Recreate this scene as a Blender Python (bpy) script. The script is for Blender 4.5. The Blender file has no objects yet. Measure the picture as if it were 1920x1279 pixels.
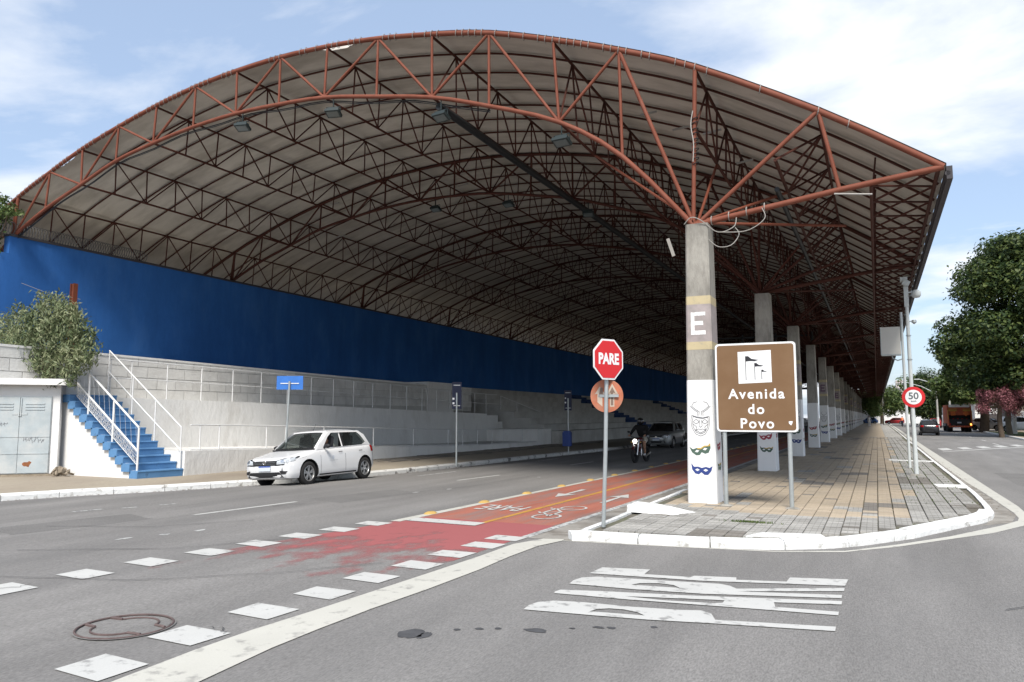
import bpy, bmesh, math, random
import numpy as np
from mathutils import Vector, Matrix, noise
from mathutils.geometry import tessellate_polygon
from mathutils.bvhtree import BVHTree

R = random.Random(7)
SC = bpy.context.scene
COL = SC.collection
rad = math.radians

# ------------------------------------------------------------------ camera
cam_d = bpy.data.cameras.new('camera')
cam = bpy.data.objects.new('camera', cam_d)
COL.objects.link(cam)
cam_d.sensor_width = 36.0
cam_d.lens = 36.0 * 1420 / 1920
cam_d.clip_start = 0.1
cam_d.clip_end = 3000
cam.location = (0, 0, 1.7)
cam.rotation_euler = (math.pi / 2 + 0.09897, 0, 0.44698)
SC.camera = cam

# ------------------------------------------------------------------ light, sky, exposure
SUN_EL, SUN_AZ = rad(50), rad(162)      # azimuth clockwise from +Y
wd = bpy.data.worlds.new('World')
SC.world = wd
wd.use_nodes = True
nt = wd.node_tree
nt.nodes.clear()
def wn(t, **k):
    n = nt.nodes.new(t)
    for a, b in k.items():
        setattr(n, a, b)
    return n
w_out = wn('ShaderNodeOutputWorld')
w_bg = wn('ShaderNodeBackground')
w_bg.inputs['Strength'].default_value = 0.10
sky = wn('ShaderNodeTexSky', sky_type='NISHITA', sun_disc=False)
sky.sun_elevation = SUN_EL
sky.sun_rotation = SUN_AZ
sky.air_density = 1.0
sky.dust_density = 1.5
sky.ozone_density = 1.5
tc = wn('ShaderNodeTexCoord')
sep = wn('ShaderNodeSeparateXYZ')
nt.links.new(tc.outputs['Generated'], sep.inputs[0])
zadd = wn('ShaderNodeMath', operation='ADD'); zadd.inputs[1].default_value = 0.16
zmax = wn('ShaderNodeMath', operation='MAXIMUM'); zmax.inputs[1].default_value = 0.05
nt.links.new(sep.outputs[2], zadd.inputs[0]); nt.links.new(zadd.outputs[0], zmax.inputs[0])
dx = wn('ShaderNodeMath', operation='DIVIDE'); dy = wn('ShaderNodeMath', operation='DIVIDE')
nt.links.new(sep.outputs[0], dx.inputs[0]); nt.links.new(zmax.outputs[0], dx.inputs[1])
nt.links.new(sep.outputs[1], dy.inputs[0]); nt.links.new(zmax.outputs[0], dy.inputs[1])
comb = wn('ShaderNodeCombineXYZ')
nt.links.new(dx.outputs[0], comb.inputs[0]); nt.links.new(dy.outputs[0], comb.inputs[1])
mp = wn('ShaderNodeMapping')
mp.inputs['Location'].default_value = (3.1, 1.7, 0.0)
mp.inputs['Rotation'].default_value = (0, 0, rad(35))
mp.inputs['Scale'].default_value = (0.62, 0.9, 1)
nt.links.new(comb.outputs[0], mp.inputs[0])
cn = wn('ShaderNodeTexNoise')
cn.inputs['Scale'].default_value = 1.5
cn.inputs['Detail'].default_value = 9
cn.inputs['Roughness'].default_value = 0.56
cn.inputs['Distortion'].default_value = 0.35
nt.links.new(mp.outputs[0], cn.inputs['Vector'])
cr = wn('ShaderNodeValToRGB')
cr.color_ramp.elements[0].position = 0.46; cr.color_ramp.elements[0].color = (0, 0, 0, 1)
cr.color_ramp.elements[1].position = 0.64; cr.color_ramp.elements[1].color = (1, 1, 1, 1)
nt.links.new(cn.outputs['Fac'], cr.inputs[0])
# inner shading of the clouds
cn2 = wn('ShaderNodeTexNoise')
cn2.inputs['Scale'].default_value = 3.4; cn2.inputs['Detail'].default_value = 6
nt.links.new(mp.outputs[0], cn2.inputs['Vector'])
crc = wn('ShaderNodeValToRGB')
crc.color_ramp.elements[0].position = 0.3; crc.color_ramp.elements[0].color = (4.7, 5.0, 5.5, 1)
crc.color_ramp.elements[1].position = 0.7; crc.color_ramp.elements[1].color = (6.3, 6.4, 6.5, 1)
nt.links.new(cn2.outputs['Fac'], crc.inputs[0])
# thin veil of high haze over the blue
veil = wn('ShaderNodeMixRGB'); veil.inputs[0].default_value = 0.5
veil.inputs[2].default_value = (3.3, 4.1, 5.4, 1)
nt.links.new(sky.outputs[0], veil.inputs[1])
mix = wn('ShaderNodeMixRGB')
nt.links.new(cr.outputs[0], mix.inputs[0]); nt.links.new(veil.outputs[0], mix.inputs[1]); nt.links.new(crc.outputs[0], mix.inputs[2])
nt.links.new(mix.outputs[0], w_bg.inputs[0]); nt.links.new(w_bg.outputs[0], w_out.inputs[0])

sun_d = bpy.data.lights.new('sun', 'SUN')
sun_d.energy = 2.4
sun_d.angle = rad(18)
sun_d.color = (1.0, 0.955, 0.88)
sun = bpy.data.objects.new('sun', sun_d)
COL.objects.link(sun)
_d = Vector((math.sin(SUN_AZ) * math.cos(SUN_EL), math.cos(SUN_AZ) * math.cos(SUN_EL), math.sin(SUN_EL)))
sun.rotation_euler = _d.to_track_quat('Z', 'Y').to_euler()

SC.view_settings.view_transform = 'Standard'
SC.view_settings.look = 'None'
SC.view_settings.gamma = 1.0
SC.view_settings.use_curve_mapping = False
SC.view_settings.exposure = 0.94
SC.render.engine = 'CYCLES'
SC.cycles.use_denoising = True
SC.cycles.max_bounces = 6
SC.cycles.diffuse_bounces = 1
SC.cycles.glossy_bounces = 3
SC.cycles.transparent_max_bounces = 8
SC.cycles.caustics_reflective = False
SC.cycles.caustics_refractive = False

# ------------------------------------------------------------------ materials
def _nodes(m):
    m.use_nodes = True
    t = m.node_tree
    return t, t.nodes['Principled BSDF']
def mat(name, col, rough=0.7, metal=0.0, var=0.12, scale=3.0, bump=0.0, bscale=30.0, fine=0.0, fscale=60.0,
        stain=None, stain_amt=0.0, stain_scale=0.8, stretch=(1, 1, 1), spec=0.3, coord='pos', rand=0.0,
        stain_lo=0.45, stain_hi=0.7, emit=None, emit_s=0.0, trans=0.0, coat=0.0, streak=None):
    """principled surface with broad and fine colour variation, stains and bump, all procedural"""
    m = bpy.data.materials.new(name)
    t, p = _nodes(m)
    N, Lk = t.nodes, t.links
    g = N.new('ShaderNodeNewGeometry') if coord == 'pos' else N.new('ShaderNodeTexCoord')
    src = g.outputs['Position'] if coord == 'pos' else g.outputs['Object']
    mpn = N.new('ShaderNodeMapping'); mpn.inputs['Scale'].default_value = stretch
    Lk.new(src, mpn.inputs[0])
    base = N.new('ShaderNodeRGB'); base.outputs[0].default_value = (*col, 1)
    cur = base.outputs[0]
    def noise_fac(sc, det=4, rough_=0.55, vec=mpn.outputs[0]):
        n = N.new('ShaderNodeTexNoise'); n.inputs['Scale'].default_value = sc
        n.inputs['Detail'].default_value = det; n.inputs['Roughness'].default_value = rough_
        Lk.new(vec, n.inputs['Vector']); return n.outputs['Fac']
    def ramp(f, a, b, ca, cb):
        r_ = N.new('ShaderNodeMapRange'); r_.inputs['From Min'].default_value = a; r_.inputs['From Max'].default_value = b
        r_.inputs['To Min'].default_value = ca; r_.inputs['To Max'].default_value = cb
        Lk.new(f, r_.inputs['Value']); return r_.outputs[0]
    def mulv(c, f):
        h = N.new('ShaderNodeVectorMath'); h.operation = 'SCALE'
        Lk.new(c, h.inputs[0]); Lk.new(f, h.inputs['Scale']); return h.outputs[0]
    if var: cur = mulv(cur, ramp(noise_fac(scale), 0.25, 0.75, 1 - var, 1 + var))
    if fine: cur = mulv(cur, ramp(noise_fac(fscale, 2, 0.7), 0.2, 0.8, 1 - fine, 1 + fine))
    if streak:
        m2 = N.new('ShaderNodeMapping'); m2.inputs['Scale'].default_value = streak[:3]; Lk.new(src, m2.inputs[0])
        cur = mulv(cur, ramp(noise_fac(1.0, 6, 0.6, m2.outputs[0]), 0.35, 0.65, 1 - streak[3], 1 + streak[3] * .5))
    if rand:
        oi = N.new('ShaderNodeObjectInfo'); cur = mulv(cur, ramp(oi.outputs['Random'], 0, 1, 1 - rand, 1 + rand))
    if stain:
        mx = N.new('ShaderNodeMixRGB'); mx.inputs[2].default_value = (*stain, 1)
        Lk.new(ramp(noise_fac(stain_scale, 7, 0.62), stain_lo, stain_hi, 0, stain_amt), mx.inputs[0])
        Lk.new(cur, mx.inputs[1]); cur = mx.outputs[0]
    Lk.new(cur, p.inputs['Base Color'])
    p.inputs['Roughness'].default_value = rough
    p.inputs['Metallic'].default_value = metal
    p.inputs['Specular IOR Level'].default_value = spec
    if coat:
        p.inputs['Coat Weight'].default_value = coat; p.inputs['Coat Roughness'].default_value = 0.05
    if bump:
        b = N.new('ShaderNodeBump'); b.inputs['Strength'].default_value = bump; b.inputs['Distance'].default_value = 0.02
        Lk.new(noise_fac(bscale, 5, 0.6), b.inputs['Height']); Lk.new(b.outputs[0], p.inputs['Normal'])
    if emit:
        p.inputs['Emission Color'].default_value = (*emit, 1); p.inputs['Emission Strength'].default_value = emit_s
    if trans:
        o = N['Material Output']; tr = N.new('ShaderNodeBsdfTranslucent'); ms = N.new('ShaderNodeMixShader')
        ms.inputs[0].default_value = trans; Lk.new(cur, tr.inputs[0]); Lk.new(p.outputs[0], ms.inputs[1]); Lk.new(tr.outputs[0], ms.inputs[2])
        Lk.new(ms.outputs[0], o.inputs[0])
    return m

M = {}
M['asphalt'] = mat('asphalt', (0.232, 0.222, 0.211), 0.9, var=0.12, scale=0.35, bump=0.7, bscale=60, fine=0.36, fscale=48, streak=(1.2, .12, 1, .14), stain=(0.148, 0.144, 0.140), stain_amt=0.5, stain_scale=0.28, stretch=(1.5, 0.45, 1))
M['lane_white'] = mat('road paint white', (0.52, 0.515, 0.49), 0.7, var=0.05, scale=2, fine=0.06, fscale=70, stain=(0.25, 0.245, 0.235), stain_amt=0.85, stain_scale=7, stain_lo=0.56, stain_hi=0.66)
M['lane_cream'] = mat('road paint cream', (0.52, 0.505, 0.45), 0.7, var=0.05, scale=2, fine=0.06, fscale=70, stain=(0.27, 0.26, 0.24), stain_amt=0.8, stain_scale=6, stain_lo=0.57, stain_hi=0.68)
M['worn_white'] = mat('worn road paint', (0.5, 0.5, 0.48), 0.8, var=0.1, scale=5, stain=(0.17, 0.17, 0.17), stain_amt=0.95, stain_scale=14, stain_lo=0.46, stain_hi=0.6)
M['yellow_paint'] = mat('road paint yellow', (0.50, 0.27, 0.06), 0.7, var=0.1, scale=4, stain=(0.3, 0.12, 0.08), stain_amt=0.6, stain_scale=6, stain_lo=0.5, stain_hi=0.7)
M['yellow_stud'] = mat('yellow stud', (0.55, 0.36, 0.12), 0.5, var=0.15, scale=9)
M['red_lane'] = mat('red lane paint', (0.37, 0.135, 0.095), 0.8, var=0.16, scale=1.2, fine=0.12, fscale=90, stain=(0.24, 0.18, 0.165), stain_amt=0.85, stain_scale=1.3, stretch=(2.4, 0.35, 1), stain_lo=0.46, stain_hi=0.66, bump=0.3, bscale=90)
M['concrete_gutter'] = mat('gutter concrete', (0.30, 0.28, 0.25), 0.9, var=0.25, scale=2.5, bump=0.5, bscale=30, fine=0.15, stain=(0.12, 0.10, 0.08), stain_amt=0.8, stain_scale=2)
M['kerb_white'] = mat('whitewashed kerb', (0.78, 0.78, 0.76), 0.85, var=0.06, scale=4, bump=0.9, bscale=12, stain=(0.33, 0.31, 0.28), stain_amt=0.8, stain_scale=5, stain_lo=0.55, stain_hi=0.66, spec=0.1)
M['kerb_dirty'] = mat('dirty white kerb', (0.66, 0.65, 0.62), 0.9, var=0.1, scale=3, bump=0.6, bscale=14, stain=(0.10, 0.09, 0.08), stain_amt=0.9, stain_scale=3.2, stain_lo=0.55, stain_hi=0.66)
M['tile_tan'] = mat('tan paving tile', (0.45, 0.37, 0.275), 0.85, var=0.08, scale=1.2, rand=0.13, fine=0.1, fscale=40, bump=0.3, bscale=50, stain=(0.26, 0.23, 0.19), stain_amt=0.45, stain_scale=1.0)
M['tile_grey'] = mat('grey paving tile', (0.42, 0.405, 0.375), 0.88, var=0.12, scale=1.5, rand=0.15, fine=0.14, fscale=35, bump=0.5, bscale=45, stain=(0.22, 0.21, 0.19), stain_amt=0.6, stain_scale=1.6)
M['tile_dark'] = mat('dark paving tile', (0.235, 0.215, 0.19), 0.88, var=0.12, scale=1.5, rand=0.18, fine=0.12, bump=0.4, bscale=45)
M['joint'] = mat('joint sand', (0.15, 0.135, 0.11), 0.95, var=0.25, scale=3, fine=0.2, stain=(0.10, 0.13, 0.05), stain_amt=0.7, stain_scale=0.9)
M['side_tan'] = mat('left walk tiles', (0.37, 0.32, 0.25), 0.9, var=0.12, scale=1.0, fine=0.12, fscale=20, stain=(0.24, 0.20, 0.16), stain_amt=0.8, stain_scale=0.5, stretch=(1, 0.5, 1), bump=0.3)
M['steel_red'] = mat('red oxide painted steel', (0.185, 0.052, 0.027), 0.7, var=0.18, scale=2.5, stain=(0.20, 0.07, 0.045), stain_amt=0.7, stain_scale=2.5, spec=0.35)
M['steel_shaded'] = mat('dull shaded red oxide steel', (0.075, 0.025, 0.017), 0.7, var=0.2, scale=2.0, stain=(0.07, 0.03, 0.022), stain_amt=0.6, stain_scale=1.5, spec=0.2)  # duller inner red steel, with the canopy's shade put into the colour
M['membrane'] = mat('roof sheet', (0.55, 0.51, 0.45), 0.85, var=0.12, scale=0.5, fine=0.03, fscale=8, stain=(0.26, 0.23, 0.19), stain_amt=0.65, stain_scale=0.7, stretch=(0.5, 2.0, 1), spec=0.1)
M['sheet_edge'] = mat('dark sheet edge', (0.06, 0.055, 0.06), 0.7)
M['black_pipe'] = mat('black pipe', (0.02, 0.022, 0.024), 0.5)
M['col_conc'] = mat('column concrete', (0.36, 0.34, 0.30), 0.9, var=0.2, scale=2.2, bump=0.6, bscale=25, fine=0.12, fscale=30, stain=(0.13, 0.12, 0.105), stain_amt=0.9, stain_scale=2.4, stretch=(1, 1, 0.35), coord='obj', rand=0.08)
M['col_white'] = mat('column whitewash', (0.80, 0.80, 0.79), 0.85, var=0.03, scale=3, bump=0.25, bscale=20, stain=(0.60, 0.58, 0.55), stain_amt=0.5, stain_scale=3, coord='obj', spec=0.15, stain_lo=0.6, stain_hi=0.8)
M['col_yellow'] = mat('faded yellow band', (0.50, 0.42, 0.26), 0.85, var=0.08, scale=5, stain=(0.35, 0.31, 0.24), stain_amt=0.7, stain_scale=9, coord='obj', stain_lo=0.55, stain_hi=0.7)
M['col_pink'] = mat('faded panel', (0.36, 0.31, 0.30), 0.88, var=0.15, scale=5, stain=(0.25, 0.24, 0.22), stain_amt=0.7, stain_scale=6, coord='obj')
M['letter_white'] = mat('stencil white', (0.78, 0.77, 0.75), 0.85, var=0.08, scale=9, stain=(0.36, 0.33, 0.31), stain_amt=0.9, stain_scale=22, coord='obj', stain_lo=0.55, stain_hi=0.62)
M['letter_plum'] = mat('stencil plum', (0.16, 0.09, 0.14), 0.85, var=0.1)
M['mask_blue'] = mat('mask blue', (0.035, 0.06, 0.22), 0.7, var=0.15, scale=12)
M['mask_green'] = mat('mask green', (0.08, 0.13, 0.10), 0.7, var=0.15, scale=12)
M['mask_gold'] = mat('mask gold', (0.55, 0.38, 0.10), 0.7, var=0.15, scale=12)
M['mask_red'] = mat('mask red', (0.32, 0.05, 0.07), 0.7, var=0.15, scale=12)
M['ink'] = mat('thin black paint', (0.13, 0.13, 0.14), 0.7, var=0)
M['blue_wall'] = mat('blue wall paint', (0.038, 0.150, 0.45), 0.8, var=0.14, scale=0.9, fine=0.06, fscale=12, bump=0.35, bscale=8, streak=(.2, .9, .08, .10), stain=(0.085, 0.21, 0.48), stain_amt=0.5, stain_scale=0.9, stain_lo=0.5, stain_hi=0.75, spec=0.15, stretch=(1, .8, .35))
M['blue_col'] = mat('pale blue column paint', (0.20, 0.38, 0.60), 0.85, var=0.12, scale=1.5, stain=(0.42, 0.52, 0.60), stain_amt=0.6, stain_scale=1.2)
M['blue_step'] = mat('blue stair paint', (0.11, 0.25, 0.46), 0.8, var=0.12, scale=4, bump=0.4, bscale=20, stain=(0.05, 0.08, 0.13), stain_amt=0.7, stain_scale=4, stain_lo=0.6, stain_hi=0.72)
M['white_wall'] = mat('whitewashed wall', (0.84, 0.83, 0.805), 0.9, var=0.05, scale=1.2, bump=0.9, bscale=7, stain=(0.56, 0.53, 0.48), stain_amt=0.5, stain_scale=1.6, spec=0.1, stain_lo=0.52, stain_hi=0.75, stretch=(1, .8, .45))
M['block_wall'] = mat('greyish whitewashed blocks', (0.76, 0.75, 0.72), 0.9, var=0.08, scale=1.5, bump=0.6, bscale=9, stain=(0.55, 0.53, 0.50), stain_amt=0.5, stain_scale=1.4, spec=0.1, rand=0.04)
M['bleacher'] = mat('bleacher white', (0.56, 0.55, 0.52), 0.9, var=0.1, scale=0.8, bump=0.4, bscale=9, stain=(0.34, 0.32, 0.29), stain_amt=0.6, stain_scale=0.9)
M['mortar'] = mat('mortar', (0.58, 0.57, 0.54), 0.95, var=0.1)
M['rail_white'] = mat('white painted tube', (0.74, 0.74, 0.73), 0.5, var=0.05, scale=6, stain=(0.35, 0.25, 0.2), stain_amt=0.6, stain_scale=8, stain_lo=0.62, stain_hi=0.72)
M['galv'] = mat('galvanised steel', (0.42, 0.45, 0.45), 0.45, metal=0.5, var=0.1, scale=5, spec=0.4)
M['galv_light'] = mat('pale grey paint', (0.55, 0.58, 0.57), 0.5, var=0.06, scale=5)
M['box_cream'] = mat('cream cabinet', (0.62, 0.60, 0.55), 0.55, var=0.04, scale=3)
M['sign_red'] = mat('sign red', (0.60, 0.025, 0.03), 0.4, var=0.03)
M['sign_white'] = mat('sign white', (0.80, 0.80, 0.80), 0.4, var=0.03)
M['sign_black'] = mat('sign black', (0.03, 0.03, 0.035), 0.5, var=0)
M['sign_grey'] = mat('sign grey digits', (0.12, 0.14, 0.15), 0.5, var=0)
M['sign_brown'] = mat('sign brown', (0.185, 0.105, 0.052), 0.42, var=0.06, scale=2, stain=(0.22, 0.14, 0.08), stain_amt=0.4, stain_scale=2)
M['sign_blue'] = mat('sign blue', (0.045, 0.17, 0.52), 0.5, var=0.1, scale=4)
M['sign_navy'] = mat('sign navy', (0.018, 0.022, 0.05), 0.5, var=0.1)
M['sign_faded'] = mat('faded terracotta disc', (0.46, 0.155, 0.085), 0.7, var=0.2, scale=5, stain=(0.34, 0.22, 0.16), stain_amt=0.7, stain_scale=7)
M['sign_faded_lt'] = mat('bare disc patch', (0.50, 0.42, 0.34), 0.7, var=0.15, scale=8)
M['sign_faded_dk'] = mat('disc arrow', (0.20, 0.14, 0.11), 0.7, var=0.15, scale=8)
M['house_white'] = mat('stucco white', (0.78, 0.775, 0.76), 0.9, var=0.04, scale=1.3, bump=0.4, bscale=12, stain=(0.56, 0.53, 0.48), stain_amt=0.5, stain_scale=1.2, stain_lo=0.55, stain_hi=0.8)
M['gate_grey'] = mat('pale blue-grey metal door', (0.42, 0.47, 0.49), 0.6, var=0.12, scale=2.2, stain=(0.55, 0.56, 0.55), stain_amt=0.8, stain_scale=2.5, bump=0.2, bscale=8)
M['rust'] = mat('rust patch', (0.28, 0.11, 0.05), 0.9, var=0.3, scale=14)
M['graffiti'] = mat('faint grey graffiti', (0.22, 0.23, 0.25), 0.8, var=0.1)
M['dirt'] = mat('dirt and rubble', (0.30, 0.25, 0.19), 0.95, var=0.3, scale=6, bump=0.8, bscale=20)
M['dark_void'] = mat('dark interior', (0.02, 0.02, 0.02), 0.9, var=0)
M['stain_dark'] = mat('oil stain', (0.072, 0.072, 0.075), 0.8, var=0.3, scale=6, fine=0.2, fscale=100)
M['crack'] = mat('crack', (0.04, 0.04, 0.04), 0.95, var=0)
M['iron'] = mat('rusty cast iron', (0.12, 0.085, 0.08), 0.7, var=0.25, scale=9, bump=0.4, bscale=60)
M['car_white'] = mat('white car paint', (0.80, 0.80, 0.80), 0.3, var=0.0, coat=0.6, spec=0.4, coord='obj')
M['car_silver'] = mat('silver car paint', (0.27, 0.28, 0.28), 0.32, metal=0.5, var=0.0, coat=0.5, coord='obj')
M['car_black'] = mat('black car paint', (0.015, 0.016, 0.02), 0.25, var=0.0, coat=0.8, coord='obj')
M['car_red'] = mat('red car paint', (0.35, 0.02, 0.025), 0.3, var=0.0, coat=0.6, coord='obj')
M['car_blue'] = mat('blue car paint', (0.06, 0.13, 0.30), 0.3, var=0.0, coat=0.6, coord='obj')
M['tyre'] = mat('tyre rubber', (0.028, 0.027, 0.027), 0.85, var=0.1, scale=20, coord='obj')
M['rim'] = mat('alloy rim', (0.50, 0.50, 0.50), 0.32, metal=0.8, var=0.0, coord='obj')
M['trim'] = mat('black plastic trim', (0.022, 0.022, 0.024), 0.55, var=0.0, coord='obj')
M['seat_cloth'] = mat('dark seat cloth', (0.05, 0.05, 0.055), 0.9, var=0.1, coord='obj')
M['lamp_glass'] = mat('clear lamp', (0.50, 0.53, 0.56), 0.12, var=0.0, spec=0.6, coord='obj')
M['lamp_red'] = mat('red lamp', (0.40, 0.01, 0.01), 0.2, var=0.0, coord='obj')
M['lamp_on'] = mat('lit headlamp', (0.9, 0.9, 0.85), 0.3, var=0.0, emit=(1, 0.97, 0.88), emit_s=3.0, coord='obj')
M['lamp_amber'] = mat('lit amber lamp', (0.9, 0.45, 0.1), 0.3, var=0.0, emit=(1, 0.45, 0.08), emit_s=2.0, coord='obj')
M['plate'] = mat('number plate', (0.62, 0.66, 0.72), 0.5, var=0.0, coord='obj')
M['plate_blue'] = mat('plate blue strip', (0.04, 0.09, 0.38), 0.5, var=0.0, coord='obj')
M['chrome'] = mat('chrome', (0.7, 0.7, 0.7), 0.15, metal=1.0, var=0.0, coord='obj')
M['skin'] = mat('skin', (0.36, 0.20, 0.13), 0.6, var=0.05, coord='obj')
M['hair'] = mat('dark hair', (0.02, 0.015, 0.012), 0.8, var=0.0, coord='obj')
M['cloth_black'] = mat('black jacket', (0.010, 0.010, 0.010), 0.85, var=0.1, coord='obj')
M['cloth_beige'] = mat('pale shorts', (0.50, 0.46, 0.38), 0.9, var=0.1, coord='obj')
M['cloth_white'] = mat('white clothes', (0.72, 0.71, 0.70), 0.9, var=0.05, coord='obj')
M['cloth_orange'] = mat('orange vest', (0.75, 0.20, 0.06), 0.8, var=0.05, coord='obj')
M['cloth_navy'] = mat('navy trousers', (0.03, 0.04, 0.08), 0.9, var=0.05, coord='obj')
M['shoe'] = mat('pale shoe', (0.6, 0.6, 0.6), 0.8, var=0.0, coord='obj')
M['helmet'] = mat('black helmet', (0.010, 0.010, 0.011), 0.15, var=0.0, coat=0.8, coord='obj')
M['moto_red'] = mat('dark red tank', (0.09, 0.012, 0.014), 0.3, var=0.0, coat=0.6, coord='obj')
M['engine'] = mat('engine alloy', (0.30, 0.30, 0.30), 0.4, metal=0.7, var=0.1, coord='obj')
M['truck_orange'] = mat('truck orange', (0.62, 0.13, 0.055), 0.55, var=0.1, scale=3, stain=(0.2, 0.06, 0.04), stain_amt=0.6, stain_scale=2, coord='obj')
M['truck_yellow'] = mat('truck yellow', (0.60, 0.42, 0.08), 0.55, var=0.1, scale=3, coord='obj')
M['trunk'] = mat('bark', (0.10, 0.075, 0.055), 0.95, var=0.25, scale=5, bump=0.9, bscale=12)
M['trunk_pale'] = mat('pale bark', (0.20, 0.165, 0.12), 0.95, var=0.25, scale=5, bump=0.9, bscale=12)
M['lime_trunk'] = mat('limewashed base', (0.68, 0.67, 0.64), 0.9, var=0.06)
M['post_conc'] = mat('concrete pole', (0.36, 0.345, 0.315), 0.9, var=0.1, scale=2)
M['hazed_tower'] = mat('hazed tower', (0.60, 0.53, 0.51), 0.9, var=0.08, scale=0.1)  # distance haze is mixed into this paler wall colour
M['far_glass'] = mat('far window', (0.30, 0.31, 0.33), 0.4, var=0.0)
M['house_tan'] = mat('tan house wall', (0.26, 0.22, 0.19), 0.9, var=0.15, scale=0.6)
M['roof_tile'] = mat('clay roof', (0.22, 0.09, 0.055), 0.9, var=0.2, scale=2)
M['grass'] = mat('verge grass', (0.07, 0.10, 0.03), 0.95, var=0.3, scale=3, bump=0.5)
M['flood'] = mat('floodlight body', (0.025, 0.035, 0.035), 0.5, var=0.05)
M['flood_glass'] = mat('floodlight glass', (0.10, 0.12, 0.12), 0.1, var=0.0, spec=0.6)
M['cable_white'] = mat('pale cable', (0.36, 0.34, 0.31), 0.6, var=0.1)
M['plastic_blue'] = mat('blue plastic bin', (0.03, 0.06, 0.22), 0.5, var=0.05)
M['wire'] = mat('razor wire', (0.20, 0.20, 0.20), 0.5, metal=0.6, var=0.1)

def groove(m, amt=.25, pitch=.25 / 3, ox=4.05, oy=10.6, wx=.10, wy=.22):
    t = m.node_tree; N, Lk = t.nodes, t.links; p = N['Principled BSDF']; src = p.inputs['Base Color'].links[0].from_socket
    g = N.new('ShaderNodeNewGeometry'); s_ = N.new('ShaderNodeSeparateXYZ'); Lk.new(g.outputs['Position'], s_.inputs[0]); o = []
    for ax, off, w in ((0, ox, wx), (1, -oy, wy)):
        a = N.new('ShaderNodeMath'); a.operation = 'MULTIPLY_ADD'; a.inputs[1].default_value = 1 / pitch; a.inputs[2].default_value = off / pitch + 200; Lk.new(s_.outputs[ax], a.inputs[0])
        f = N.new('ShaderNodeMath'); f.operation = 'FRACT'; Lk.new(a.outputs[0], f.inputs[0])
        c = N.new('ShaderNodeMath'); c.operation = 'LESS_THAN'; c.inputs[1].default_value = w; Lk.new(f.outputs[0], c.inputs[0]); o.append(c)
    mx = N.new('ShaderNodeMath'); mx.operation = 'MAXIMUM'; Lk.new(o[0].outputs[0], mx.inputs[0]); Lk.new(o[1].outputs[0], mx.inputs[1])
    k = N.new('ShaderNodeMath'); k.operation = 'MULTIPLY_ADD'; k.inputs[1].default_value = -amt; k.inputs[2].default_value = 1; Lk.new(mx.outputs[0], k.inputs[0])
    v = N.new('ShaderNodeVectorMath'); v.operation = 'SCALE'; Lk.new(src, v.inputs[0]); Lk.new(k.outputs[0], v.inputs['Scale']); Lk.new(v.outputs[0], p.inputs['Base Color'])
groove(M['tile_grey'], .42); groove(M['tile_dark'], .3); groove(M['tile_tan'], .12)
def leaf_mat(name, c1, c2, c3):
    m = bpy.data.materials.new(name)
    t, p = _nodes(m); N, Lk = t.nodes, t.links
    g = N.new('ShaderNodeNewGeometry')
    n = N.new('ShaderNodeTexNoise'); n.inputs['Scale'].default_value = 1.1; n.inputs['Detail'].default_value = 3
    Lk.new(g.outputs['Position'], n.inputs['Vector'])
    add = N.new('ShaderNodeMath'); add.operation = 'MULTIPLY_ADD'
    add.inputs[1].default_value = 0.55; Lk.new(g.outputs['Random Per Island'], add.inputs[0]); Lk.new(n.outputs['Fac'], add.inputs[2])
    cr_ = N.new('ShaderNodeValToRGB'); e = cr_.color_ramp.elements
    e[0].position = 0.4; e[0].color = (*c1, 1); e[1].position = 1.0; e[1].color = (*c3, 1)
    k = e.new(0.72); k.color = (*c2, 1)
    Lk.new(add.outputs[0], cr_.inputs[0]); Lk.new(cr_.outputs[0], p.inputs['Base Color'])
    p.inputs['Roughness'].default_value = 0.55; p.inputs['Specular IOR Level'].default_value = 0.3
    o = N['Material Output']; tr = N.new('ShaderNodeBsdfTranslucent'); ms = N.new('ShaderNodeMixShader')
    ms.inputs[0].default_value = 0.25
    Lk.new(cr_.outputs[0], tr.inputs[0]); Lk.new(p.outputs[0], ms.inputs[1]); Lk.new(tr.outputs[0], ms.inputs[2]); Lk.new(ms.outputs[0], o.inputs[0])
    return m
M['leaf_dark'] = leaf_mat('dark leaves', (0.016, 0.034, 0.012), (0.034, 0.062, 0.018), (0.105, 0.135, 0.035))
M['leaf_mid'] = leaf_mat('mid leaves', (0.04, 0.075, 0.02), (0.075, 0.12, 0.035), (0.16, 0.20, 0.06))
M['leaf_olive'] = leaf_mat('olive leaves', (0.07, 0.10, 0.045), (0.15, 0.19, 0.09), (0.27, 0.29, 0.16))
M['leaf_pink'] = leaf_mat('pink blossom and leaves', (0.08, 0.05, 0.035), (0.20, 0.07, 0.075), (0.38, 0.15, 0.18))
def glass_mat(name, tint, op):
    m = bpy.data.materials.new(name); t, p = _nodes(m); N, Lk = t.nodes, t.links
    p.inputs['Base Color'].default_value = (*tint, 1); p.inputs['Roughness'].default_value = 0.04
    p.inputs['Specular IOR Level'].default_value = 0.6
    o = N['Material Output']; tr = N.new('ShaderNodeBsdfTransparent'); tr.inputs[0].default_value = (0.75, 0.8, 0.78, 1)
    ms = N.new('ShaderNodeMixShader'); ms.inputs[0].default_value = op
    Lk.new(tr.outputs[0], ms.inputs[1]); Lk.new(p.outputs[0], ms.inputs[2]); Lk.new(ms.outputs[0], o.inputs[0])
    return m
M['glass'] = glass_mat('car window', (0.03, 0.035, 0.035), 0.45)
M['glass_dark'] = glass_mat('tinted car window', (0.012, 0.013, 0.015), 0.88)
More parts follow.
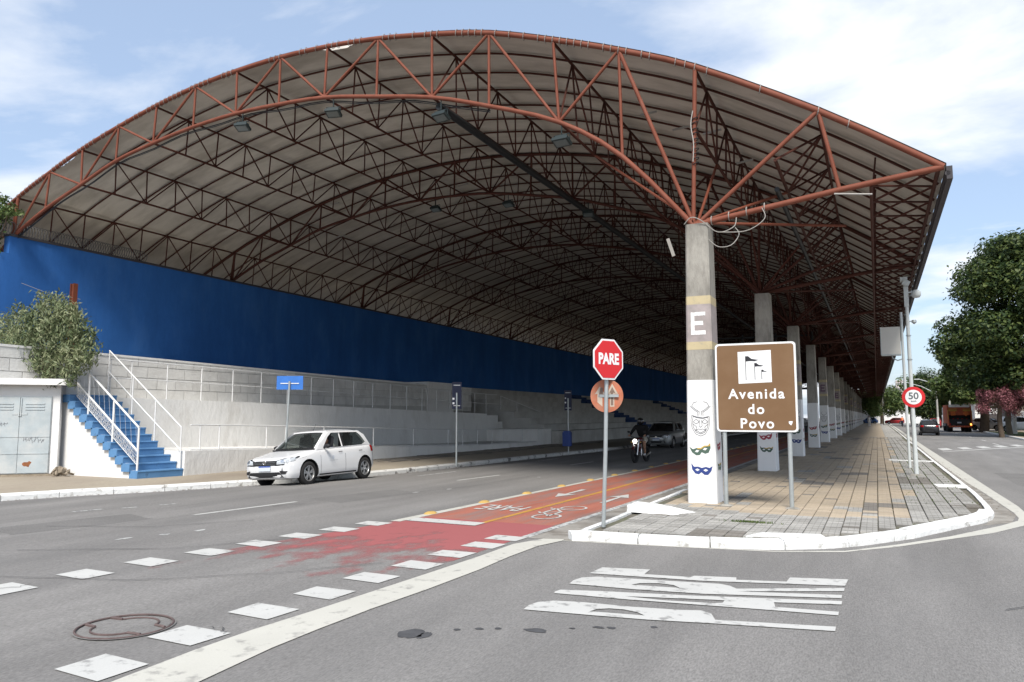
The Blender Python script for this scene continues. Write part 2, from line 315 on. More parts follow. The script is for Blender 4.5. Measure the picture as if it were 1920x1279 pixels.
# worn red patch that lets the asphalt show, denser towards the lane
def red_worn():
    m = bpy.data.materials.new('worn red crossing paint'); t, p = _nodes(m); N, Lk = t.nodes, t.links
    g = N.new('ShaderNodeNewGeometry'); s = N.new('ShaderNodeSeparateXYZ'); Lk.new(g.outputs['Position'], s.inputs[0])
    mp_ = N.new('ShaderNodeMapping'); mp_.inputs['Scale'].default_value = (1.9, 1.1, 1); Lk.new(g.outputs['Position'], mp_.inputs[0])
    n = N.new('ShaderNodeTexNoise'); n.inputs['Scale'].default_value = 1.3; n.inputs['Detail'].default_value = 8; n.inputs['Roughness'].default_value = 0.65
    Lk.new(mp_.outputs[0], n.inputs['Vector'])
    r1 = N.new('ShaderNodeMapRange'); r1.inputs['From Min'].default_value = 5.6; r1.inputs['From Max'].default_value = 11.0
    r1.inputs['To Min'].default_value = -0.34; r1.inputs['To Max'].default_value = 0.30; Lk.new(s.outputs[1], r1.inputs['Value'])
    a = N.new('ShaderNodeMath'); a.operation = 'ADD'; Lk.new(n.outputs['Fac'], a.inputs[0]); Lk.new(r1.outputs[0], a.inputs[1])
    r2 = N.new('ShaderNodeMapRange'); r2.inputs['From Min'].default_value = 0.40; r2.inputs['From Max'].default_value = 0.66
    r2.inputs['To Max'].default_value = 0.82; Lk.new(a.outputs[0], r2.inputs['Value'])
    p.inputs['Base Color'].default_value = (0.40, 0.125, 0.125, 1)
    o = N['Material Output']; tr = N.new('ShaderNodeBsdfTransparent'); ms = N.new('ShaderNodeMixShader')
    Lk.new(r2.outputs[0], ms.inputs[0]); Lk.new(tr.outputs[0], ms.inputs[1]); Lk.new(p.outputs[0], ms.inputs[2]); Lk.new(ms.outputs[0], o.inputs[0])
    p.inputs['Roughness'].default_value = 0.85; p.inputs['Specular IOR Level'].default_value = 0.2
    return m
M['red_worn'] = red_worn()

# ------------------------------------------------------------------ mesh helpers
class MB:
    """collects simple shapes into one mesh"""
    def __init__(s): s.v = []; s.f = []; s.mi = []
    def add(s, vs, fs, m=0):
        o = len(s.v); s.v += [tuple(v) for v in vs]
        for f in fs: s.f.append(tuple(i + o for i in f)); s.mi.append(m)
        return s
    def box(s, x0, x1, y0, y1, z0, z1, m=0, M_=None):
        vs = [Vector((x, y, z)) for z in (z0, z1) for y in (y0, y1) for x in (x0, x1)]
        if M_: vs = [M_ @ v for v in vs]
        return s.add(vs, [(0, 2, 3, 1), (4, 5, 7, 6), (0, 1, 5, 4), (2, 6, 7, 3), (0, 4, 6, 2), (1, 3, 7, 5)], m)
    def prism(s, poly, z0, z1, m=0, M_=None, bottom=True):
        n = len(poly)
        area = sum(poly[i][0] * poly[(i + 1) % n][1] - poly[(i + 1) % n][0] * poly[i][1] for i in range(n))
        if area < 0: poly = poly[::-1]
        vs = [Vector((p[0], p[1], z0)) for p in poly] + [Vector((p[0], p[1], z1)) for p in poly]
        tri = tessellate_polygon([[Vector((p[0], p[1], 0)) for p in poly]])
        fs = []
        for t in tri:
            a, b, c = t
            cr_ = (poly[b][0] - poly[a][0]) * (poly[c][1] - poly[a][1]) - (poly[b][1] - poly[a][1]) * (poly[c][0] - poly[a][0])
            if cr_ < 0: a, b, c = c, b, a
            fs.append((a + n, b + n, c + n))
            if bottom: fs.append((c, b, a))
        for i in range(n): j = (i + 1) % n; fs.append((i, j, j + n, i + n))
        if M_: vs = [M_ @ v for v in vs]
        return s.add(vs, fs, m)
    def tube(s, pts, r, n=6, m=0, caps=True, closed=False):
        pts = [Vector(p) for p in pts]; k = len(pts); vs = []; fs = []
        rs = r if isinstance(r, (list, tuple)) else [r] * k
        prev = None
        for i, p in enumerate(pts):
            if closed: d = pts[(i + 1) % k] - pts[i - 1]
            else: d = pts[min(i + 1, k - 1)] - pts[max(i - 1, 0)]
            d.normalize()
            if prev is None:
                a = d.cross(Vector((0, 0, 1)))
                if a.length < 1e-3: a = d.cross(Vector((1, 0, 0)))
            else: a = prev - d * prev.dot(d)
            a.normalize(); prev = a; b = d.cross(a)
            for j in range(n):
                t = 2 * math.pi * j / n + math.pi / n
                vs.append(p + (a * math.cos(t) + b * math.sin(t)) * rs[i])
        seg = k if closed else k - 1
        for i in range(seg):
            i2 = (i + 1) % k
            for j in range(n):
                j2 = (j + 1) % n
                fs.append((i * n + j, i2 * n + j, i2 * n + j2, i * n + j2))
        if caps and not closed: fs += [tuple(range(n)), tuple(reversed(range((k - 1) * n, k * n)))]
        return s.add(vs, fs, m)
    def lathe(s, prof, n=24, m=0, M_=None):
        """profile (r, z) turned about z"""
        vs = []; fs = []; k = len(prof)
        for j in range(n):
            t = 2 * math.pi * j / n
            for (r, z) in prof: vs.append(Vector((r * math.cos(t), r * math.sin(t), z)))
        for j in range(n):
            j2 = (j + 1) % n
            for i in range(k - 1): fs.append((j * k + i, j2 * k + i, j2 * k + i + 1, j * k + i + 1))
        if M_: vs = [M_ @ v for v in vs]
        return s.add(vs, fs, m)
    def poly3(s, outer, holes=(), fn=None, th=None, m=0):
        """flat polygon with holes in (a, b) mapped by fn(a, b) -> Vector; th is an optional second mapping for the back"""
        loops = [[Vector((p[0], p[1], 0)) for p in l] for l in [outer, *holes]]
        tri = tessellate_polygon(loops); flat = [p for l in loops for p in l]
        n = len(flat); vs = [fn(p.x, p.y) for p in flat]; fs = [tuple(t) for t in tri]
        if th:
            vs += [th(p.x, p.y) for p in flat]; fs += [tuple(i + n for i in reversed(t)) for t in tri]
            o = 0
            for l in loops:
                k = len(l)
                for i in range(k): j = (i + 1) % k; fs.append((o + i, o + j, o + j + n, o + i + n))
                o += k
        return s.add(vs, fs, m)
    def mesh(s, name, mats, smooth=None):
        me = bpy.data.meshes.new(name)
        me.from_pydata(s.v, [], s.f)
        if not isinstance(mats, (list, tuple)): mats = [mats]
        for k in mats: me.materials.append(M[k] if isinstance(k, str) else k)
        if any(s.mi): me.polygons.foreach_set('material_index', s.mi)
        me.validate(); me.update()
        bm = bmesh.new(); bm.from_mesh(me); bmesh.ops.recalc_face_normals(bm, faces=bm.faces); bm.to_mesh(me); bm.free()
        if smooth is not None: me.shade_smooth(); me.set_sharp_from_angle(angle=rad(smooth))
        return me

def link(name, data, parent=None, loc=None, rot=None, label=None, cat=None, group=None, kind=None):
    o = bpy.data.objects.new(name, data); COL.objects.link(o)
    if parent: o.parent = parent
    if loc is not None: o.location = loc
    if rot is not None: o.rotation_euler = rot
    if label: o['label'] = label
    if cat: o['category'] = cat
    if group: o['group'] = group
    if kind: o['kind'] = kind
    return o
def thing(name, label, cat, loc=(0, 0, 0), rotz=0, group=None):
    return link(name, None, loc=loc, rot=(0, 0, rotz), label=label, cat=cat, group=group)
def part(name, mb, mats, parent, smooth=None, **k):
    return link(name, mb.mesh(name, mats, smooth), parent, **k)
def copy_tree(o, parent=None):
    c = o.copy(); COL.objects.link(c)
    if parent: c.parent = parent
    for ch in list(o.children): copy_tree(ch, c)
    return c
def relabel(o, label, group=None):
    o['label'] = label
    if group: o['group'] = group
def text_tris(body, size, bold=0.0, spacing=1.0, align='CENTER', res=4):
    cu = bpy.data.curves.new('t', 'FONT'); cu.body = body; cu.size = size; cu.offset = bold; cu.space_character = spacing
    cu.align_x = align; cu.align_y = 'CENTER'; cu.resolution_u = res
    ob = bpy.data.objects.new('t', cu); COL.objects.link(ob)
    dg = bpy.context.evaluated_depsgraph_get(); me = bpy.data.meshes.new_from_object(ob.evaluated_get(dg))
    vs = [v.co.copy() for v in me.vertices]; fs = [tuple(p.vertices) for p in me.polygons]
    bpy.data.objects.remove(ob); bpy.data.meshes.remove(me)
    return vs, fs
def text_mb(mb, body, size, fn, bold=0.0, spacing=1.0, m=0, sx=1.0):
    vs, fs = text_tris(body, size, bold, spacing)
    mb.add([fn(v.x * sx, v.y) for v in vs], fs, m); return mb
def circle(cx, cy, r, n=24, ry=None): return [(cx + r * math.cos(2 * math.pi * i / n), cy + (ry or r) * math.sin(2 * math.pi * i / n)) for i in range(n)]
def rrect(x0, x1, y0, y1, r, n=5):
    o = []
    for (cx, cy, a) in ((x1 - r, y1 - r, 0), (x0 + r, y1 - r, 90), (x0 + r, y0 + r, 180), (x1 - r, y0 + r, 270)):
        for i in range(n + 1): t = rad(a + 90 * i / n); o.append((cx + r * math.cos(t), cy + r * math.sin(t)))
    return o
def clip_halfplane(poly, a, b, c):
    """keep a*x+b*y<=c"""
    o = []
    for i in range(len(poly)):
        p, q = poly[i], poly[(i + 1) % len(poly)]; dp = a * p[0] + b * p[1] - c; dq = a * q[0] + b * q[1] - c
        if dp <= 0: o.append(p)
        if dp * dq < 0: t = dp / (dp - dq); o.append((p[0] + t * (q[0] - p[0]), p[1] + t * (q[1] - p[1])))
    return o

RZ = -0.12                       # road level; the pavements are level 0
S = 1.82 / 1.7                   # road points were measured at level 0, this puts them at road level
def rd(pts): return [(x * S, y * S) for x, y in pts]

# ================================================================== ROAD
mb = MB()
ZG = -0.26                       # the avenue falls to its left gutter
KL = [(-23.0, -6.0), (-20.9, -2.0), (-19.5, 4.0), (-18.4, 10.94), (-17.83, 12.5), (-16.96, 14.1), (-16.15, 16.15), (-15.45, 18.2), (-15.03, 20.4), (-14.75, 23.1), (-14.54, 26.9), (-14.4, 32.5), (-13.95, 41.0), (-13.6, 53), (-13.5, 80), (-13.5, 250)]
rows = [(-90, -150)] + KL + [(-13.5, 900)]
for (xa, ya), (xb, yb) in zip(rows[:-1], rows[1:]):
    pa = [(-400, ZG), (xa, ZG), (xa + 1.9, RZ), (max(0, xa + 2), RZ), (20, RZ), (400, RZ)]; pb = [(-400, ZG), (xb, ZG), (xb + 1.9, RZ), (max(0, xb + 2), RZ), (20, RZ), (400, RZ)]
    for i in range(5): mb.add([(pa[i][0], ya, pa[i][1]), (pa[i + 1][0], ya, pa[i + 1][1]), (pb[i + 1][0], yb, pb[i + 1][1]), (pb[i][0], yb, pb[i][1])], [(0, 1, 2, 3)])
road = link('road', mb.mesh('road', 'asphalt'), kind='structure')

def flat(name, polys, m, z, parent=road, holes=None, **k):
    b = MB()
    for i, p in enumerate(polys):
        b.poly3(p, (holes or {}).get(i, ()), fn=lambda x, y: Vector((x, y, z)))
    return part(name, b, m, parent, **k)
Z1, Z2, Z3 = RZ + 0.004, RZ + 0.008, RZ + 0.012

# two-way red cycle lane
BY0, BY1 = 11.9, 235.0
flat('cycle_lane', [[(-7.55, BY0), (-4.93, BY0), (-4.83, 14), (-4.74, 20), (-4.74, BY1), (-7.2, BY1), (-7.3, 22)]], 'red_lane', Z1)
flat('worn_red_crossing', [[(-8.35, 6.2), (-5.5, 6.2), (-4.9, 8.5), (-4.9, 11.6), (-4.93, BY0), (-7.55, BY0), (-7.8, 9.9)]], 'red_worn', Z1)
flat('lane_edge_line', [[(-7.72, 11.2), (-7.52, 11.2), (-7.28, 20.6), (-7.2, 24.5), (-7.2, BY1), (-7.34, BY1), (-7.34, 24.5), (-7.42, 20.6)]], 'lane_cream', Z2)
flat('lane_edge_line', [[(-4.93, 10.6), (-4.79, 10.6), (-4.70, 14), (-4.60, 20), (-4.60, BY1), (-4.74, BY1), (-4.74, 20), (-4.84, 14)]], 'worn_white', Z2)
flat('yellow_centre_line', [[(-6.20, 11.6), (-6.10, 11.6), (-6.0, 17.5), (-5.98, 30), (-5.98, BY1), (-6.07, BY1), (-6.08, 30), (-6.12, 17.5)]], 'yellow_paint', Z2)
flat('cycle_stop_line', [[(-7.5, 11.35), (-6.1, 11.3), (-6.1, 11.68), (-7.5, 11.75)]], 'lane_white', Z3)
# small squares of the cycle crossing
sq = [(-0.245, -0.17), (0.235, -0.19), (0.25, 0.19), (-0.235, 0.2)]
for (cx, cy) in [(-7.9, 3.95), (-7.83, 4.76), (-7.78, 5.56), (-7.74, 6.35), (-7.63, 7.12), (-7.55, 7.87), (-7.47, 8.62), (-7.38, 9.35), (-7.3, 10.1)]:
    jx = R.uniform(-.02, .02)
    flat('crossing_square', [[((cx + a + jx + R.uniform(-.012, .012)) * S, (cy + b + R.uniform(-.012, .012)) * S) for a, b in sq]], 'lane_white', Z2)
for (cx, cy) in [(-4.82, 2.75), (-4.83, 3.6), (-4.88, 4.4), (-4.91, 5.2), (-4.89, 5.98), (-4.87, 6.76), (-4.83, 7.54), (-4.81, 8.32), (-4.78, 9.05), (-4.74, 9.7)]:
    jx = R.uniform(-.02, .02)
    flat('crossing_square', [[((cx + a + jx + R.uniform(-.012, .012)) * S, (cy + b + R.uniform(-.012, .012)) * S) for a, b in sq]], 'lane_white', Z2)
# thick stop line of the side street, turning into the thin edge line round the island
stopL = [(-3.97, 9.97), (-4.25, 9.87), (-4.44, 9.3), (-4.43, 8.33), (-4.46, 7.17), (-4.49, 6.25), (-4.52, 5.38), (-4.56, 4.73), (-4.55, 4.13), (-4.5, 3.49), (-4.4, 2.6), (-4.3, 1.6)]
stopR = [(-3.9, 1.6), (-3.92, 2.6), (-3.98, 3.6), (-4.08, 4.43), (-4.1, 4.98), (-4.1, 5.7), (-4.06, 6.52), (-4.05, 7.62), (-4.09, 8.46), (-4.08, 9.3), (-3.95, 9.83)]
flat('stop_line', [rd(stopL + stopR)], 'lane_cream', Z2)
inner = [(-3.97, 9.92), (-3.04, 9.99), (-1.98, 10.15), (-1.24, 10.27), (-0.44, 10.66), (0.16, 11.46), (0.85, 12.55), (1.68, 14.15), (2.0, 14.9), (2.07, 15.3), (2.11, 16.09), (2.1, 17.05), (2.08, 19.96), (2.02, 22.87), (1.99, 27.78), (1.99, 35.56), (2.08, 51.75), (2.3, 111), (2.6, 260)]
outer = [(2.8, 260), (2.55, 111), (2.4, 60.8), (2.36, 46), (2.36, 34.5), (2.34, 26.7), (2.33, 20.5), (2.34, 17.35), (2.30, 16.29), (2.22, 15.2), (2.05, 14.4), (1.46, 13.2), (0.83, 12.27), (0.16, 11.27), (-0.44, 10.56), (-1.24, 10.21), (-1.98, 10.10), (-3.04, 9.94), (-3.95, 9.85)]
flat('island_edge_line', [rd(inner + outer)], 'lane_cream', Z1)
# big PARE painted for the drivers of the side street
P_o = [(-2.88, 6.24), (-2.9, 6.4), (-2.87, 6.54), (-2.76, 6.65), (-2.52, 6.71), (-2.06, 6.74), (-1.63, 6.82), (-1.46, 6.88), (-1.36, 6.81), (-1.29, 6.62), (-0.37, 6.83), (-0.37, 6.69), (-1.29, 6.50), (-1.81, 6.38), (-2.23, 6.32)]
P_h = [(-2.33, 6.43), (-2.3, 6.53), (-2.21, 6.60), (-2.08, 6.62), (-1.95, 6.58), (-1.86, 6.5)]
A_o = [(-2.89, 6.99), (-2.87, 7.09), (-2.46, 7.21), (-1.69, 7.39), (-0.36, 7.78), (-0.36, 7.64), (-0.92, 7.46), (-0.89, 7.29), (-0.37, 7.35), (-0.37, 7.22), (-0.89, 7.16), (-1.26, 7.11), (-2.14, 6.99), (-2.87, 6.93)]
A_h = [(-2.22, 7.10), (-1.44, 7.32), (-1.34, 7.34), (-1.34, 7.24), (-1.41, 7.19), (-1.85, 7.1)]
R_o = [(-2.89, 7.38), (-2.91, 7.54), (-2.88, 7.71), (-2.75, 7.82), (-2.4, 7.88), (-1.74, 7.99), (-1.5, 8.03), (-1.40, 7.98), (-1.32, 7.88), (-0.36, 8.37), (-0.36, 8.22), (-1.3, 7.76), (-0.37, 8.04), (-0.37, 7.9), (-1.57, 7.52), (-2.2, 7.42)]
R_h = [(-2.31, 7.60), (-2.25, 7.71), (-2.07, 7.79), (-1.92, 7.77), (-1.83, 7.67)]
E_o = [(-2.88, 7.95), (-2.86, 8.32), (-2.34, 8.43), (-2.33, 8.16), (-1.85, 8.23), (-1.83, 8.31), (-1.41, 8.42), (-1.39, 8.30), (-0.91, 8.43), (-0.9, 8.66), (-0.34, 8.82), (-0.36, 8.48), (-1.68, 8.10)]
for o_, h_ in ((P_o, P_h), (A_o, A_h), (R_o, R_h), (E_o, None)):
    flat('painted_letter', [rd(o_)], 'lane_white', Z2, holes={0: [rd(h_)]} if h_ else None)
# lane dashes of the avenue
for (x0, y0, x1, y1) in [(-10.72, 9.62, -10.52, 11.99), (-10.12, 17.77, -9.93, 19.89), (-9.74, 25.07, -9.66, 27.2), (-9.6, 33.0, -9.58, 35.3), (-9.5, 41, -9.5, 43.4), (-9.45, 49, -9.45, 51.4), (-9.4, 57, -9.4, 59.5)]:
    flat('lane_dash', [rd([(x0 - .055, y0), (x0 + .055, y0), (x1 + .055, y1), (x1 - .055, y1)])], 'lane_white', Z1)
for (x0, y0, x1, y1) in [(-13.0, 9.0, -12.9, 9.5), (-12.7, 9.75, -12.6, 10.0), (-12.5, 10.4, -12.4, 10.7), (-11.9, 18.6, -11.8, 20.6), (-11.7, 26.6, -11.65, 28.6)]:
    flat('worn_dash', [rd([(x0 - .045, y0), (x0 + .045, y0), (x1 + .045, y1), (x1 - .045, y1)])], 'worn_white', Z1)
for (cx, cy) in [(-9.55, 7.4), (-9.35, 7.9), (-9.2, 8.4), (-9.4, 14.6), (-9.1, 15.6), (-8.6, 19.7)]:
    flat('paint_fleck', [[(cx * S + .05 * math.cos(t) * R.uniform(.6, 1.4), cy * S + .13 * math.sin(t) * R.uniform(.6, 1.4)) for t in [i * math.pi / 4 for i in range(8)]]], 'worn_white', Z1)
# right carriageway: crossing bars, stop line, dashes
flat('crossing_line', [[(2.95, 44.7), (2.98, 45.05), (5.6, 50.3), (8.2, 54.6), (8.3, 54.3), (5.7, 49.9)]], 'lane_white', Z1)
for k in range(6):
    cx = 3.35 + k * 1.12; cy = 48.6 + k * 2.0
    flat('crossing_bar', [[(cx - .25, cy - 1.9), (cx + .3, cy - .9), (cx + .2, cy + 1.7), (cx - .35, cy + .7)]], 'lane_white', Z1)
for (cx, cy) in [(6.95, 58.8), (7.2, 67.5), (7.35, 78.5), (7.4, 92), (7.45, 110)]:
    flat('lane_dash', [[(cx - .06, cy - 1.4), (cx + .06, cy - 1.4), (cx + .06, cy + 1.4), (cx - .06, cy + 1.4)]], 'lane_white', Z1)
# marks in the cycle lane: arrows, bicycle, PARE
def lane_mark(name, fn_pts, cx, cy, ang, sx, sy):
    c_, s_ = math.cos(ang), math.sin(ang)
    return flat(name, [[(cx + c_ * x * sx - s_ * y * sy, cy + s_ * x * sx + c_ * y * sy) for x, y in p] for p in fn_pts], 'lane_white', Z3)
ARW = [[(-.09, -1), (.09, -1), (.05, .25), (.3, .2), (0, 1), (-.3, .2), (-.05, .25)]]
lane_mark('lane_arrow', ARW, -6.62, 17.0, math.pi, 0.75, 0.95)
lane_mark('lane_arrow', ARW, -5.28, 16.35, 0, 0.75, 0.95)
c_, s_ = -1, 0
b = MB(); text_mb(b, 'PARE', 0.42, lambda x, y: Vector((-6.76 - x * 1.0, 13.75 - y * 2.6, Z3)), bold=0.006); part('painted_word', b, 'lane_white', road)
b = MB()
def ring2(cx, cy, r, w, ky):
    n = 18
    b.add([(cx + (r + s * w) * math.cos(2 * math.pi * i / n), cy + ky * (r + s * w) * math.sin(2 * math.pi * i / n), Z3) for s in (0, 1) for i in range(n)], [(i, (i + 1) % n, n + (i + 1) % n, n + i) for i in range(n)])
def bar2(p, q, w):
    d = Vector((q[0] - p[0], q[1] - p[1])); d.normalize(); nn = Vector((-d.y, d.x)) * w / 2
    b.add([(p[0] + nn.x, p[1] + nn.y, Z3), (q[0] + nn.x, q[1] + nn.y, Z3), (q[0] - nn.x, q[1] - nn.y, Z3), (p[0] - nn.x, p[1] - nn.y, Z3)], [(0, 1, 2, 3)])
bx, by = -5.48, 13.5
ring2(bx, by - .62, .22, .045, 1.35); ring2(bx, by + .75, .22, .045, 1.35)
for p, q in [((0, -.55), (.28, -.1)), ((.28, -.1), (.28, .55)), ((0, .1), (.28, -.1)), ((0, .1), (.28, .55)), ((0, .75), (.36, .5)), ((.36, .5), (.42, .62)), ((0, .1), (0, -.55)), ((.3, -.2), (.4, -.05))]:
    bar2((bx - p[0], by + p[1]), (bx - q[0], by + q[1]), .05)
part('painted_bicycle', b, 'lane_white', road)
# yellow studs along the cycle lane
for k in range(34):
    y = 12.35 + 2.07 * k; x = -7.62 + min(1, (y - 12) / 12) * 0.28
    b = MB(); b.lathe([(0, .038), (.07, .036), (.11, .022), (.14, 0)], 10); me = b.mesh('lane_stud', 'yellow_stud', 40) if k == 0 else me
    o = link('lane_stud', me, road, loc=(x, y, Z2 + .001)); o.scale = (0.75, 1.3, 1)
# oil stains, cracks, manhole
def blob(cx, cy, rx, ry, n=22, j=.3):
    ph = R.uniform(0, 6)
    return [(cx + rx * math.cos(t) * (1 + j * math.sin(3 * t + ph) * .5 + R.uniform(-j, j) * .4), cy + ry * math.sin(t) * (1 + R.uniform(-j, j) * .5)) for t in [2 * math.pi * i / n for i in range(n)]]
for (cx, cy, rx, ry) in [(-3.37, 5.2, .11, .13), (-3.25, 5.2, .05, .1), (-2.95, 5.55, .04, .03), (-2.82, 5.62, .03, .03), (-2.52, 5.7, .10, .06), (-2.1, 6.0, .05, .03), (-2.0, 6.03, .04, .03), (-2.28, 5.88, .03, .02), (-3.1, 5.45, .03, .03), (-1.7, 6.2, .03, .03)]:
    flat('oil_stain', [blob(cx * S, cy * S, rx, ry)], 'stain_dark', Z1)
M['asphalt_patch'] = mat('patched asphalt', (0.18, 0.173, 0.165), 0.92, var=0.10, scale=1.0, bump=0.6, bscale=60, fine=0.5, fscale=42)
for p_ in ([(-11.4, 13.4), (-10.3, 13.1), (-9.9, 15.6), (-11.0, 16.0)], [(-13.1, 7.6), (-12.1, 7.4), (-11.7, 9.6), (-12.7, 9.9)], [(3.2, 9.5), (5.0, 9.2), (5.3, 10.6), (3.5, 10.9)], [(3.3, 24), (4.6, 24), (4.6, 29), (3.3, 29)]):
    q_ = []
    for i in range(len(p_)):
        for k in range(6): t_ = k / 6; q_.append((p_[i][0] * (1 - t_) + p_[(i + 1) % len(p_)][0] * t_ + R.uniform(-.03, .03), p_[i][1] * (1 - t_) + p_[(i + 1) % len(p_)][1] * t_ + R.uniform(-.03, .03)))
    flat('repaired_patch', [q_], 'asphalt_patch', RZ + .002)
def crack(pts, w=.012):
    q = []
    for i in range(len(pts) - 1):
        for k in range(5):
            t = k / 5; q.append((pts[i][0] * (1 - t) + pts[i + 1][0] * t + R.uniform(-.03, .03), pts[i][1] * (1 - t) + pts[i + 1][1] * t + R.uniform(-.03, .03)))
    q.append(pts[-1]); L_ = []; R_ = []
    for i, p in enumerate(q):
        d = Vector((q[min(i + 1, len(q) - 1)][0] - q[max(i - 1, 0)][0], q[min(i + 1, len(q) - 1)][1] - q[max(i - 1, 0)][1])); d.normalize()
        ww = w * R.uniform(.4, 1.2); L_.append((p[0] - d.y * ww, p[1] + d.x * ww)); R_.append((p[0] + d.y * ww, p[1] - d.x * ww))
    b = MB()
    for i in range(len(q) - 1): b.add([(*L_[i], Z3 + .003), (*R_[i], Z3 + .003), (*R_[i + 1], Z3 + .003), (*L_[i + 1], Z3 + .003)], [(0, 1, 2, 3)])
    return part('asphalt_crack', b, 'crack', road)
crack([(-10.6, 6.6), (-8.8, 7.6), (-7.7, 9.4)], .008); crack([(-5.3, 4.95), (-5.12, 4.98), (-5.0, 4.85)], .005)
crack([(-8.6, 4.9), (-8.3, 5.2), (-8.35, 5.35)], .006); crack([(-11.1, 11.9), (-10.8, 12.6)], .012); crack([(-12.5, 8.2), (-10.8, 8.9), (-9.9, 10.2)], .008)
crack([(-9.5, 5.3), (-7.6, 5.9), (-6.4, 6.9), (-5.6, 8.0)], .007); crack([(-10.2, 14.5), (-9.6, 17.5), (-9.5, 21)], .007)
crack([(1.0, 8.6), (3.4, 11.0), (6, 14.5)], .006); crack([(-1.9, 4.3), (0.2, 5.6), (2.4, 8.2)], .005)
mh = thing('manhole_cover', 'round rusty iron manhole cover set in the asphalt beside the crossing squares', 'manhole cover', (-5.95, 4.66, RZ))
b = MB(); n = 32
for (r0, r1, z) in [(.375, .41, .010), (.0, .36, .006)]:
    b.add([(r * math.cos(2 * math.pi * i / n), r * math.sin(2 * math.pi * i / n), z) for r in (max(r0, .001), r1) for i in range(n)], [(i, (i + 1) % n, n + (i + 1) % n, n + i) for i in range(n)])
part('cover_plate', b, 'asphalt', mh)
b = MB(); b.tube([(.385 * math.cos(t), .385 * math.sin(t), .010) for t in [2 * math.pi * i / n for i in range(n)]], .010, 6, closed=True); part('frame_ring', b, 'iron', mh)
b = MB()
for a0 in (0, math.pi):
    b.tube([(.22 * math.cos(a0 + t), .22 * math.sin(a0 + t) + (.06 if a0 == 0 else -.06), .012) for t in [rad(20 + 14 * i) for i in range(11)]], .009, 5)
    b.tube([(.36 * math.cos(a0 + .35), .36 * math.sin(a0 + .35), .012), (.22 * math.cos(a0 + .35), .06 * (1 if a0 == 0 else -1) + .22 * math.sin(a0 + .35), .012)], .014, 5)
    b.tube([(.36 * math.cos(a0 + 2.8), .36 * math.sin(a0 + 2.8), .012), (.22 * math.cos(a0 + 2.8), .06 * (1 if a0 == 0 else -1) + .22 * math.sin(a0 + 2.8), .012)], .014, 5)
part('lifting_ribs', b, 'iron', mh, kind='stuff')

# ================================================================== ISLAND PAVEMENT
front = [(-4.12, 10.62), (-4.0, 10.72), (-3.31, 10.74), (-2.25, 10.88), (-1.35, 11.1), (-0.7, 11.5), (-0.26, 12.0), (0.43, 13.05), (1.12, 14.5), (1.5, 15.25), (1.72, 15.8), (1.84, 16.5), (1.9, 17.6), (1.96, 20), (1.96, 35), (2.0, 56), (2.12, 100), (2.2, 250)]
west = [(-4.2, 250), (-4.2, 18), (-4.16, 14.6), (-4.15, 13.2), (-4.13, 12.3), (-4.15, 11.0)]
isl = front + west
def inset(pl, d):
    o = []; n_ = len(pl)
    for i_ in range(n_):
        a_, c_, e_ = Vector(pl[i_ - 1]), Vector(pl[i_]), Vector(pl[(i_ + 1) % n_]); t_ = ((c_ - a_).normalized() + (e_ - c_).normalized()).normalized(); o.append((c_.x - t_.y * d, c_.y + t_.x * d))
    return o
b = MB(); b.prism(inset(isl, .07), RZ, -0.035)
island = part('island_pavement', b, 'joint', None, kind='structure')
# kerb stones: chunks of about a metre, joints between
def kerb_run(pts, w_in, z_top, m, parent, stone=1.05, name='kerb_stone', zb=RZ - .05, gap=.016, rnd=.045, inward=1):
    pl = [Vector((p[0], p[1], 0)) for p in pts]; L_ = [0]
    for i in range(len(pl) - 1): L_.append(L_[-1] + (pl[i + 1] - pl[i]).length)
    def at(s):
        s = min(max(s, 0), L_[-1] - 1e-6)
        for i in range(len(pl) - 1):
            if L_[i + 1] >= s:
                t = (s - L_[i]) / (L_[i + 1] - L_[i]); p = pl[i].lerp(pl[i + 1], t)
                d0 = (pl[i + 1] - pl[i]).normalized(); dn = (pl[min(i + 2, len(pl) - 1)] - pl[i + 1]); dn = dn.normalized() if dn.length > 0 else d0
                dp = (pl[i] - pl[max(i - 1, 0)]); dp = dp.normalized() if dp.length > 0 else d0
                d = ((dp + d0).normalized()).lerp((d0 + dn).normalized(), t).normalized()
                return p, Vector((-d.y, d.x, 0)) * inward
    s = 0
    while s < L_[-1] - .2:
        e = min(s + stone * (1 if s < 60 else 8), L_[-1]); e = L_[-1] if L_[-1] - e < .25 else e; b = MB(); k = 4
        prof = [(-.015, zb), (-.015, z_top - rnd), (rnd * .35, z_top - rnd * .3), (rnd, z_top), (w_in, z_top + R.uniform(-.003, .003)), (w_in, zb)]
        vs = []
        for i in range(k + 1):
            p, nn = at(s + gap / 2 + (e - s - gap) * i / k)
            wob = R.uniform(-.006, .006)
            for (a, z) in prof: vs.append((p.x + nn.x * (a + wob), p.y + nn.y * (a + wob), z))
        q = len(prof); fs = []
        for i in range(k):
            for j in range(q): j2 = (j + 1) % q; fs.append((i * q + j, (i + 1) * q + j, (i + 1) * q + j2, i * q + j2))
        fs += [tuple(range(q)), tuple(range(k * q, (k + 1) * q))]
        b.add(vs, fs); part(name, b, m, parent)
        s = e
kerb_run(front[:8], .19, .0, 'kerb_white', island, 1.0)
kerb_run(front[7:12], .22, .0, 'kerb_white', island, 1.3)
kerb_run(front[11:], .12, .0, 'kerb_white', island, 1.0, inward=1)
kerb_run(list(reversed(west[1:])) , .14, .0, 'kerb_white', island, 1.0, inward=-1)
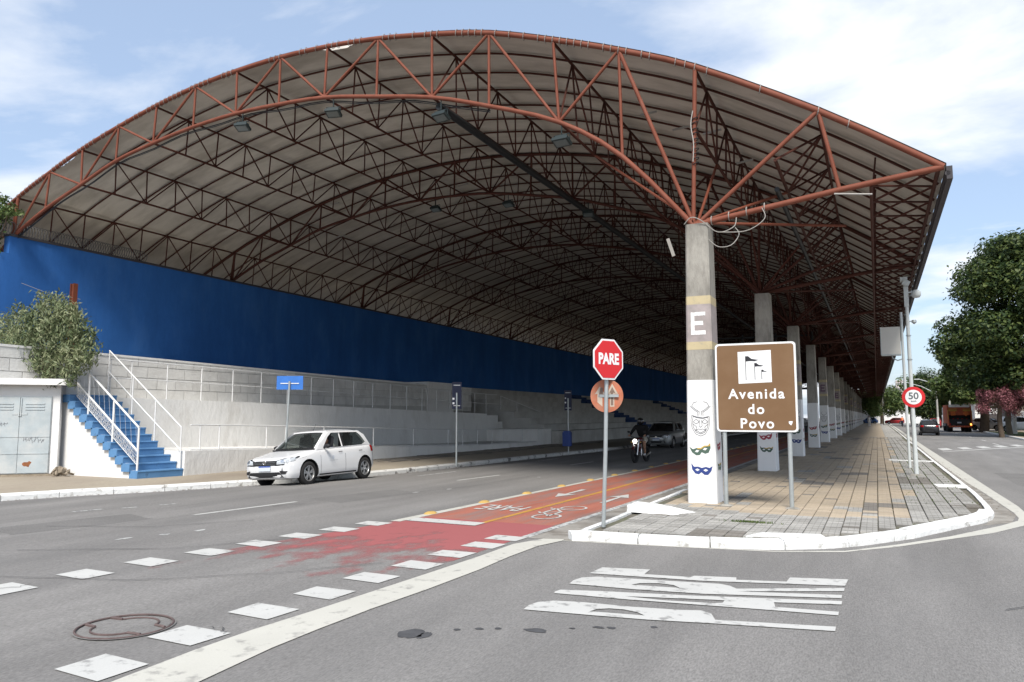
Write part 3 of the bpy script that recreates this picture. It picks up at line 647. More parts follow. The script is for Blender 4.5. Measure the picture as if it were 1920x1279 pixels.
# whitewashed wedge ramp beside the front column and painted patches on the paving
b = MB()
b.add([(-4.1, 13.3, 0), (-3.25, 13.2, 0), (-2.95, 13.75, 0), (-4.12, 14.0, 0), (-4.1, 13.33, .12), (-3.75, 13.32, .11), (-3.6, 13.85, .10), (-4.1, 13.97, .12)],
      [(0, 1, 5, 4), (1, 2, 6, 5), (2, 3, 7, 6), (3, 0, 4, 7), (4, 5, 6, 7)])
part('kerb_ramp', b, 'kerb_white', island)
def pave(pts, m, name, z=.012):
    b = MB(); b.prism(pts, -.01, z); return part(name, b, m, island)
pave([(-1.75, 11.32), (-.72, 11.68), (-.8, 11.95), (-1.6, 11.75)], 'kerb_white', 'painted_patch')
pave([(1.25, 21.2), (1.85, 21.1), (1.85, 22.0), (1.2, 21.9)], 'kerb_white', 'painted_patch')
pave([(.35, 33.0), (1.85, 32.5), (1.85, 33.1), (.35, 33.5)], 'kerb_white', 'painted_patch')
# paving tiles: the nearest 300 are parts, the others one joined mesh
TX, TY, GAP = .25, .25, .012
GAPY = .026
tiles = []
outl = [(p[0], p[1]) for p in front] + west
def inside(x, y, mrg=.0):
    c = False; n = len(outl)
    for i in range(n):
        x1, y1 = outl[i]; x2, y2 = outl[(i + 1) % n]
        if (y1 > y) != (y2 > y) and x < (x2 - x1) * (y - y1) / (y2 - y1) + x1: c = not c
    return c
YEND = 70.0
j = 0; y = 10.6
while y < YEND:
    i = 0; x = -4.05 + (TX / 2 if False else 0)
    while x < 1.8:
        cs = [(x, y), (x + TX - GAP, y), (x + TX - GAP, y + TY - GAPY), (x, y + TY - GAPY)]
        if all(inside(a, bb) and inside(a + .17, bb) and inside(a - .14, bb) and inside(a, bb - .17) for a, bb in cs): tiles.append((x, y, i, j))
        x += TX; i += 1
    y += TY; j += 1
tiles.sort(key=lambda t: t[1] + .12 * abs(t[0] + 1))
def tile_kind(x, y, i, j):
    if x > .45 + .35 * noise.noise(Vector((y * .35, 1, 4))) or y < 14.4 + .5 * math.sin(x): k = 'tile_grey'
    else: k = 'tile_tan'
    n = noise.noise(Vector((i * .31 + 3, j * .18, 2.0)))
    h = math.sin(i * 12.9898 + j * 78.233) * 43758.5453; h -= math.floor(h)
    blk = math.sin((i // 3) * 4.1 + (j // 5) * 9.7) * 917.3; blk -= math.floor(blk)
    if blk > .90 and n > -.15: k = 'tile_dark'
    elif h > .985: k = 'tile_dark'
    if k == 'tile_tan' and n > .42: k = 'tile_grey'
    return k
tmesh = {}
for k in ('tile_tan', 'tile_grey', 'tile_dark'):
    b = MB(); w, h = TX - GAP, TY - GAPY; c = .006
    b.add([(0, 0, -.04), (w, 0, -.04), (w, h, -.04), (0, h, -.04), (0, 0, -.004), (w, 0, -.004), (w, h, -.004), (0, h, -.004), (c, c, .002), (w - c, c, .002), (w - c, h - c, .002), (c, h - c, .002)],
          [(0, 1, 5, 4), (1, 2, 6, 5), (2, 3, 7, 6), (3, 0, 4, 7), (4, 5, 9, 8), (5, 6, 10, 9), (6, 7, 11, 10), (7, 4, 8, 11), (8, 9, 10, 11)])
    # a cast waffle: four grooves
    tmesh[k] = b.mesh('paving_tile', k)
for (x, y, i, j) in tiles[:300]:
    o = link('paving_tile', tmesh[tile_kind(x, y, i, j)], island, loc=(x, y, R.uniform(-.004, .003)), rot=(R.uniform(-.008, .008), R.uniform(-.008, .008), 0))
rest = MB(); kk = ['tile_tan', 'tile_grey', 'tile_dark']
w, h = TX - GAP, TY - GAPY
for (x, y, i, j) in tiles[300:]:
    dz = R.uniform(-.004, .003); m = kk.index(tile_kind(x, y, i, j)); c = .006
    rest.add([(x, y, -.03), (x + w, y, -.03), (x + w, y + h, -.03), (x, y + h, -.03), (x + c, y + c, dz), (x + w - c, y + c, dz), (x + w - c, y + h - c, dz), (x + c, y + h - c, dz)],
             [(0, 1, 5, 4), (1, 2, 6, 5), (2, 3, 7, 6), (3, 0, 4, 7), (4, 5, 6, 7)], m)
part('paving_tile_field', rest, kk, island, kind='stuff')
b = MB(); b.box(-4.0, .55, YEND, 245, -.03, -.004); part('far_paving', b, 'tile_tan', island)
b = MB(); b.box(.56, 1.82, YEND, 245, -.03, -.004); part('far_paving', b, 'tile_grey', island)
# weeds growing in the joints
b = MB()
for k in range(900):
    if k < 260: x, y = R.gauss(-1.92, .16), R.gauss(12.85, .05)
    else: x, y = R.uniform(.5, 1.75), R.uniform(17, 45)
    if k >= 260:
        if R.random() < .5: x = -4.05 + round((x + 4.05) / TX) * TX - .006
        else: y = 10.6 + round((y - 10.6) / TY) * TY - .006
    hh = R.uniform(.015, .045); a = R.uniform(0, 6.28); d = .012
    b.add([(x - d * math.cos(a), y - d * math.sin(a), -.01), (x + d * math.cos(a), y + d * math.sin(a), -.01), (x + R.uniform(-.02, .02), y + R.uniform(-.02, .02), hh)], [(0, 1, 2)])
part('weeds', b, 'leaf_mid', None, kind='stuff')
# gutters
flat('gutter', [[(-4.92, 10.55), (-4.12, 10.6), (-4.15, 14), (-4.2, 20), (-4.2, 240), (-4.62, 240), (-4.62, 20), (-4.72, 14)]], 'concrete_gutter', Z1)
flat('gutter', [[(1.4, 14.9), (2.0, 15.6), (2.24, 16.8), (2.2, 22), (2.13, 38), (2.2, 60), (2.4, 120), (2.5, 240), (2.2, 240), (2.12, 100), (2.0, 56), (1.96, 35), (1.96, 20), (1.9, 17.6), (1.84, 16.5), (1.6, 15.3)]], 'concrete_gutter', RZ + .002)

# ================================================================== LEFT PAVEMENT
kl = KL[1:]
b = MB()
for (xa, ya), (xb, yb) in zip(kl[:-1], kl[1:]):
    for (u0, z0_), (u1, z1_) in (((0.1, -.115), (1.6, -.02)), ((1.6, -.02), (40, 0.0))):
        b.add([(xa - u0, ya, z0_), (xa - u1, ya, z1_), (xb - u1, yb, z1_), (xb - u0, yb, z0_)], [(0, 1, 2, 3)])
lwalk = part('left_pavement', b, 'side_tan', None, kind='structure')
kerb_run(kl[:7], .22, -.10, 'kerb_white', lwalk, 1.2, inward=1, zb=-.32)
kerb_run(kl[6:], .22, -.10, 'kerb_dirty', lwalk, 1.2, inward=1, zb=-.32)
b = MB()
for k in range(9):   # darker repaired strips in the left paving
    y = 22 + k * 3.1; b.box(-18.1, -16.3, y, y + .5, -.02, .004)
for k in range(3): b.box(-17.9 + k * .6, -17.75 + k * .6, 24, 60, -.02, .0025)
part('dark_tile_band', b, 'tile_dark', lwalk)

# ================================================================== RIGHT PAVEMENT AND VERGE
rk = [(13.0, 40), (11.4, 50), (10.3, 60), (9.95, 68.6), (10.3, 82), (10.7, 97), (11.4, 130), (12, 260)]
b = MB(); b.prism(rk + [(80, 260), (80, 40)], RZ - .05, .0)
rwalk = part('right_pavement', b, 'side_tan', None, kind='structure')
kerb_run(rk, .18, .012, 'kerb_white', rwalk, 1.2, inward=-1)

# ================================================================== STANDS ON THE LEFT
# the high blue wall at the back, white below
WX = -26.3
BY = [8.0, 16, 20, 26, 34, 42, 60, 90, 150, 240]
def zb_(y): return np.interp(y, [8, 18, 24, 42, 66, 240], [4.12, 4.10, 3.98, 3.78, 3.62, 3.4])
wall = thing('back_wall', 'tall blue wall with a white lower band behind the stands', 'wall', (WX, 15, 0))
def W(mb_, name, m, **k):
    me = mb_.mesh(name, m); me.transform(Matrix.Translation(-wall.location)); return link(name, me, wall, **k)
b = MB()
ys_ = [15.4, 18, 21, 24, 28, 34, 42, 60, 90, 150, 240]
def ztop(y): return 7.8
for i in range(len(ys_) - 1):
    a, c = ys_[i], ys_[i + 1]
    b.add([(WX, a, zb_(a)), (WX, c, zb_(c)), (WX, c, 7.8), (WX, a, 7.8), (WX - .3, a, zb_(a)), (WX - .3, c, zb_(c)), (WX - .3, c, 7.8), (WX - .3, a, 7.8)], [(0, 1, 2, 3), (3, 2, 6, 7), (4, 7, 6, 5)])
b.add([(WX, 15.4, zb_(15.4)), (WX, 15.4, 7.8), (WX - .3, 15.4, 7.8), (WX - .3, 15.4, zb_(15.4))], [(0, 1, 2, 3)])
b.box(WX - .3, WX, 3, 15.4, 4.1, 7.2)
W(b, 'blue_upper_wall', 'blue_wall')
b = MB(); b.box(WX - .34, WX + .05, 15.4, 240, 7.8, 7.88); W(b, 'coping', 'sheet_edge')
b = MB()
yy = [3] + ys_
for i in range(len(yy) - 1):
    a, c = yy[i], yy[i + 1]
    b.add([(WX + .03, a, 0), (WX + .03, c, 0), (WX + .03, c, zb_(c)), (WX + .03, a, zb_(a)), (WX - .3, a, zb_(a)), (WX - .3, c, zb_(c))], [(0, 1, 2, 3), (3, 2, 5, 4)])
W(b, 'mortar_bed', 'mortar')
# concrete blocks of the white band that can be told apart (courses behind the upper railing)
PX = -22.8
def zp(y): return float(np.interp(y, [12, 16, 24, 36, 42, 60], [3.80, 3.76, 3.65, 3.48, 3.44, 3.35]))
bl = MB(); bw, bh = .78, .385
cnt = 0
proto = MB(); proto.box(0, .02, 0, bw - .025, 0, bh - .022); pm = proto.mesh('wall_block', 'block_wall')
for c in range(5):
    z = 2.25 + c * bh
    y = 12.0 + (c % 2) * bw / 2
    while y < 41:
        zt = zp(y + bw) - .03
        if z + bh > zt + .2: break
        if z + bh - .02 > zt:
            bl.box(PX + .03, PX + .052, y, y + bw - .025, z, zt)
        elif cnt < 290:
            o = link('wall_block', pm, wall, loc=(PX + .03 - wall.location.x + R.uniform(-.004, .004), y - 15, z)); cnt += 1
        else: bl.box(PX + .03, PX + .052, y, y + bw - .025, z, z + bh - .022)
        y += bw
for i in range(len(yy) - 1):
    a, c = yy[i], yy[i + 1]
    if a >= 42: bl.add([(WX + .045, a, 2.2), (WX + .045, c, 2.2), (WX + .045, c, zb_(c) - .01), (WX + .045, a, zb_(a) - .01)], [(0, 1, 2, 3)])
b = MB()
for i in range(15):
    a = 12 + 29.6 * i / 15; c = 12 + 29.6 * (i + 1) / 15
    b.add([(PX + .03, a, 2.0), (PX + .03, c, 2.0), (PX + .03, c, zp(c) - .06), (PX + .03, a, zp(a) - .06)], [(0, 1, 2, 3)])
b.add([(PX + .03, 41.6, 0), (WX, 41.6, 0), (WX, 41.6, zp(41.6)), (PX + .03, 41.6, zp(41.6))], [(0, 1, 2, 3)])
W(b, 'mortar_bed', 'mortar')
b = MB()
for i in range(15):
    a = 12 + 29.6 * i / 15; c = 12 + 29.6 * (i + 1) / 15
    b.add([(PX + .07, a, zp(a) - .07), (PX + .07, c, zp(c) - .07), (PX + .07, c, zp(c)), (PX + .07, a, zp(a)), (WX, a, zp(a)), (WX, c, zp(c)), (PX, a, zp(a) - .07), (PX, c, zp(c) - .07)], [(0, 1, 2, 3), (3, 2, 5, 4), (6, 7, 1, 0)])
W(b, 'wall_cap', 'white_wall')
W(bl, 'white_band', 'block_wall', kind='stuff')

# second retaining wall (X=-21.6) and its corridor, first wall (X=-18.2) with the low ramp
def z2(y): return np.interp(y, [12, 17.5, 24, 41, 60], [2.30, 2.28, 2.2, 1.86, 1.8])
def z1(y): return np.interp(y, [15, 17, 34, 40, 60], [.70, .68, .25, .2, .2])
terr = thing('ramp_terrace', 'whitewashed stepped retaining walls with ramps below the blue wall', 'terrace', (-20, 16, 0))
def T(mb_, name, m, smooth=None, **k):
    me = mb_.mesh(name, m, smooth); me.transform(Matrix.Translation(-terr.location)); return link(name, me, terr, **k)
def wall_strip(X, y0, y1, zlo, zhi, X2, n=14):
    b = MB()
    for i in range(n):
        a = y0 + (y1 - y0) * i / n; c = y0 + (y1 - y0) * (i + 1) / n
        b.add([(X, a, zlo(a)), (X, c, zlo(c)), (X, c, zhi(c)), (X, a, zhi(a)), (X2, a, zhi(a)), (X2, c, zhi(c))], [(0, 1, 2, 3), (3, 2, 5, 4)])
    b.add([(X, y1, zlo(y1)), (X2, y1, zlo(y1)), (X2, y1, zhi(y1)), (X, y1, zhi(y1))], [(0, 1, 2, 3)])
    b.add([(X, y0, zlo(y0)), (X2, y0, zlo(y0)), (X2, y0, zhi(y0)), (X, y0, zhi(y0))], [(0, 1, 2, 3)])
    return b
zero = lambda y: -.02
T(wall_strip(-18.2, 15.95, 41.5, zero, z1, -21.6), 'lower_wall', 'white_wall')
T(wall_strip(-21.6, 15.95, 41.5, zero, z2, WX + .1), 'upper_wall', 'white_wall')
T(wall_strip(-23.4, 14.9, 15.95, zero, lambda y: 2.28, WX + .1, 2), 'upper_wall', 'white_wall')
# stepped ends of the terrace
for (y0, y1, z) in [(41.5, 43.0, 1.76), (43.0, 44.8, 1.36), (44.8, 46.6, .95)]:
    b = MB(); b.box(-24.4, -21.6, y0, y1, 0, z); T(b, 'end_step', 'white_wall')
b = MB(); b.box(-21.6, -18.2, 41.5, 43.6, 0, .93); T(b, 'end_step', 'white_wall')
# pilaster and small raised box near where the bleachers begin
b = MB(); b.box(-24.2, -22.70, 36.4, 39.3, 1.8, 3.64); T(b, 'raised_box', 'white_wall')

def railing(name, label, X, y0, y1, posts, zf, top, mid, ext=None, r=.022, group=None, m='rail_white', lo=None):
    t = thing(name, label, 'railing', (X, y0, 0), group=group)
    off = Matrix.Translation(-t.location)
    def P_(mb_, nm):
        me = mb_.mesh(nm, m, 60); me.transform(off); link(nm, me, t)
    for y in posts:
        b = MB(); b.tube([(X, y, zf(y)), (X, y, zf(y) + top)], r, 8); P_(b, 'post')
    yy_ = [y0 + (y1 - y0) * i / 10 for i in range(11)]
    b = MB(); b.tube([(X, y, zf(y) + top) for y in yy_], r, 8); P_(b, 'top_rail')
    if mid: b = MB(); b.tube([(X, y, zf(y) + mid) for y in yy_], r * .8, 8); P_(b, 'middle_rail')
    if lo is not None: b = MB(); b.tube([(X, y, zf(y) + lo) for y in yy_], r * .8, 8); P_(b, 'bottom_rail')
    return t
railing('railing', 'long white railing on the upper ramp wall below the blue wall', -21.66, 15.95, 43.0, [16.0, 16.75] + [18.12 + 1.46 * k for k in range(17)], z2, 1.2, .62)
railing('railing', 'low white railing along the lower ramp just above the pavement', -18.28, 16.2, 41.3, [16.55, 17.29, 19.3, 20.2, 22.2, 25.25, 28.19, 31.17, 32.56, 34.1, 35.7, 37.1, 39.5], z1, .76, None, lo=.03)
def rampz(y): return np.interp(y, [42.5, 50.5], [2.2, .95])
railing('railing', 'short sloping handrail going down the end steps of the ramps', -21.4, 43.0, 50.0, [43.0, 45.4, 50.0], rampz, .85, None)

# bleachers
bleach = thing('bleachers', 'long white concrete bleachers rising to the dark blue wall', 'bleachers', (-18, 43, 0))
NROW = 8
for k in range(NROW):
    x = -17.7 - k * 1.02; z = .78 + k * .405
    b = MB(); y0 = 43.65 + (0 if k < 1 else 0)
    b.box(x - 1.02 - .0, x, y0 if k else 43.65, 240, z - .5 if k else 0, z)
    b.box(x - .02, x + .035, y0, 240, z - .075, z + .004)
    me = b.mesh('bench_row', 'bleacher'); me.transform(Matrix.Translation(-bleach.location)); link('bench_row', me, bleach)
b = MB(); b.add([(-18.6, 43.64, 0), (-26, 43.64, 0), (-26, 43.64, 3.6), (-18.6, 43.64, .75)], [(0, 1, 2, 3)])
me = b.mesh('end_wall', 'bleacher'); me.transform(Matrix.Translation(-bleach.location)); link('end_wall', me, bleach)
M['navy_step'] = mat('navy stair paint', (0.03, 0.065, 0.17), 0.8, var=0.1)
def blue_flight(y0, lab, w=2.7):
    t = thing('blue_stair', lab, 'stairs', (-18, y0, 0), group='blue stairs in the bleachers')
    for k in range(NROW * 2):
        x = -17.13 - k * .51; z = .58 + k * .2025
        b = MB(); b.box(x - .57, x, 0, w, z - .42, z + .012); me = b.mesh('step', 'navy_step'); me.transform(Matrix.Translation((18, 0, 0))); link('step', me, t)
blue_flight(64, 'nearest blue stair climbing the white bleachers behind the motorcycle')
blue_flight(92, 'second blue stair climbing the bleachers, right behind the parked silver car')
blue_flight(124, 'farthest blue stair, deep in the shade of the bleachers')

# foreground staircase, blue steps, white side wall, railings
st = thing('staircase', 'blue painted concrete stairs with white side wall and white railings', 'staircase', (-18.45, 14.6, 0))
so = Matrix.Translation(-st.location)
def SP(mb_, nm, m, smooth=None, parent=None):
    me = mb_.mesh(nm, m, smooth)
    me.transform(so); return link(nm, me, parent or st)
SY0, SY1 = 14.6, 15.93
NS = 12
sxx = lambda y, k: (-18.45 + (y - SY0) * .17) - .272 * k
for k in range(NS):
    z = (k + 1) * .195; b = MB(); a0, a1 = sxx(SY0, k), sxx(SY1, k); dep = .34 if k < NS - 1 else 4.5
    e = .05 if k else 0
    # rounded nosing
    b.add([(a0 - dep, SY0 - e, z - .23), (a1 - dep, SY1, z - .23), (a1 - .02, SY1, z - .23), (a0 - .02, SY0 - e, z - .23),
           (a0 - .005, SY0 - e, z - .05), (a1 - .005, SY1, z - .05), (a0 + .015, SY0 - e, z - .03), (a1 + .015, SY1, z - .03),
           (a0 + .008, SY0 - e, z), (a1 + .008, SY1, z), (a0 - dep, SY0 - e, z), (a1 - dep, SY1, z)],
          [(3, 2, 5, 4), (4, 5, 7, 6), (6, 7, 9, 8), (8, 9, 11, 10), (0, 3, 4, 6, 8, 10), (1, 11, 9, 7, 5, 2), (0, 10, 11, 1), (0, 1, 2, 3)])
    SP(b, 'step', 'blue_step')
prof = [(-18.45, 0)]
for k in range(NS): prof += [(sxx(SY0, k) - .03, (k + 1) * .195 - .19), (sxx(SY0, k) - .03, (k + 1) * .195 - .02)]
prof += [(-26.2, NS * .195 - .02), (-26.2, 0)]
prof = [(-18.47, -.02)] + prof[1:-1] + [(-26.2, -.02)]
b = MB(); b.poly3(prof, fn=lambda x, z: Vector((x, SY0 + .03, z)), th=lambda x, z: Vector((x, SY0 + .2, z)))
SP(b, 'side_wall', 'white_wall')
b = MB(); b.poly3(prof, fn=lambda x, z: Vector((x + .2, SY1 - .01, z - .01)), th=lambda x, z: Vector((x + .2, SY1 + .02, z - .01)))
# railings
def srail(Y, X0, zoff, m='rail_white', mesh=False, nm='near_railing', posts=(0.0, 1.08, 2.18), r=.03, L_=2.75):
    f = lambda s, h: Vector((X0 - s, Y, s * .717 + h + zoff))
    ry = link(nm, None, st)
    def RP(b, n2): me = b.mesh(n2, m, 60); me.transform(so); link(n2, me, ry)
    for s in posts: b = MB(); b.tube([f(s, -.02 if s else -.1), f(s, 1.38)], r, 8); RP(b, 'post')
    b = MB(); b.tube([f(0, 1.38), f(L_, 1.38)], r, 8); RP(b, 'top_rail')
    b = MB(); b.tube([f(0, .72), f(L_, .72)], r * .95, 8); RP(b, 'middle_rail')
    if mesh:
        b = MB(); b.tube([f(0, .34), f(L_, .34)], .012, 6); RP(b, 'bottom_rail')
        b = MB()
        for k in range(46):
            s = .04 + k * .059
            b.tube([f(s, .34), f(s + R.uniform(-.03, .03), .72)], .0035, 4, caps=False)
            if k % 2: b.tube([f(s, .34), f(min(s + .3, L_), .72)], .0035, 4, caps=False)
            if k % 3 == 0 and s > .3: b.tube([f(s, .36), f(s - .22, .71)], .0035, 4, caps=False)
            if k % 4 == 0: b.tube([f(s, .74), f(min(s + .1, L_), 1.36)], .003, 4, caps=False)
        for q in range(4): b.tube([f(0, .40 + q * .085), f(L_, .40 + q * .085)], .003, 4, caps=False)
        RP(b, 'wire_infill')
srail(14.66, -18.55, 0.0, mesh=True, nm='near_railing')
srail(15.88, -18.3, 0.0, nm='far_railing', posts=(0.0, 1.12, 2.15, 3.28), r=.022, L_=3.3)
# rubble and plants by the foot of the side wall
b = MB()
for k in range(12):
    x = R.uniform(-21.5, -20.9); y = 14.45 - R.random() * .35; s = R.uniform(.04, .13)
    vs = [Vector((R.uniform(-1, 1), R.uniform(-1, 1), R.uniform(-.3, 1))).normalized() * s for _ in range(9)]
    bm = bmesh.new(); [bm.verts.new(v + Vector((x, y, s * .3 + (.12 if R.random() < .4 and x < -21 else 0)))) for v in vs]; bmesh.ops.convex_hull(bm, input=bm.verts)
    bm.verts.ensure_lookup_table(); b.add([v.co for v in bm.verts], [tuple(v.index for v in f.verts) for f in bm.faces]); bm.free()
part('rubble', b, 'dirt', None, kind='stuff')

# ================================================================== CANOPY
U = [(1.3, 6.25), (-0.79, 7.69), (-3.17, 9.08), (-4.84, 9.82), (-6.42, 10.41), (-8.10, 10.96), (-9.72, 11.30), (-11.37, 11.56), (-13.04, 11.71), (-14.70, 11.75), (-16.33, 11.69), (-17.99, 11.53), (-19.64, 11.25), (-21.34, 10.87), (-23.05, 10.41), (-24.66, 9.85), (-26.30, 9.21), (-28.9, 7.95), (-31.2, 6.4)]
L = [(-3.28, 5.66), (-4.79, 7.37), (-6.28, 8.41), (-8.09, 9.12), (-9.70, 9.64), (-11.39, 9.98), (-13.11, 10.28), (-14.71, 10.38), (-16.33, 10.40), (-18.03, 10.29), (-19.73, 10.06), (-21.40, 9.75), (-23.03, 9.20), (-24.80, 8.60), (-26.39, 7.86), (-27.5, 7.15), (-28.9, 6.2)]
YT, BAY, NB = 15.6, 9.8, 23
R1, A1, B1 = (-0.46, 6.05), (0.09, 6.06), (-1.62, 6.82)
canopy = thing('arched_canopy', 'huge arched canopy of red steel trusses with pale sheet roofing over the avenue', 'canopy', (0, YT, 0))
def smooth_curve(P, n):
    """Catmull-Rom through the nodes"""
    o = []
    for i in range(len(P) - 1):
        p0 = P[max(i - 1, 0)]; p1 = P[i]; p2 = P[i + 1]; p3 = P[min(i + 2, len(P) - 1)]
        for k in range(n):
            t = k / n
            o.append(tuple(.5 * ((2 * p1[a]) + (-p0[a] + p2[a]) * t + (2 * p0[a] - 5 * p1[a] + 4 * p2[a] - p3[a]) * t * t + (-p0[a] + 3 * p1[a] - 3 * p2[a] + p3[a]) * t ** 3) for a in (0, 1)))
    o.append(P[-1]); return o
Us = smooth_curve(U, 3); Ls = smooth_curve(L, 3)
V3 = lambda p, y=0: Vector((p[0], y, p[1]))
# members of one arch truss: (name, points, radius)
def arch_members():
    ms = [('upper_chord', [V3(p) for p in Us], .062), ('lower_chord', [V3(p) for p in Ls], .055),
          ('cantilever_chord', [V3(L[0]), V3(R1), V3(U[0])], .060)]
    col0 = L[0]
    for k in range(3, 17): ms.append(('strut', [V3(U[k]), V3(L[k - 2])], .035))
    for k in (3, 5, 7, 9, 11, 13, 15):
        if k > 3: ms.append(('strut', [V3(U[k]), V3(L[k - 3])], .037))
        else: ms.append(('strut', [V3(U[3]), V3((col0[0], col0[1] + .05))], .046))
        ms.append(('strut', [V3(U[k]), V3(L[k - 1])], .037))
    ms += [('strut', [V3(U[2]), V3(col0)], .046), ('strut', [V3(U[1]), V3((col0[0] + .1, col0[1] + .03))], .046), ('strut', [V3(U[1]), V3(R1)], .042),
           ('strut', [V3(U[16]), V3((-26.65, 6.95))], .055), ('strut', [V3((-26.95, 7.5)), V3((-26.65, 6.95))], .05), ('strut', [V3(L[14]), V3((-26.65, 6.95))], .05),
           ('strut', [V3(U[17]), V3(L[14])], .045)]
    return ms
AM = arch_members()
WEB_INDIV = 2
arch_joined = None
strut_cache = {}
for k in range(NB + 1):
    m = 'steel_red' if k == 0 else 'steel_shaded'
    if k <= WEB_INDIV:
        root = link('arch_truss', None, canopy, loc=(0, k * BAY, 0))
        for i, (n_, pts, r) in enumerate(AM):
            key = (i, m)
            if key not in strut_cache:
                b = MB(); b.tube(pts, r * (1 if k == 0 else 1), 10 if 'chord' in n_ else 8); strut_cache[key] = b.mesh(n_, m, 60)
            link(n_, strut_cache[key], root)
        if k == 0:
            # tie wires that lash the sheet to the front chord
            b = MB()
            for i in range(6, 52 * 3):
                f = i / 3; i0 = int(f)
                if i0 >= len(Us) - 4: break
                p = Vector((Us[i0][0], 0, Us[i0][1])).lerp(Vector((Us[i0 + 1][0], 0, Us[i0 + 1][1])), f - i0)
                if R.random() < .35: continue
                q = [(p.x + .088 * math.cos(t) * .2 + .02 * math.sin(t), -.09 * math.cos(t), p.z + .09 * math.sin(t)) for t in [2 * math.pi * j / 10 for j in range(10)]]
                b.tube(q, .009, 4, closed=True)
            part('tie_wires', b, 'cable_white', root, kind='stuff')
    else:
        if arch_joined is None:
            b = MB()
            for (n_, pts, r) in AM: b.tube(pts, r, 6)
            arch_joined = b.mesh('arch_truss', m, 60)
        link('arch_truss', arch_joined, canopy, loc=(0, k * BAY, 0))
# longitudinal trusses
NP = 8; DP = BAY / NP
LT = [(U[k], L[k - 2]) for k in range(4, 17, 2)] + [(U[2], (-3.2, 7.72)), (U[1], B1)]
def long_members(t, bt):
    o = lambda p, y: Vector((p[0], y, p[1] - .06))
    ms = [('top_chord', [o(t, 0), o(t, BAY)], .036), ('bottom_chord', [V3(bt, 0), V3(bt, BAY)], .036)]
    for p in range(1, NP): ms.append(('web_bar', [o(t, p * DP), V3(bt, p * DP)], .024))
    for p in range(0, NP):
        a, c = (p, p + 1) if p % 2 else (p + 1, p)
        ms.append(('web_bar', [o(t, a * DP), V3(bt, c * DP)], .024))
    return ms
lt_cache = {}
for li, (t, bt) in enumerate(LT):
    ms = long_members(t, bt)
    for k in range(NB):
        if k == 0 or (k == 1 and li in (2, 3, 4, 5)):
            root = link('long_truss', None, canopy, loc=(0, k * BAY, 0))
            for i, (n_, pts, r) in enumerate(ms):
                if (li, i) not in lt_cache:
                    b = MB(); b.tube(pts, r, 6); lt_cache[(li, i)] = b.mesh(n_, 'steel_shaded', 60)
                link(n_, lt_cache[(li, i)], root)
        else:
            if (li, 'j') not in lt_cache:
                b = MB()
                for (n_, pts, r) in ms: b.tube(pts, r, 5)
                lt_cache[(li, 'j')] = b.mesh('long_truss', 'steel_shaded', 60)
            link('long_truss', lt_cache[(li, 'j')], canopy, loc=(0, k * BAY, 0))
# eave lattice between the cantilever chord and the outer edge
b = MB(); e0, e1 = (1.22, 6.24), A1
b.tube([V3(e0, 0), V3(e0, BAY)], .04, 6); b.tube([V3(e1, 0), V3(e1, BAY)], .036, 6)
for p in range(NP):
    b.tube([V3(e0, p * DP), V3(e1, (p + 1) * DP)], .024, 5); b.tube([V3(e1, p * DP), V3(e0, (p + 1) * DP)], .024, 5)
    b.tube([V3(e1, (p + 1) * DP), V3((0.2, 6.98), (p + 1) * DP)], .02, 5)
em = b.mesh('eave_lattice', 'steel_shaded', 60)
b = MB(); b.tube([V3((1.36, 6.13), 0), V3((1.36, 6.13), BAY)], .05, 6); b.box(1.34, 1.44, 0, BAY, 6.02, 6.26)
gm = b.mesh('edge_gutter', 'sheet_edge')
# knee braces from the column head
b = MB(); c0 = Vector((-3.2, 0, 5.7))
for (p, y) in [((-3.2, 7.72), DP * 2), (B1, DP * 2), (R1, DP * 2.5), (L[2], DP * 2)]:
    b.tube([c0, V3(p, y)], .032, 6); b.tube([c0, V3(p, -y)], .032, 6) if False else None
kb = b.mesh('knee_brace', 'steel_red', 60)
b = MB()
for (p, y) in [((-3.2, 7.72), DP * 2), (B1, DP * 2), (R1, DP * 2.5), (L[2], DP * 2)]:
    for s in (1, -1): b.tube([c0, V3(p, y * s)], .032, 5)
kb2 = b.mesh('knee_brace', 'steel_shaded', 60)
pm_ = MB(); pm_.tube([Vector((p[0] + 0, 0, p[1] + .02)) for p in Us], .030, 6); purl = pm_.mesh('purlin', 'steel_shaded', 60)
# the sheet in strips between the purlins
def strip_mesh(front=False):
    b = MB(); nn = 4; pts = Us
    vs = []
    for j in range(nn + 1):
        y = DP * j / nn + (.015 if j == nn else 0); sag = .05 * math.sin(math.pi * j / nn)
        for i, p in enumerate(pts):
            q0 = pts[max(i - 1, 0)]; q1 = pts[min(i + 1, len(pts) - 1)]; d = Vector((q1[0] - q0[0], q1[1] - q0[1])).normalized(); nx, nz = (d.y, -d.x)
            off = .085 + sag + (.014 * noise.noise(Vector((i * .7, y * 1.5, 3 if front else 8))) * math.sin(math.pi * j / nn) if not (front and j == 0) else 0)
            vs.append((p[0] + nx * off, y, p[1] + nz * off))
    if front:   # the loose front hem dips away from the chord in a few places
        for i in range(len(pts)):
            for (c_, w_, a_) in ((23.5, 1.2, .16), (43.5, 1.0, .13), (20, 1.0, .06)):
                g = math.exp(-((i - c_) / w_) ** 2) * a_; v = vs[i]; vs[i] = (v[0], v[1] + g * .9, v[2] - g * 1.2)
    n = len(pts); fs = [(j * n + i, j * n + i + 1, (j + 1) * n + i + 1, (j + 1) * n + i) for j in range(nn) for i in range(n - 1)]
    b.add(vs, fs); me = b.mesh('roof_sheet', 'membrane', 80); return me
s0, s1 = strip_mesh(True), strip_mesh()
cnt = 0
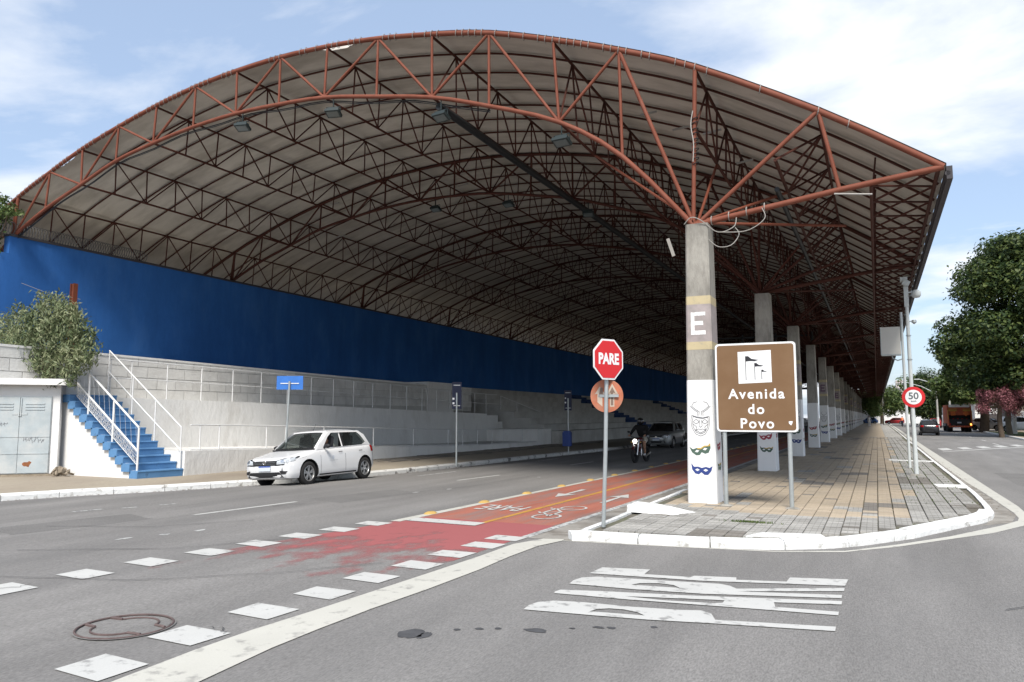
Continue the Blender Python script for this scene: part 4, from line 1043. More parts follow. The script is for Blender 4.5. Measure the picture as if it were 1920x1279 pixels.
for k in range(NB):
    link('eave_lattice', em, canopy, loc=(0, k * BAY, 0)); link('edge_gutter', gm, canopy, loc=(0, k * BAY, 0))
    if k < 20 and k > 0: link('knee_brace', kb2, canopy, loc=(0, k * BAY, 0))
    for p in range(NP):
        if p: link('purlin', purl, canopy, loc=(0, k * BAY + p * DP, 0))
        link('roof_sheet', s0 if (k == 0 and p == 0) else s1, canopy, loc=(0, k * BAY + p * DP, 0))
link('knee_brace', kb, canopy, loc=(0, .0, 0))
# black pipes slung along the trusses
b = MB(); b.tube([Vector((-9.55, .1, 9.42)), Vector((-9.55, 4, 9.40)), Vector((-9.55, 210, 9.42))], .10, 10); part('black_pipe', b, 'black_pipe', canopy, 60)
b = MB(); b.tube([Vector((-1.75, 1.4, 6.62)), Vector((-1.75, 210, 6.62))], .055, 8); part('black_pipe', b, 'black_pipe', canopy, 60)
# cables under the front lower chord
b = MB()
for off, rr in ((.11, .016), (.15, .012)):
    b.tube([Vector((p[0], .06, p[1] - off - .03 * math.sin(i * 1.3))) for i, p in enumerate(Ls) if i > 8], rr, 5)
part('hanging_cable', b, 'black_pipe', canopy, 60)
b = MB()
def cab(pts, r=.009, n=5, lst=None):
    s = []
    P = [Vector(p) for p in pts]
    for i in range(len(P) - 1):
        p0 = P[max(i - 1, 0)]; p1 = P[i]; p2 = P[i + 1]; p3 = P[min(i + 2, len(P) - 1)]
        for k in range(6):
            t = k / 6; s.append(.5 * (2 * p1 + (p2 - p0) * t + (2 * p0 - 5 * p1 + 4 * p2 - p3) * t * t + (3 * p1 - p0 - 3 * p2 + p3) * t ** 3))
    s.append(P[-1]); (lst or b).tube(s, r, n)
cab([(-3.4, -.32, 5.62), (-3.25, -.36, 5.74), (-3.05, -.36, 5.66), (-2.75, -.2, 5.42), (-2.45, -.1, 5.52), (-2.4, -.05, 5.72)])
cab([(-2.75, -.2, 5.42), (-2.2, -.15, 5.40), (-1.85, -.1, 5.62), (-1.9, -.05, 5.86)])
cab([(-2.95, -.25, 5.3), (-2.75, -.2, 5.12), (-2.5, -.15, 5.14), (-2.35, -.1, 5.35), (-2.42, -.12, 5.5)])
for (x, z) in ((-2.9, 5.72), (-2.55, 5.77), (-2.2, 5.83), (-1.85, 5.87)):
    b.tube([(x + .0, -.09 * math.cos(t), z + .09 * math.sin(t)) for t in [2 * math.pi * j / 10 for j in range(10)]], .010, 4, closed=True)
cab([(-3.22, -.08, 8.1), (-3.27, -.07, 7.8), (-3.22, -.08, 7.4), (-3.24, -.08, 7.0)], .012)
part('loose_cable', b, 'cable_white', canopy, 60)
b = MB()
for i in range(10):
    z = 7.95 - i * .11 + R.uniform(-.02, .02); b.tube([(-3.2 + .065 * math.cos(t), .065 * math.sin(t), z + .02 * math.cos(t)) for t in [2 * math.pi * j / 10 for j in range(10)]], .011, 4, closed=True)
part('cable_winding', b, 'black_pipe', canopy, 60, kind='stuff')
# small white lamp tubes tied to the bracing
b = MB(); b.box(-.22, .22, -.03, .03, -.02, .02); tm = b.mesh('lamp_tube', 'cable_white')
for (x, y, z, a) in [(-3.3, 2.5, 8.55, .1), (-2.9, 4.9, 8.5, .1), (-5.0, 3, 9.5, .2), (-4.3, 3.6, 9.2, .2), (-20, 9, 10.5, .2), (-15, 11, 11.2, .2), (-18, 20, 10.9, .2), (-12, 22, 11, .2), (-22, 12, 10, .2)]:
    link('lamp_tube', tm, canopy, loc=(x, y, z), rot=(0, -.15, a))
b = MB(); b.tube([V3((0.1, 5.85), -.15), V3((-.55, 5.9), -.3)], .018, 5); part('thin_white_rod', b, 'cable_white', canopy)
b = MB(); b.box(-.035, .035, -.03, .03, -.20, .20); part('dangling_fixture', b, 'cable_white', canopy, loc=(-3.85, .35, 5.32), rot=(.1, -.3, .2))

# floodlights hung from the lower chords
def floodlight(x, y, z, lab, yaw=0.0, hang=.42):
    t = thing('floodlight', lab, 'floodlight', (x, y, z), yaw, group='floodlights hung from the canopy trusses')
    b = MB(); b.tube([(0, 0, .02), (0, 0, -hang * .55)], .018, 6); b.tube([(-.2, 0, -hang * .9), (-.2, 0, -hang * .6), (.2, 0, -hang * .6), (.2, 0, -hang * .9)], .014, 6); part('bracket', b, 'flood', t)
    T_ = Matrix.Translation((0, 0, -hang)) @ Matrix.Rotation(rad(-22), 4, 'X')
    b = MB(); b.box(-.20, .20, -.14, .14, -.03, .05, M_=T_); b.box(-.15, .15, -.10, .10, .05, .12, M_=T_); part('housing', b, 'flood', t)
    b = MB(); b.box(-.16, .16, -.10, .10, -.038, -.031, M_=T_); part('glass_pane', b, 'flood_glass', t)
    return t
for i, (x, z, l_) in enumerate([(-16.05, 10.36, 'leftmost floodlight hanging under the front red arch'), (-12.79, 10.2, 'second floodlight from the left under the front red arch'), (-9.43, 9.5, 'third floodlight from the left under the front arch, at the head of the black pipe'), (-6.22, 8.35, 'rightmost floodlight under the front red arch')]):
    floodlight(x, YT, z, l_, R.uniform(-.3, .3))
for i, (x, z, l_) in enumerate([(-15.56, 10.35, 'leftmost floodlight under the second arch, deep inside'), (-12.33, 10.15, 'middle floodlight under the second arch'), (-9.11, 9.4, 'rightmost floodlight under the second arch, beside the black pipe')]):
    floodlight(x, YT + BAY, z, l_, R.uniform(-.3, .3))
# gantry platform hung under the canopy, seen behind the front column
ga = thing('hanging_gantry', 'dark metal gantry frame behind the front column under the canopy', 'gantry', (-4, 47, 3.0))
def G(nm, pts, r=.06): b = MB(); b.tube(pts, r, 6); part(nm, b, 'black_pipe', ga)
for x in (-4.2, -1.9, .0, 2.0): G('upright', [(x - 1.2, 0, .2), (x - 1.2, 0, 3.6)])
for z in (.3, 3.4): G('rail', [(-6.0, 0, z), (.8, 0, z)])
G('rail', [(-5.5, 0, 2.7), (-1.0, 0, 2.7)], .04)

# ================================================================== COLUMNS
def column_things():
    H = 5.62
    def half(z): t = z / H; return .285 * (1 - t) + .228 * t, .36 * (1 - t) + .30 * t
    def seg(b, z0, z1, ex=0.0, n=4, m=0):
        c = .03; rings = []
        for i in range(n + 1):
            z = z0 + (z1 - z0) * i / n; hx, hy = half(z); hx += ex; hy += ex
            rings.append([(sx * (hx - (c if q else 0)), sy * (hy - (0 if q else c)), z) for (sx, sy, q) in ((1, 1, 0), (1, 1, 1), (-1, 1, 1), (-1, 1, 0), (-1, -1, 0), (-1, -1, 1), (1, -1, 1), (1, -1, 0))])
        vs = [p for r_ in rings for p in r_]; fs = [(i * 8 + j, i * 8 + (j + 1) % 8, (i + 1) * 8 + (j + 1) % 8, (i + 1) * 8 + j) for i in range(n) for j in range(8)]
        fs += [tuple(range(8)), tuple(range(n * 8, n * 8 + 8))]; b.add(vs, fs, m)
    m_sh = MB(); seg(m_sh, 2.40, H, n=8); m_sh = m_sh.mesh('concrete_shaft', 'col_conc')
    m_ba = MB(); seg(m_ba, -.02, 2.42, .003, 6); m_ba = m_ba.mesh('painted_base', 'col_white')
    fx = lambda x, z, e=.006: Vector((x, -half(z)[1] - e, z))
    fside = lambda y, z, e=.006: Vector((half(z)[0] + e, y, z))
    def band(z0, z1, m, nm):
        b = MB(); hx0, hy0 = half(z0); hx1, hy1 = half(z1); e = .003
        seg(b, z0, z1, e, 1); return b.mesh(nm, m)
    bands = [band(3.95, 4.12, 'col_yellow', 'yellow_band'), band(3.03, 3.19, 'col_yellow', 'yellow_band'), band(3.19, 3.95, 'col_pink', 'faded_panel')]
    def letter(m):
        b = MB(); g = [(0, 0, 1, 6), (1, 5, 4, 6), (1, 2.5, 3.4, 3.6), (1, 0, 4, 1.1)]
        for (x0, y0, x1, y1) in g:
            b.add([fx(-.15 + x * .073, 3.33 + z * .077, .0075) for x, z in ((x0, y0), (x1, y0), (x1, y1), (x0, y1))], [(0, 1, 2, 3)])
        return b.mesh('painted_letter', m)
    lw, lp = letter('letter_white'), letter('letter_plum')
    def mask(cz, m1, m2, tilt, f, cx=0.0, sc=1.0, nm='mask_painting'):
        out = [(-.21, .12), (-.15, .055), (-.07, .065), (0, .045), (.08, .075), (.15, .06), (.21, .10), (.19, .0), (.13, -.08), (.06, -.085), (0, -.04), (-.05, -.085), (-.12, -.075), (-.185, -.0)]
        eyes = [[(-.13, .0), (-.085, .03), (-.035, .005), (-.08, -.025)], [(.03, .005), (.08, .035), (.13, .01), (.08, -.02)]]
        c_, s_ = math.cos(tilt), math.sin(tilt); b = MB()
        tr = lambda x, z: f(cx + sc * (c_ * x - s_ * z), cz + sc * (s_ * x + c_ * z))
        if m2:
            top = [(x, z) for x, z in out if True]
            b.poly3(clip_halfplane(out, -1, -1.2, .01), [], tr); mb2 = MB()
            b = MB(); b.poly3(out, eyes, tr); b.mesh
            up = [(.0, .045), (.08, .075), (.15, .06), (.21, .10), (.19, .04), (.14, .045), (.08, .05), (.0, .02), (-.06, .035), (-.07, .065)]
            b.poly3(up, [], lambda x, z: tr(x, z) + (Vector((0, -.003, 0)) if f is fx else Vector((.003, 0, 0))), m=1)
            return b.mesh(nm, [m1, m2])
        b.poly3(out, eyes, tr); return b.mesh(nm, m1)
    def sketch(cz):
        b = MB(); F = lambda p: fx(p[0] * 1.0, cz + p[1], .008)
        def ln(pts, w=.0045):
            for i in range(len(pts) - 1):
                p, q = Vector(pts[i]), Vector(pts[i + 1]); d = (q - p).normalized(); n_ = Vector((-d.y, d.x)) * w
                b.add([F(p + n_), F(q + n_), F(q - n_), F(p - n_)], [(0, 1, 2, 3)])
        face = [(-.17, .15), (-.19, .05), (-.17, -.1), (-.10, -.22), (0, -.26), (.09, -.22), (.16, -.1), (.18, .04), (.17, .13), (.05, .1), (-.08, .12), (-.17, .15)]
        ln(face); ln([(x * .85, y * .85) for x, y in face])
        for s in (-1, 1):
            ln([(s * .03, .14), (s * .02, .22), (s * .10, .27), (s * .17, .33), (s * .13, .40), (s * .06, .42)])
            ln([(s * .055, .14), (s * .05, .21), (s * .13, .26), (s * .20, .33)])
            ln([(s * (.03 + .11 * (i / 8)), .02 + .045 * math.sin(math.pi * i / 8)) for i in range(9)]); ln([(s * (.03 + .11 * (i / 8)), .02 - .035 * math.sin(math.pi * i / 8)) for i in range(9)])
            ln([(s * .02, .06), (s * .03, -.06), (0, -.09)]); ln([(s * .15, -.02), (s * .08, -.08), (s * .1, -.16)])
        ln([(-.10, -.14), (-.04, -.12), (0, -.13), (.04, -.12), (.10, -.14), (0, -.20), (-.10, -.14)])
        return b.mesh('mask_sketch', 'ink')
    mk = {'sk': sketch(1.57), 'gg': mask(1.03, 'mask_green', 'mask_gold', rad(14), fx), 'bl': mask(.64, 'mask_blue', None, rad(-4), fx), 'rd': mask(1.05, 'mask_red', None, rad(10), fx, sc=.95),
          'gn': mask(.66, 'mask_green', 'mask_gold', rad(0), fx, sc=.95), 's1': mask(1.1, 'mask_red', None, rad(5), fside, sc=.9), 's2': mask(.7, 'mask_green', 'mask_gold', 0, fside, sc=.9)}
    labels = ['front concrete column with a white letter, sketched mask and blue carnival mask beside the brown sign',
              'second column of the row, partly behind the brown sign, with red and green masks',
              'third column of the row, right of the brown sign, with a plum letter and blue mask',
              'fourth column of the row, with a red mask over a green one',
              'fifth column of the row, with a plum letter between yellow bands', 'sixth column of the row, with a red mask, no letter']
    protos = {}
    for k in range(24):
        lab = labels[k] if k < 6 else 'one of the far columns of the row, too small to tell apart'
        odd = k % 2
        if k in (0, 1) or k == 2:
            t = thing('concrete_column', lab, 'column', (-3.16, YT + k * BAY, 0), group='columns carrying the canopy')
            link('concrete_shaft', m_sh, t); link('painted_base', m_ba, t)
            if k != 1:
                for bm_ in bands: link(bm_.name, bm_, t)
                link('painted_letter', lw if k == 0 else lp, t)
            for q in (('sk', 'gg', 'bl', 's1', 's2') if k in (0, 2) else ('rd', 'gn', 's1')): link(mk[q].name.split('.')[0], mk[q], t)
            protos[k] = t
        else:
            src = protos[1] if odd else protos[2]
            t = copy_tree(src); t.location = (-3.16, YT + k * BAY, 0); relabel(t, lab)
        if k >= 6: t['group'] = 'far columns carrying the canopy'
    t = thing('wall_column', 'pale blue painted column at the left end of the blue wall', 'column', (-26.70, YT, 0))
    b = MB(); b.box(-.62, .22, -.28, .1, 0, 6.95); part('painted_shaft', b, 'blue_col', t)
column_things()
# rusty steel stub, wire and razor coil on the blue wall
t = thing('steel_stub', 'rusty red steel beam stub standing in front of the blue wall', 'steel beam', (-25.6, 17.3, 2.25))
b = MB(); b.box(-.08, .08, -.02, .02, 0, 4.15); b.box(-.10, -.075, -.08, .08, 0, 4.15); b.box(.075, .10, -.08, .08, 0, 4.15); part('beam', b, 'steel_red', t)
b = MB()
for i in range(64 * 10):
    pass
cp = []
for i in range(900):
    a = i * .42; y = 14.6 + i * .0068; cp.append((WX - .15 + .24 * math.cos(a), y, 8.08 + .24 * math.sin(a)))
b.tube(cp, .012, 4, caps=False)
rz = part('razor_wire', b, 'wire', None); rz['label'] = 'coil of razor wire along the top of the blue wall, left end'; rz['category'] = 'razor wire'
b = MB(); b.tube([(-26.0, 15.7, 6.2), (-25.8, 16.4, 5.98), (-25.6, 17.2, 5.9), (-25.5, 17.5, 5.86)], .008, 4)
rz = part('slack_wire', b, 'cable_white', None); rz['label'] = 'thin slack wire from the pale blue column to the rusty beam stub'; rz['category'] = 'wire'

# ================================================================== SIGNS
def octagon(r): return [(r * math.cos(rad(22.5 + 45 * i)), r * math.sin(rad(22.5 + 45 * i))) for i in range(8)]
def plate(poly, th, mats, name, parent, fnm, zoff=0):
    b = MB(); b.poly3(poly, fn=lambda x, z: fnm(x, z, 0), th=lambda x, z: fnm(x, z, th)); return part(name, b, mats, parent)
# PARE sign on its pole, with a faded disc seen from behind
t = thing('stop_sign', 'red octagonal PARE sign with a faded round sign below it on one thin pole', 'stop sign', (-3.90, 11.42, -.01))
b = MB(); b.tube([(0, 0, 0), (.05, 0, 1.2), (.085, 0, 2.5)], .033, 10); part('pole', b, 'galv', t, 60)
ang = rad(62)
rv = Vector((math.cos(ang), math.sin(ang), 0)); nv = Vector((rv.y, -rv.x, 0)); C0 = Vector((.085, -.02, 2.60)) + nv * .05
f = lambda x, z, d: C0 + rv * x + Vector((0, 0, z)) - nv * d
h = link('octagon_plate', None, t)
plate(octagon(.345), .008, 'sign_white', 'white_border', h, f)
plate(octagon(.315), .004, 'sign_red', 'red_face', h, lambda x, z, d: f(x, z, d - .006))
b = MB(); text_mb(b, 'PARE', .235, lambda x, y: f(x, y, -.009), bold=.010, sx=.82); part('lettering', b, 'sign_white', h)
h = link('faded_disc', None, t); C1 = Vector((.065, .045, 2.03)); rv1 = Vector((1, .12, 0)).normalized()
f1 = lambda x, z, d: C1 + rv1 * x + Vector((0, 0, z)) + Vector((0, d, 0))
plate(circle(0, 0, .262, 36), .006, 'sign_faded', 'disc', h, f1)
b = MB(); b.poly3([(-.15, -.10), (-.15, .03), (-.19, .03), (-.11, .15), (-.03, .03), (-.07, .03), (-.07, -.17)], fn=lambda x, z: f1(x, z, -.002)); part('bare_patch', b, 'sign_faded_lt', h)
b = MB(); b.poly3([(.05, -.17), (.05, .03), (.0, .03), (.09, .19), (.18, .03), (.12, .03), (.12, -.17)], fn=lambda x, z: f1(x, z, -.002)); part('bare_patch', b, 'sign_faded_lt', h)
b = MB(); b.poly3([(.065, -.15), (.065, .05), (.04, .04), (.09, .14), (.14, .04), (.105, .05), (.105, -.15)], fn=lambda x, z: f1(x, z, -.004)); part('arrow_mark', b, 'sign_faded_dk', h)
b = MB(); b.poly3([(-.13, -.02), (-.06, -.02), (-.06, .13), (-.10, .13)], fn=lambda x, z: f1(x, z, -.004)); part('arrow_mark', b, 'sign_faded_dk', h)
b = MB(); b.box(-.20, .20, -.018, -.010, -.022, .022); part('cross_bracket', b, 'galv', h, loc=C1)
# brown tourist sign
t = thing('tourist_sign', 'large brown sign reading Avenida do Povo on two grey posts', 'road sign', (-2.05, 15.02, 0))
for x in (-.61, .575):
    b = MB(); b.tube([(x - .01, .05, -.02), (x, .05, 3.0)], .041, 12); part('post', b, 'galv', t, 60)
    b = MB(); b.lathe([(0, .03), (.09, .025), (.14, 0)], 12, M_=Matrix.Translation((x, .05, 0))); part('concrete_foot', b, 'col_conc', t)
fb = lambda x, z, d: Vector((x, d, z))
plate(rrect(-.752, .735, 1.40, 3.10, .07), .02, 'galv_light', 'sign_panel', t, fb)
plate(rrect(-.745, .728, 1.407, 3.093, .065), .004, 'sign_white', 'white_border', t, lambda x, z, d: fb(x, z, d - .008))
plate(rrect(-.715, .698, 1.437, 3.063, .05), .004, 'sign_brown', 'brown_face', t, lambda x, z, d: fb(x, z, d - .0125))
for (txt, zc, sz, xo) in (('Avenida', 2.115, .262, 0), ('do', 1.825, .262, -.01), ('Povo', 1.555, .262, 0)):
    b = MB(); text_mb(b, txt, sz, lambda x, y: Vector((x + xo, -.0145, zc + y)), bold=.0055, spacing=1.22); part('lettering', b, 'sign_white', t)
h = link('pictogram', None, t)
b = MB(); b.poly3([(-.315, 2.32), (.295, 2.34), (.29, 2.95), (-.32, 2.93)], fn=lambda x, z: Vector((x, -.0145, z))); part('white_panel', b, 'sign_white', h)
for (x0, ztop_, zbot, fw) in ((-.175, 2.845, 2.385, .24), (-.01, 2.71, 2.39, .165), (.115, 2.58, 2.395, .10)):
    b = MB(); F_ = lambda x, z: Vector((x, -.0165, z))
    b.poly3([(x0 - .006, zbot), (x0 + .006, zbot), (x0 + .006, ztop_), (x0 - .006, ztop_)], fn=F_)
    b.poly3([(x0 - .006, ztop_), (x0 + fw * .2, ztop_), (x0 + fw * .45, ztop_ - fw * .22), (x0 + fw, ztop_ - fw * .32), (x0 + fw * .7, ztop_ - fw * .42), (x0 + fw * .35, ztop_ - fw * .4), (x0 + fw * .1, ztop_ - fw * .42), (x0 - .006, ztop_ - fw * .42)], fn=F_)
    part('flag', b, 'sign_black', h)
b = MB(); b.poly3([(.565, 1.60), (.60, 1.61), (.64, 1.605), (.63, 1.57), (.61, 1.53), (.575, 1.56)], fn=lambda x, z: Vector((x, -.0145, z))); part('sticker', b, 'sign_white', t)
# speed limit sign on camera pole
t = thing('camera_pole', 'tall grey camera pole with a round red-ringed 50 sign at the island edge', 'pole', (.96, 24.9, 0))
b = MB(); b.tube([(0, 0, 0), (-.02, 0, 3), (-.03, 0, 5.75)], [.062, .055, .045], 12); part('pole', b, 'galv_light', t, 60)
b = MB(); b.lathe([(0, .05), (.12, .045), (.2, 0)], 14); part('concrete_foot', b, 'col_conc', t)
b = MB(); b.box(-.17, .02, -.1, .16, 5.66, 5.78); b.box(-.09, .09, -.12, .06, -.08, .08, M_=Matrix.Translation((-.02, 0, 5.60)) @ Matrix.Rotation(.5, 4, 'Y')); b.box(-.09, .03, -.055, .055, 4.9, 5.56); part('camera_housing', b, 'galv_light', t)
b = MB(); b.lathe([(0, .1), (.08, .1), (.13, .04), (.13, -.06), (.09, -.12), (0, -.14)], 14, M_=Matrix.Translation((.23, 0, 5.28))); b.box(0, .2, -.02, .02, 5.30, 5.34); part('dome_camera', b, 'galv_light', t, 50)
b = MB(); b.lathe([(0, .06), (.06, .05), (.07, -.02), (0, -.08)], 12, M_=Matrix.Translation((.14, 0, 4.45))); b.box(0, .12, -.02, .02, 4.45, 4.48); part('small_camera', b, 'galv', t, 50)
for z in (4.05, 3.35): b = MB(); b.tube([(-.02 + .066 * math.cos(a), .066 * math.sin(a), z) for a in [2 * math.pi * j / 12 for j in range(12)]], .012, 4, closed=True); part('clamp', b, 'galv', t)
h = link('speed_sign', None, t, loc=(.02, -.075, 2.25))
fs = lambda x, z, d: Vector((x, d, z))
plate(circle(0, 0, .30, 36), .01, 'sign_red', 'red_ring', h, fs); plate(circle(0, 0, .212, 36), .004, 'sign_white', 'white_face', h, lambda x, z, d: fs(x, z, d - .006))
b = MB(); text_mb(b, '50', .27, lambda x, y: Vector((x, -.009, y + .025)), bold=.006); text_mb(b, 'km/h', .07, lambda x, y: Vector((x, -.009, y - .12)), bold=.002); part('digits', b, 'sign_grey', h)
# second pole with the cream cabinet
t = thing('cabinet_pole', 'grey pole with a cream metal cabinet, just behind the 50 sign', 'pole', (.92, 28.6, 0))
b = MB(); b.tube([(0, 0, 0), (-.04, 0, 5.2)], .045, 12); part('pole', b, 'galv_light', t, 60)
b = MB(); b.box(-.68, -.09, -.15, .15, 3.78, 4.70); part('cabinet', b, 'box_cream', t)
b = MB(); b.box(-.70, -.68, -.15, .15, 3.76, 4.71); b.box(-.68, -.09, -.16, .16, 3.74, 3.78); part('cabinet_edge', b, 'galv', t)
b = MB(); b.tube([(-.38, 0, 3.76), (-.34, 0, 3.64), (-.2, 0, 3.57), (-.05, 0, 3.62)], .02, 6); part('conduit', b, 'galv', t)
# signs on the left pavement
def street_sign(x, y, lab, w, h_, zc, m, tilt=0.0, marks=None, cat='street sign', px=0.0):
    t = thing('street_sign', lab, cat, (x, y, -.06))
    dv = Vector((math.cos(.45), math.sin(.45), 0)) if px == 0 else Vector((math.cos(px), math.sin(px), 0)); nn = Vector((dv.y, -dv.x, 0))
    b = MB(); b.tube([(0, 0, 0), (tilt, 0, zc + h_ * .1)], .032, 8); part('post', b, 'galv', t, 60)
    F_ = lambda a, z, d: Vector((tilt, 0, zc)) + dv * a + Vector((0, 0, z)) - nn * (d + .03)
    plate([(-w / 2, -h_ / 2), (w / 2, -h_ / 2), (w / 2, h_ / 2), (-w / 2, h_ / 2)], .012, m, 'sign_panel', t, F_)
    for zz in ((-h_ * .38, h_ * .38) if h_ > .6 else (-.02,)):
        b = MB(); b.poly3([(-w * .35, zz - .012), (w * .35, zz - .012), (w * .35, zz + .012), (-w * .35, zz + .012)], fn=lambda a, z: F_(a, z, -.015), th=lambda a, z: F_(a, z, -.003)); part('bracket', b, 'rail_white', t)
    for (a, z, s) in marks or ():
        b = MB(); b.poly3([(a - s, z - s), (a + s, z - s), (a + s, z + s), (a - s, z + s)], fn=lambda p, q: F_(p, q, -.004)); part('printed_mark', b, 'sign_white', t)
    return t
street_sign(-15.3, 16.9, 'blue rectangular sign seen from behind, on a leaning pole behind the white car', .76, .39, 2.72, 'sign_blue', .10)
street_sign(-13.5, 23.6, 'dark upright sign on a grey post, first one to the right of the white car', .34, .96, 2.50, 'sign_navy', 0, [(-.12, -.12, .035), (-.12, -.28, .035)])
t3 = street_sign(-12.44 - .25, 32.4, 'dark upright sign on a post that carries a blue litter bin', .34, .92, 2.48, 'sign_navy', 0, [(-.12, -.1, .035), (-.12, .1, .03)])
b = MB(); b.prism(rrect(-.20, .20, -.15, .15, .08), .35, .98); b.prism(rrect(-.16, .16, -.12, .12, .07), .98, 1.04)
o = link('litter_bin', b.mesh('litter_bin', 'plastic_blue'), None, loc=(-12.69, 32.25, 0)); o['label'] = 'blue plastic litter bin fixed to the post of a dark street sign'; o['category'] = 'litter bin'
street_sign(-12.3, 57.0, 'dark upright sign on a far post behind the silver car', .36, 1.0, 2.6, 'sign_navy', 0)

# ================================================================== SMALL WHITE BUILDING ON THE LEFT
hb = thing('meter_house', 'small white rendered building with a grey double metal door, left of the stairs', 'building', (-21.55, 14.35, 0), rad(46))
b = MB(); b.box(-6, -.0, 0, .7, -.02, 2.60); part('wall', b, 'house_white', hb)
b = MB(); b.box(-6.3, .30, -.30, .85, 2.60, 2.78); part('roof_slab', b, 'house_white', hb)
b = MB(); b.box(-1.78, -.20, -.03, .02, .06, 2.27); part('door_recess', b, 'galv', hb)
for i, (x0, x1) in enumerate(((-1.76, -1.0), (-.985, -.22))):
    d = MB(); d.box(x0, x1, -.045, -.03, .08, 2.24); dd = part('door_leaf', d, 'gate_grey', hb)
    for z in (.62, 1.10):
        b = MB(); b.box(x0, x1, -.056, -.045, z, z + .03); part('rail', b, 'gate_grey', dd)
    for q in range(3):
        b = MB(); b.box(x0 + .12, x1 - .16, -.060, -.045, 1.88 + q * .08, 1.915 + q * .08); part('louvre', b, 'gate_grey', dd)
    b = MB(); b.box((x0 if i else x1 - .03), (x0 + .03 if i else x1), -.07, -.045, 1.7, 2.22); b.box((x0 if i else x1 - .18), (x0 + .18 if i else x1), -.055, -.045, 1.74, 1.80); part('overlap_strip', b, 'gate_grey', dd)
    b = MB(); b.poly3([(x0 + .25 + .14 * math.cos(a) * R.uniform(.5, 1), .34 + .10 * math.sin(a) * R.uniform(.4, 1)) for a in [k * .5 for k in range(12)]], fn=lambda x, z: Vector((x, -.047, z))) if i else None
    if i: part('rust_patch', b, 'rust', dd)
    g_ = MB()
    for k in range(7 if i else 4):
        cx, cz = (x0 + .12 + .075 * k, .98 + R.uniform(-.06, .06)) if i else (x0 + .18 + .08 * k, 1.42)
        pts = [(cx, -.049, cz), (cx + R.uniform(-.03, .04), -.049, cz + .09), (cx + .04, -.049, cz + R.uniform(.0, .06)), (cx + .06, -.049, cz + .1)]
        g_.tube(pts, .007, 4)
    part('graffiti', g_, 'graffiti', dd)
b = MB(); b.box(-6, .0, -.02, .0, -.02, .05); part('plinth', b, 'dirt', hb)

# ================================================================== FOLIAGE
def leaf_mesh(name, clumps, n, size, m, droop=.0, up=.5, aspect=2.2, seed=1, flat_=1.0, shell=.55):
    """leaf clumps: many small folded leaf faces spread through the clump volumes"""
    rng = np.random.default_rng(seed)
    C = np.array([c[:3] for c in clumps]); Rr = np.array([c[3] if len(c) > 3 else 1 for c in clumps]); vol = Rr ** 2.2
    ci = rng.choice(len(C), n, p=vol / vol.sum())
    d = rng.normal(size=(n, 3)); d /= np.linalg.norm(d, axis=1)[:, None]
    rr = (shell + (1 - shell) * rng.random(n) ** .5) * (1 + .12 * rng.normal(size=n))
    lobes = 1 + .22 * np.sin(d[:, 0] * 5 + ci) * np.cos(d[:, 1] * 4 + ci * 2.1)
    P = C[ci] + d * (Rr[ci] * rr * lobes)[:, None] * np.array([1, 1, flat_])
    nrm = d * .7 + rng.normal(size=(n, 3)) * .55 + np.array([0, 0, up]); nrm /= np.linalg.norm(nrm, axis=1)[:, None]
    a = np.cross(nrm, rng.normal(size=(n, 3))); a /= np.linalg.norm(a, axis=1)[:, None]
    a = a + np.array([0, 0, -droop]); a /= np.linalg.norm(a, axis=1)[:, None]
    b_ = np.cross(nrm, a); b_ /= np.linalg.norm(b_, axis=1)[:, None]
    s = size * rng.uniform(.6, 1.35, n); la = a * (s * .5)[:, None]; lb = b_ * (s * .5 / aspect)[:, None]
    V = np.empty((n, 4, 3)); V[:, 0] = P - la; V[:, 1] = P + lb + nrm * (s * .06)[:, None]; V[:, 2] = P + la; V[:, 3] = P - lb + nrm * (s * .06)[:, None]
    me = bpy.data.meshes.new(name); me.vertices.add(n * 4); me.vertices.foreach_set('co', V.reshape(-1))
    me.loops.add(n * 4); me.loops.foreach_set('vertex_index', np.arange(n * 4, dtype=np.int32)); me.polygons.add(n)
    me.polygons.foreach_set('loop_start', np.arange(0, n * 4, 4, dtype=np.int32)); me.polygons.foreach_set('loop_total', np.full(n, 4, dtype=np.int32))
    me.materials.append(M[m]); me.update(calc_edges=True); return me
def limb(b, p0, p1, r0, r1, bend=.12, n=6, seed=0):
    rg = random.Random(seed); p0, p1 = Vector(p0), Vector(p1); d = p1 - p0; o = Vector((rg.uniform(-1, 1), rg.uniform(-1, 1), rg.uniform(-.3, .3))) * d.length * bend
    b.tube([p0.lerp(p1, i / n) + o * math.sin(math.pi * i / n) for i in range(n + 1)], [r0 + (r1 - r0) * i / n for i in range(n + 1)], 7)
def tree(name, lab, cat, base, clumps, nleaf, size, lm, trunk_h, trunk_r, tm='trunk', group=None, white=0.0, **k):
    t = thing(name, lab, cat, base, group=group)
    b = MB(); limb(b, (0, 0, -.1), (0, 0, trunk_h), trunk_r * 1.15, trunk_r * .8, .05, seed=hash(lab) % 97)
    for i, c in enumerate(clumps):
        if i % max(1, len(clumps) // 9) == 0: limb(b, (0, 0, trunk_h * R.uniform(.75, 1)), (c[0] * .85, c[1] * .85, c[2]), trunk_r * .5, trunk_r * .12, .1, seed=i)
    part('trunk', b, tm, t, 60)
    if white: b = MB(); b.lathe([(trunk_r * 1.18, -.05), (trunk_r * 1.10, white)], 14); part('limewash', b, 'lime_trunk', t)
    link('crown', leaf_mesh('crown', clumps, nleaf, size, lm, **k), t)
    return t
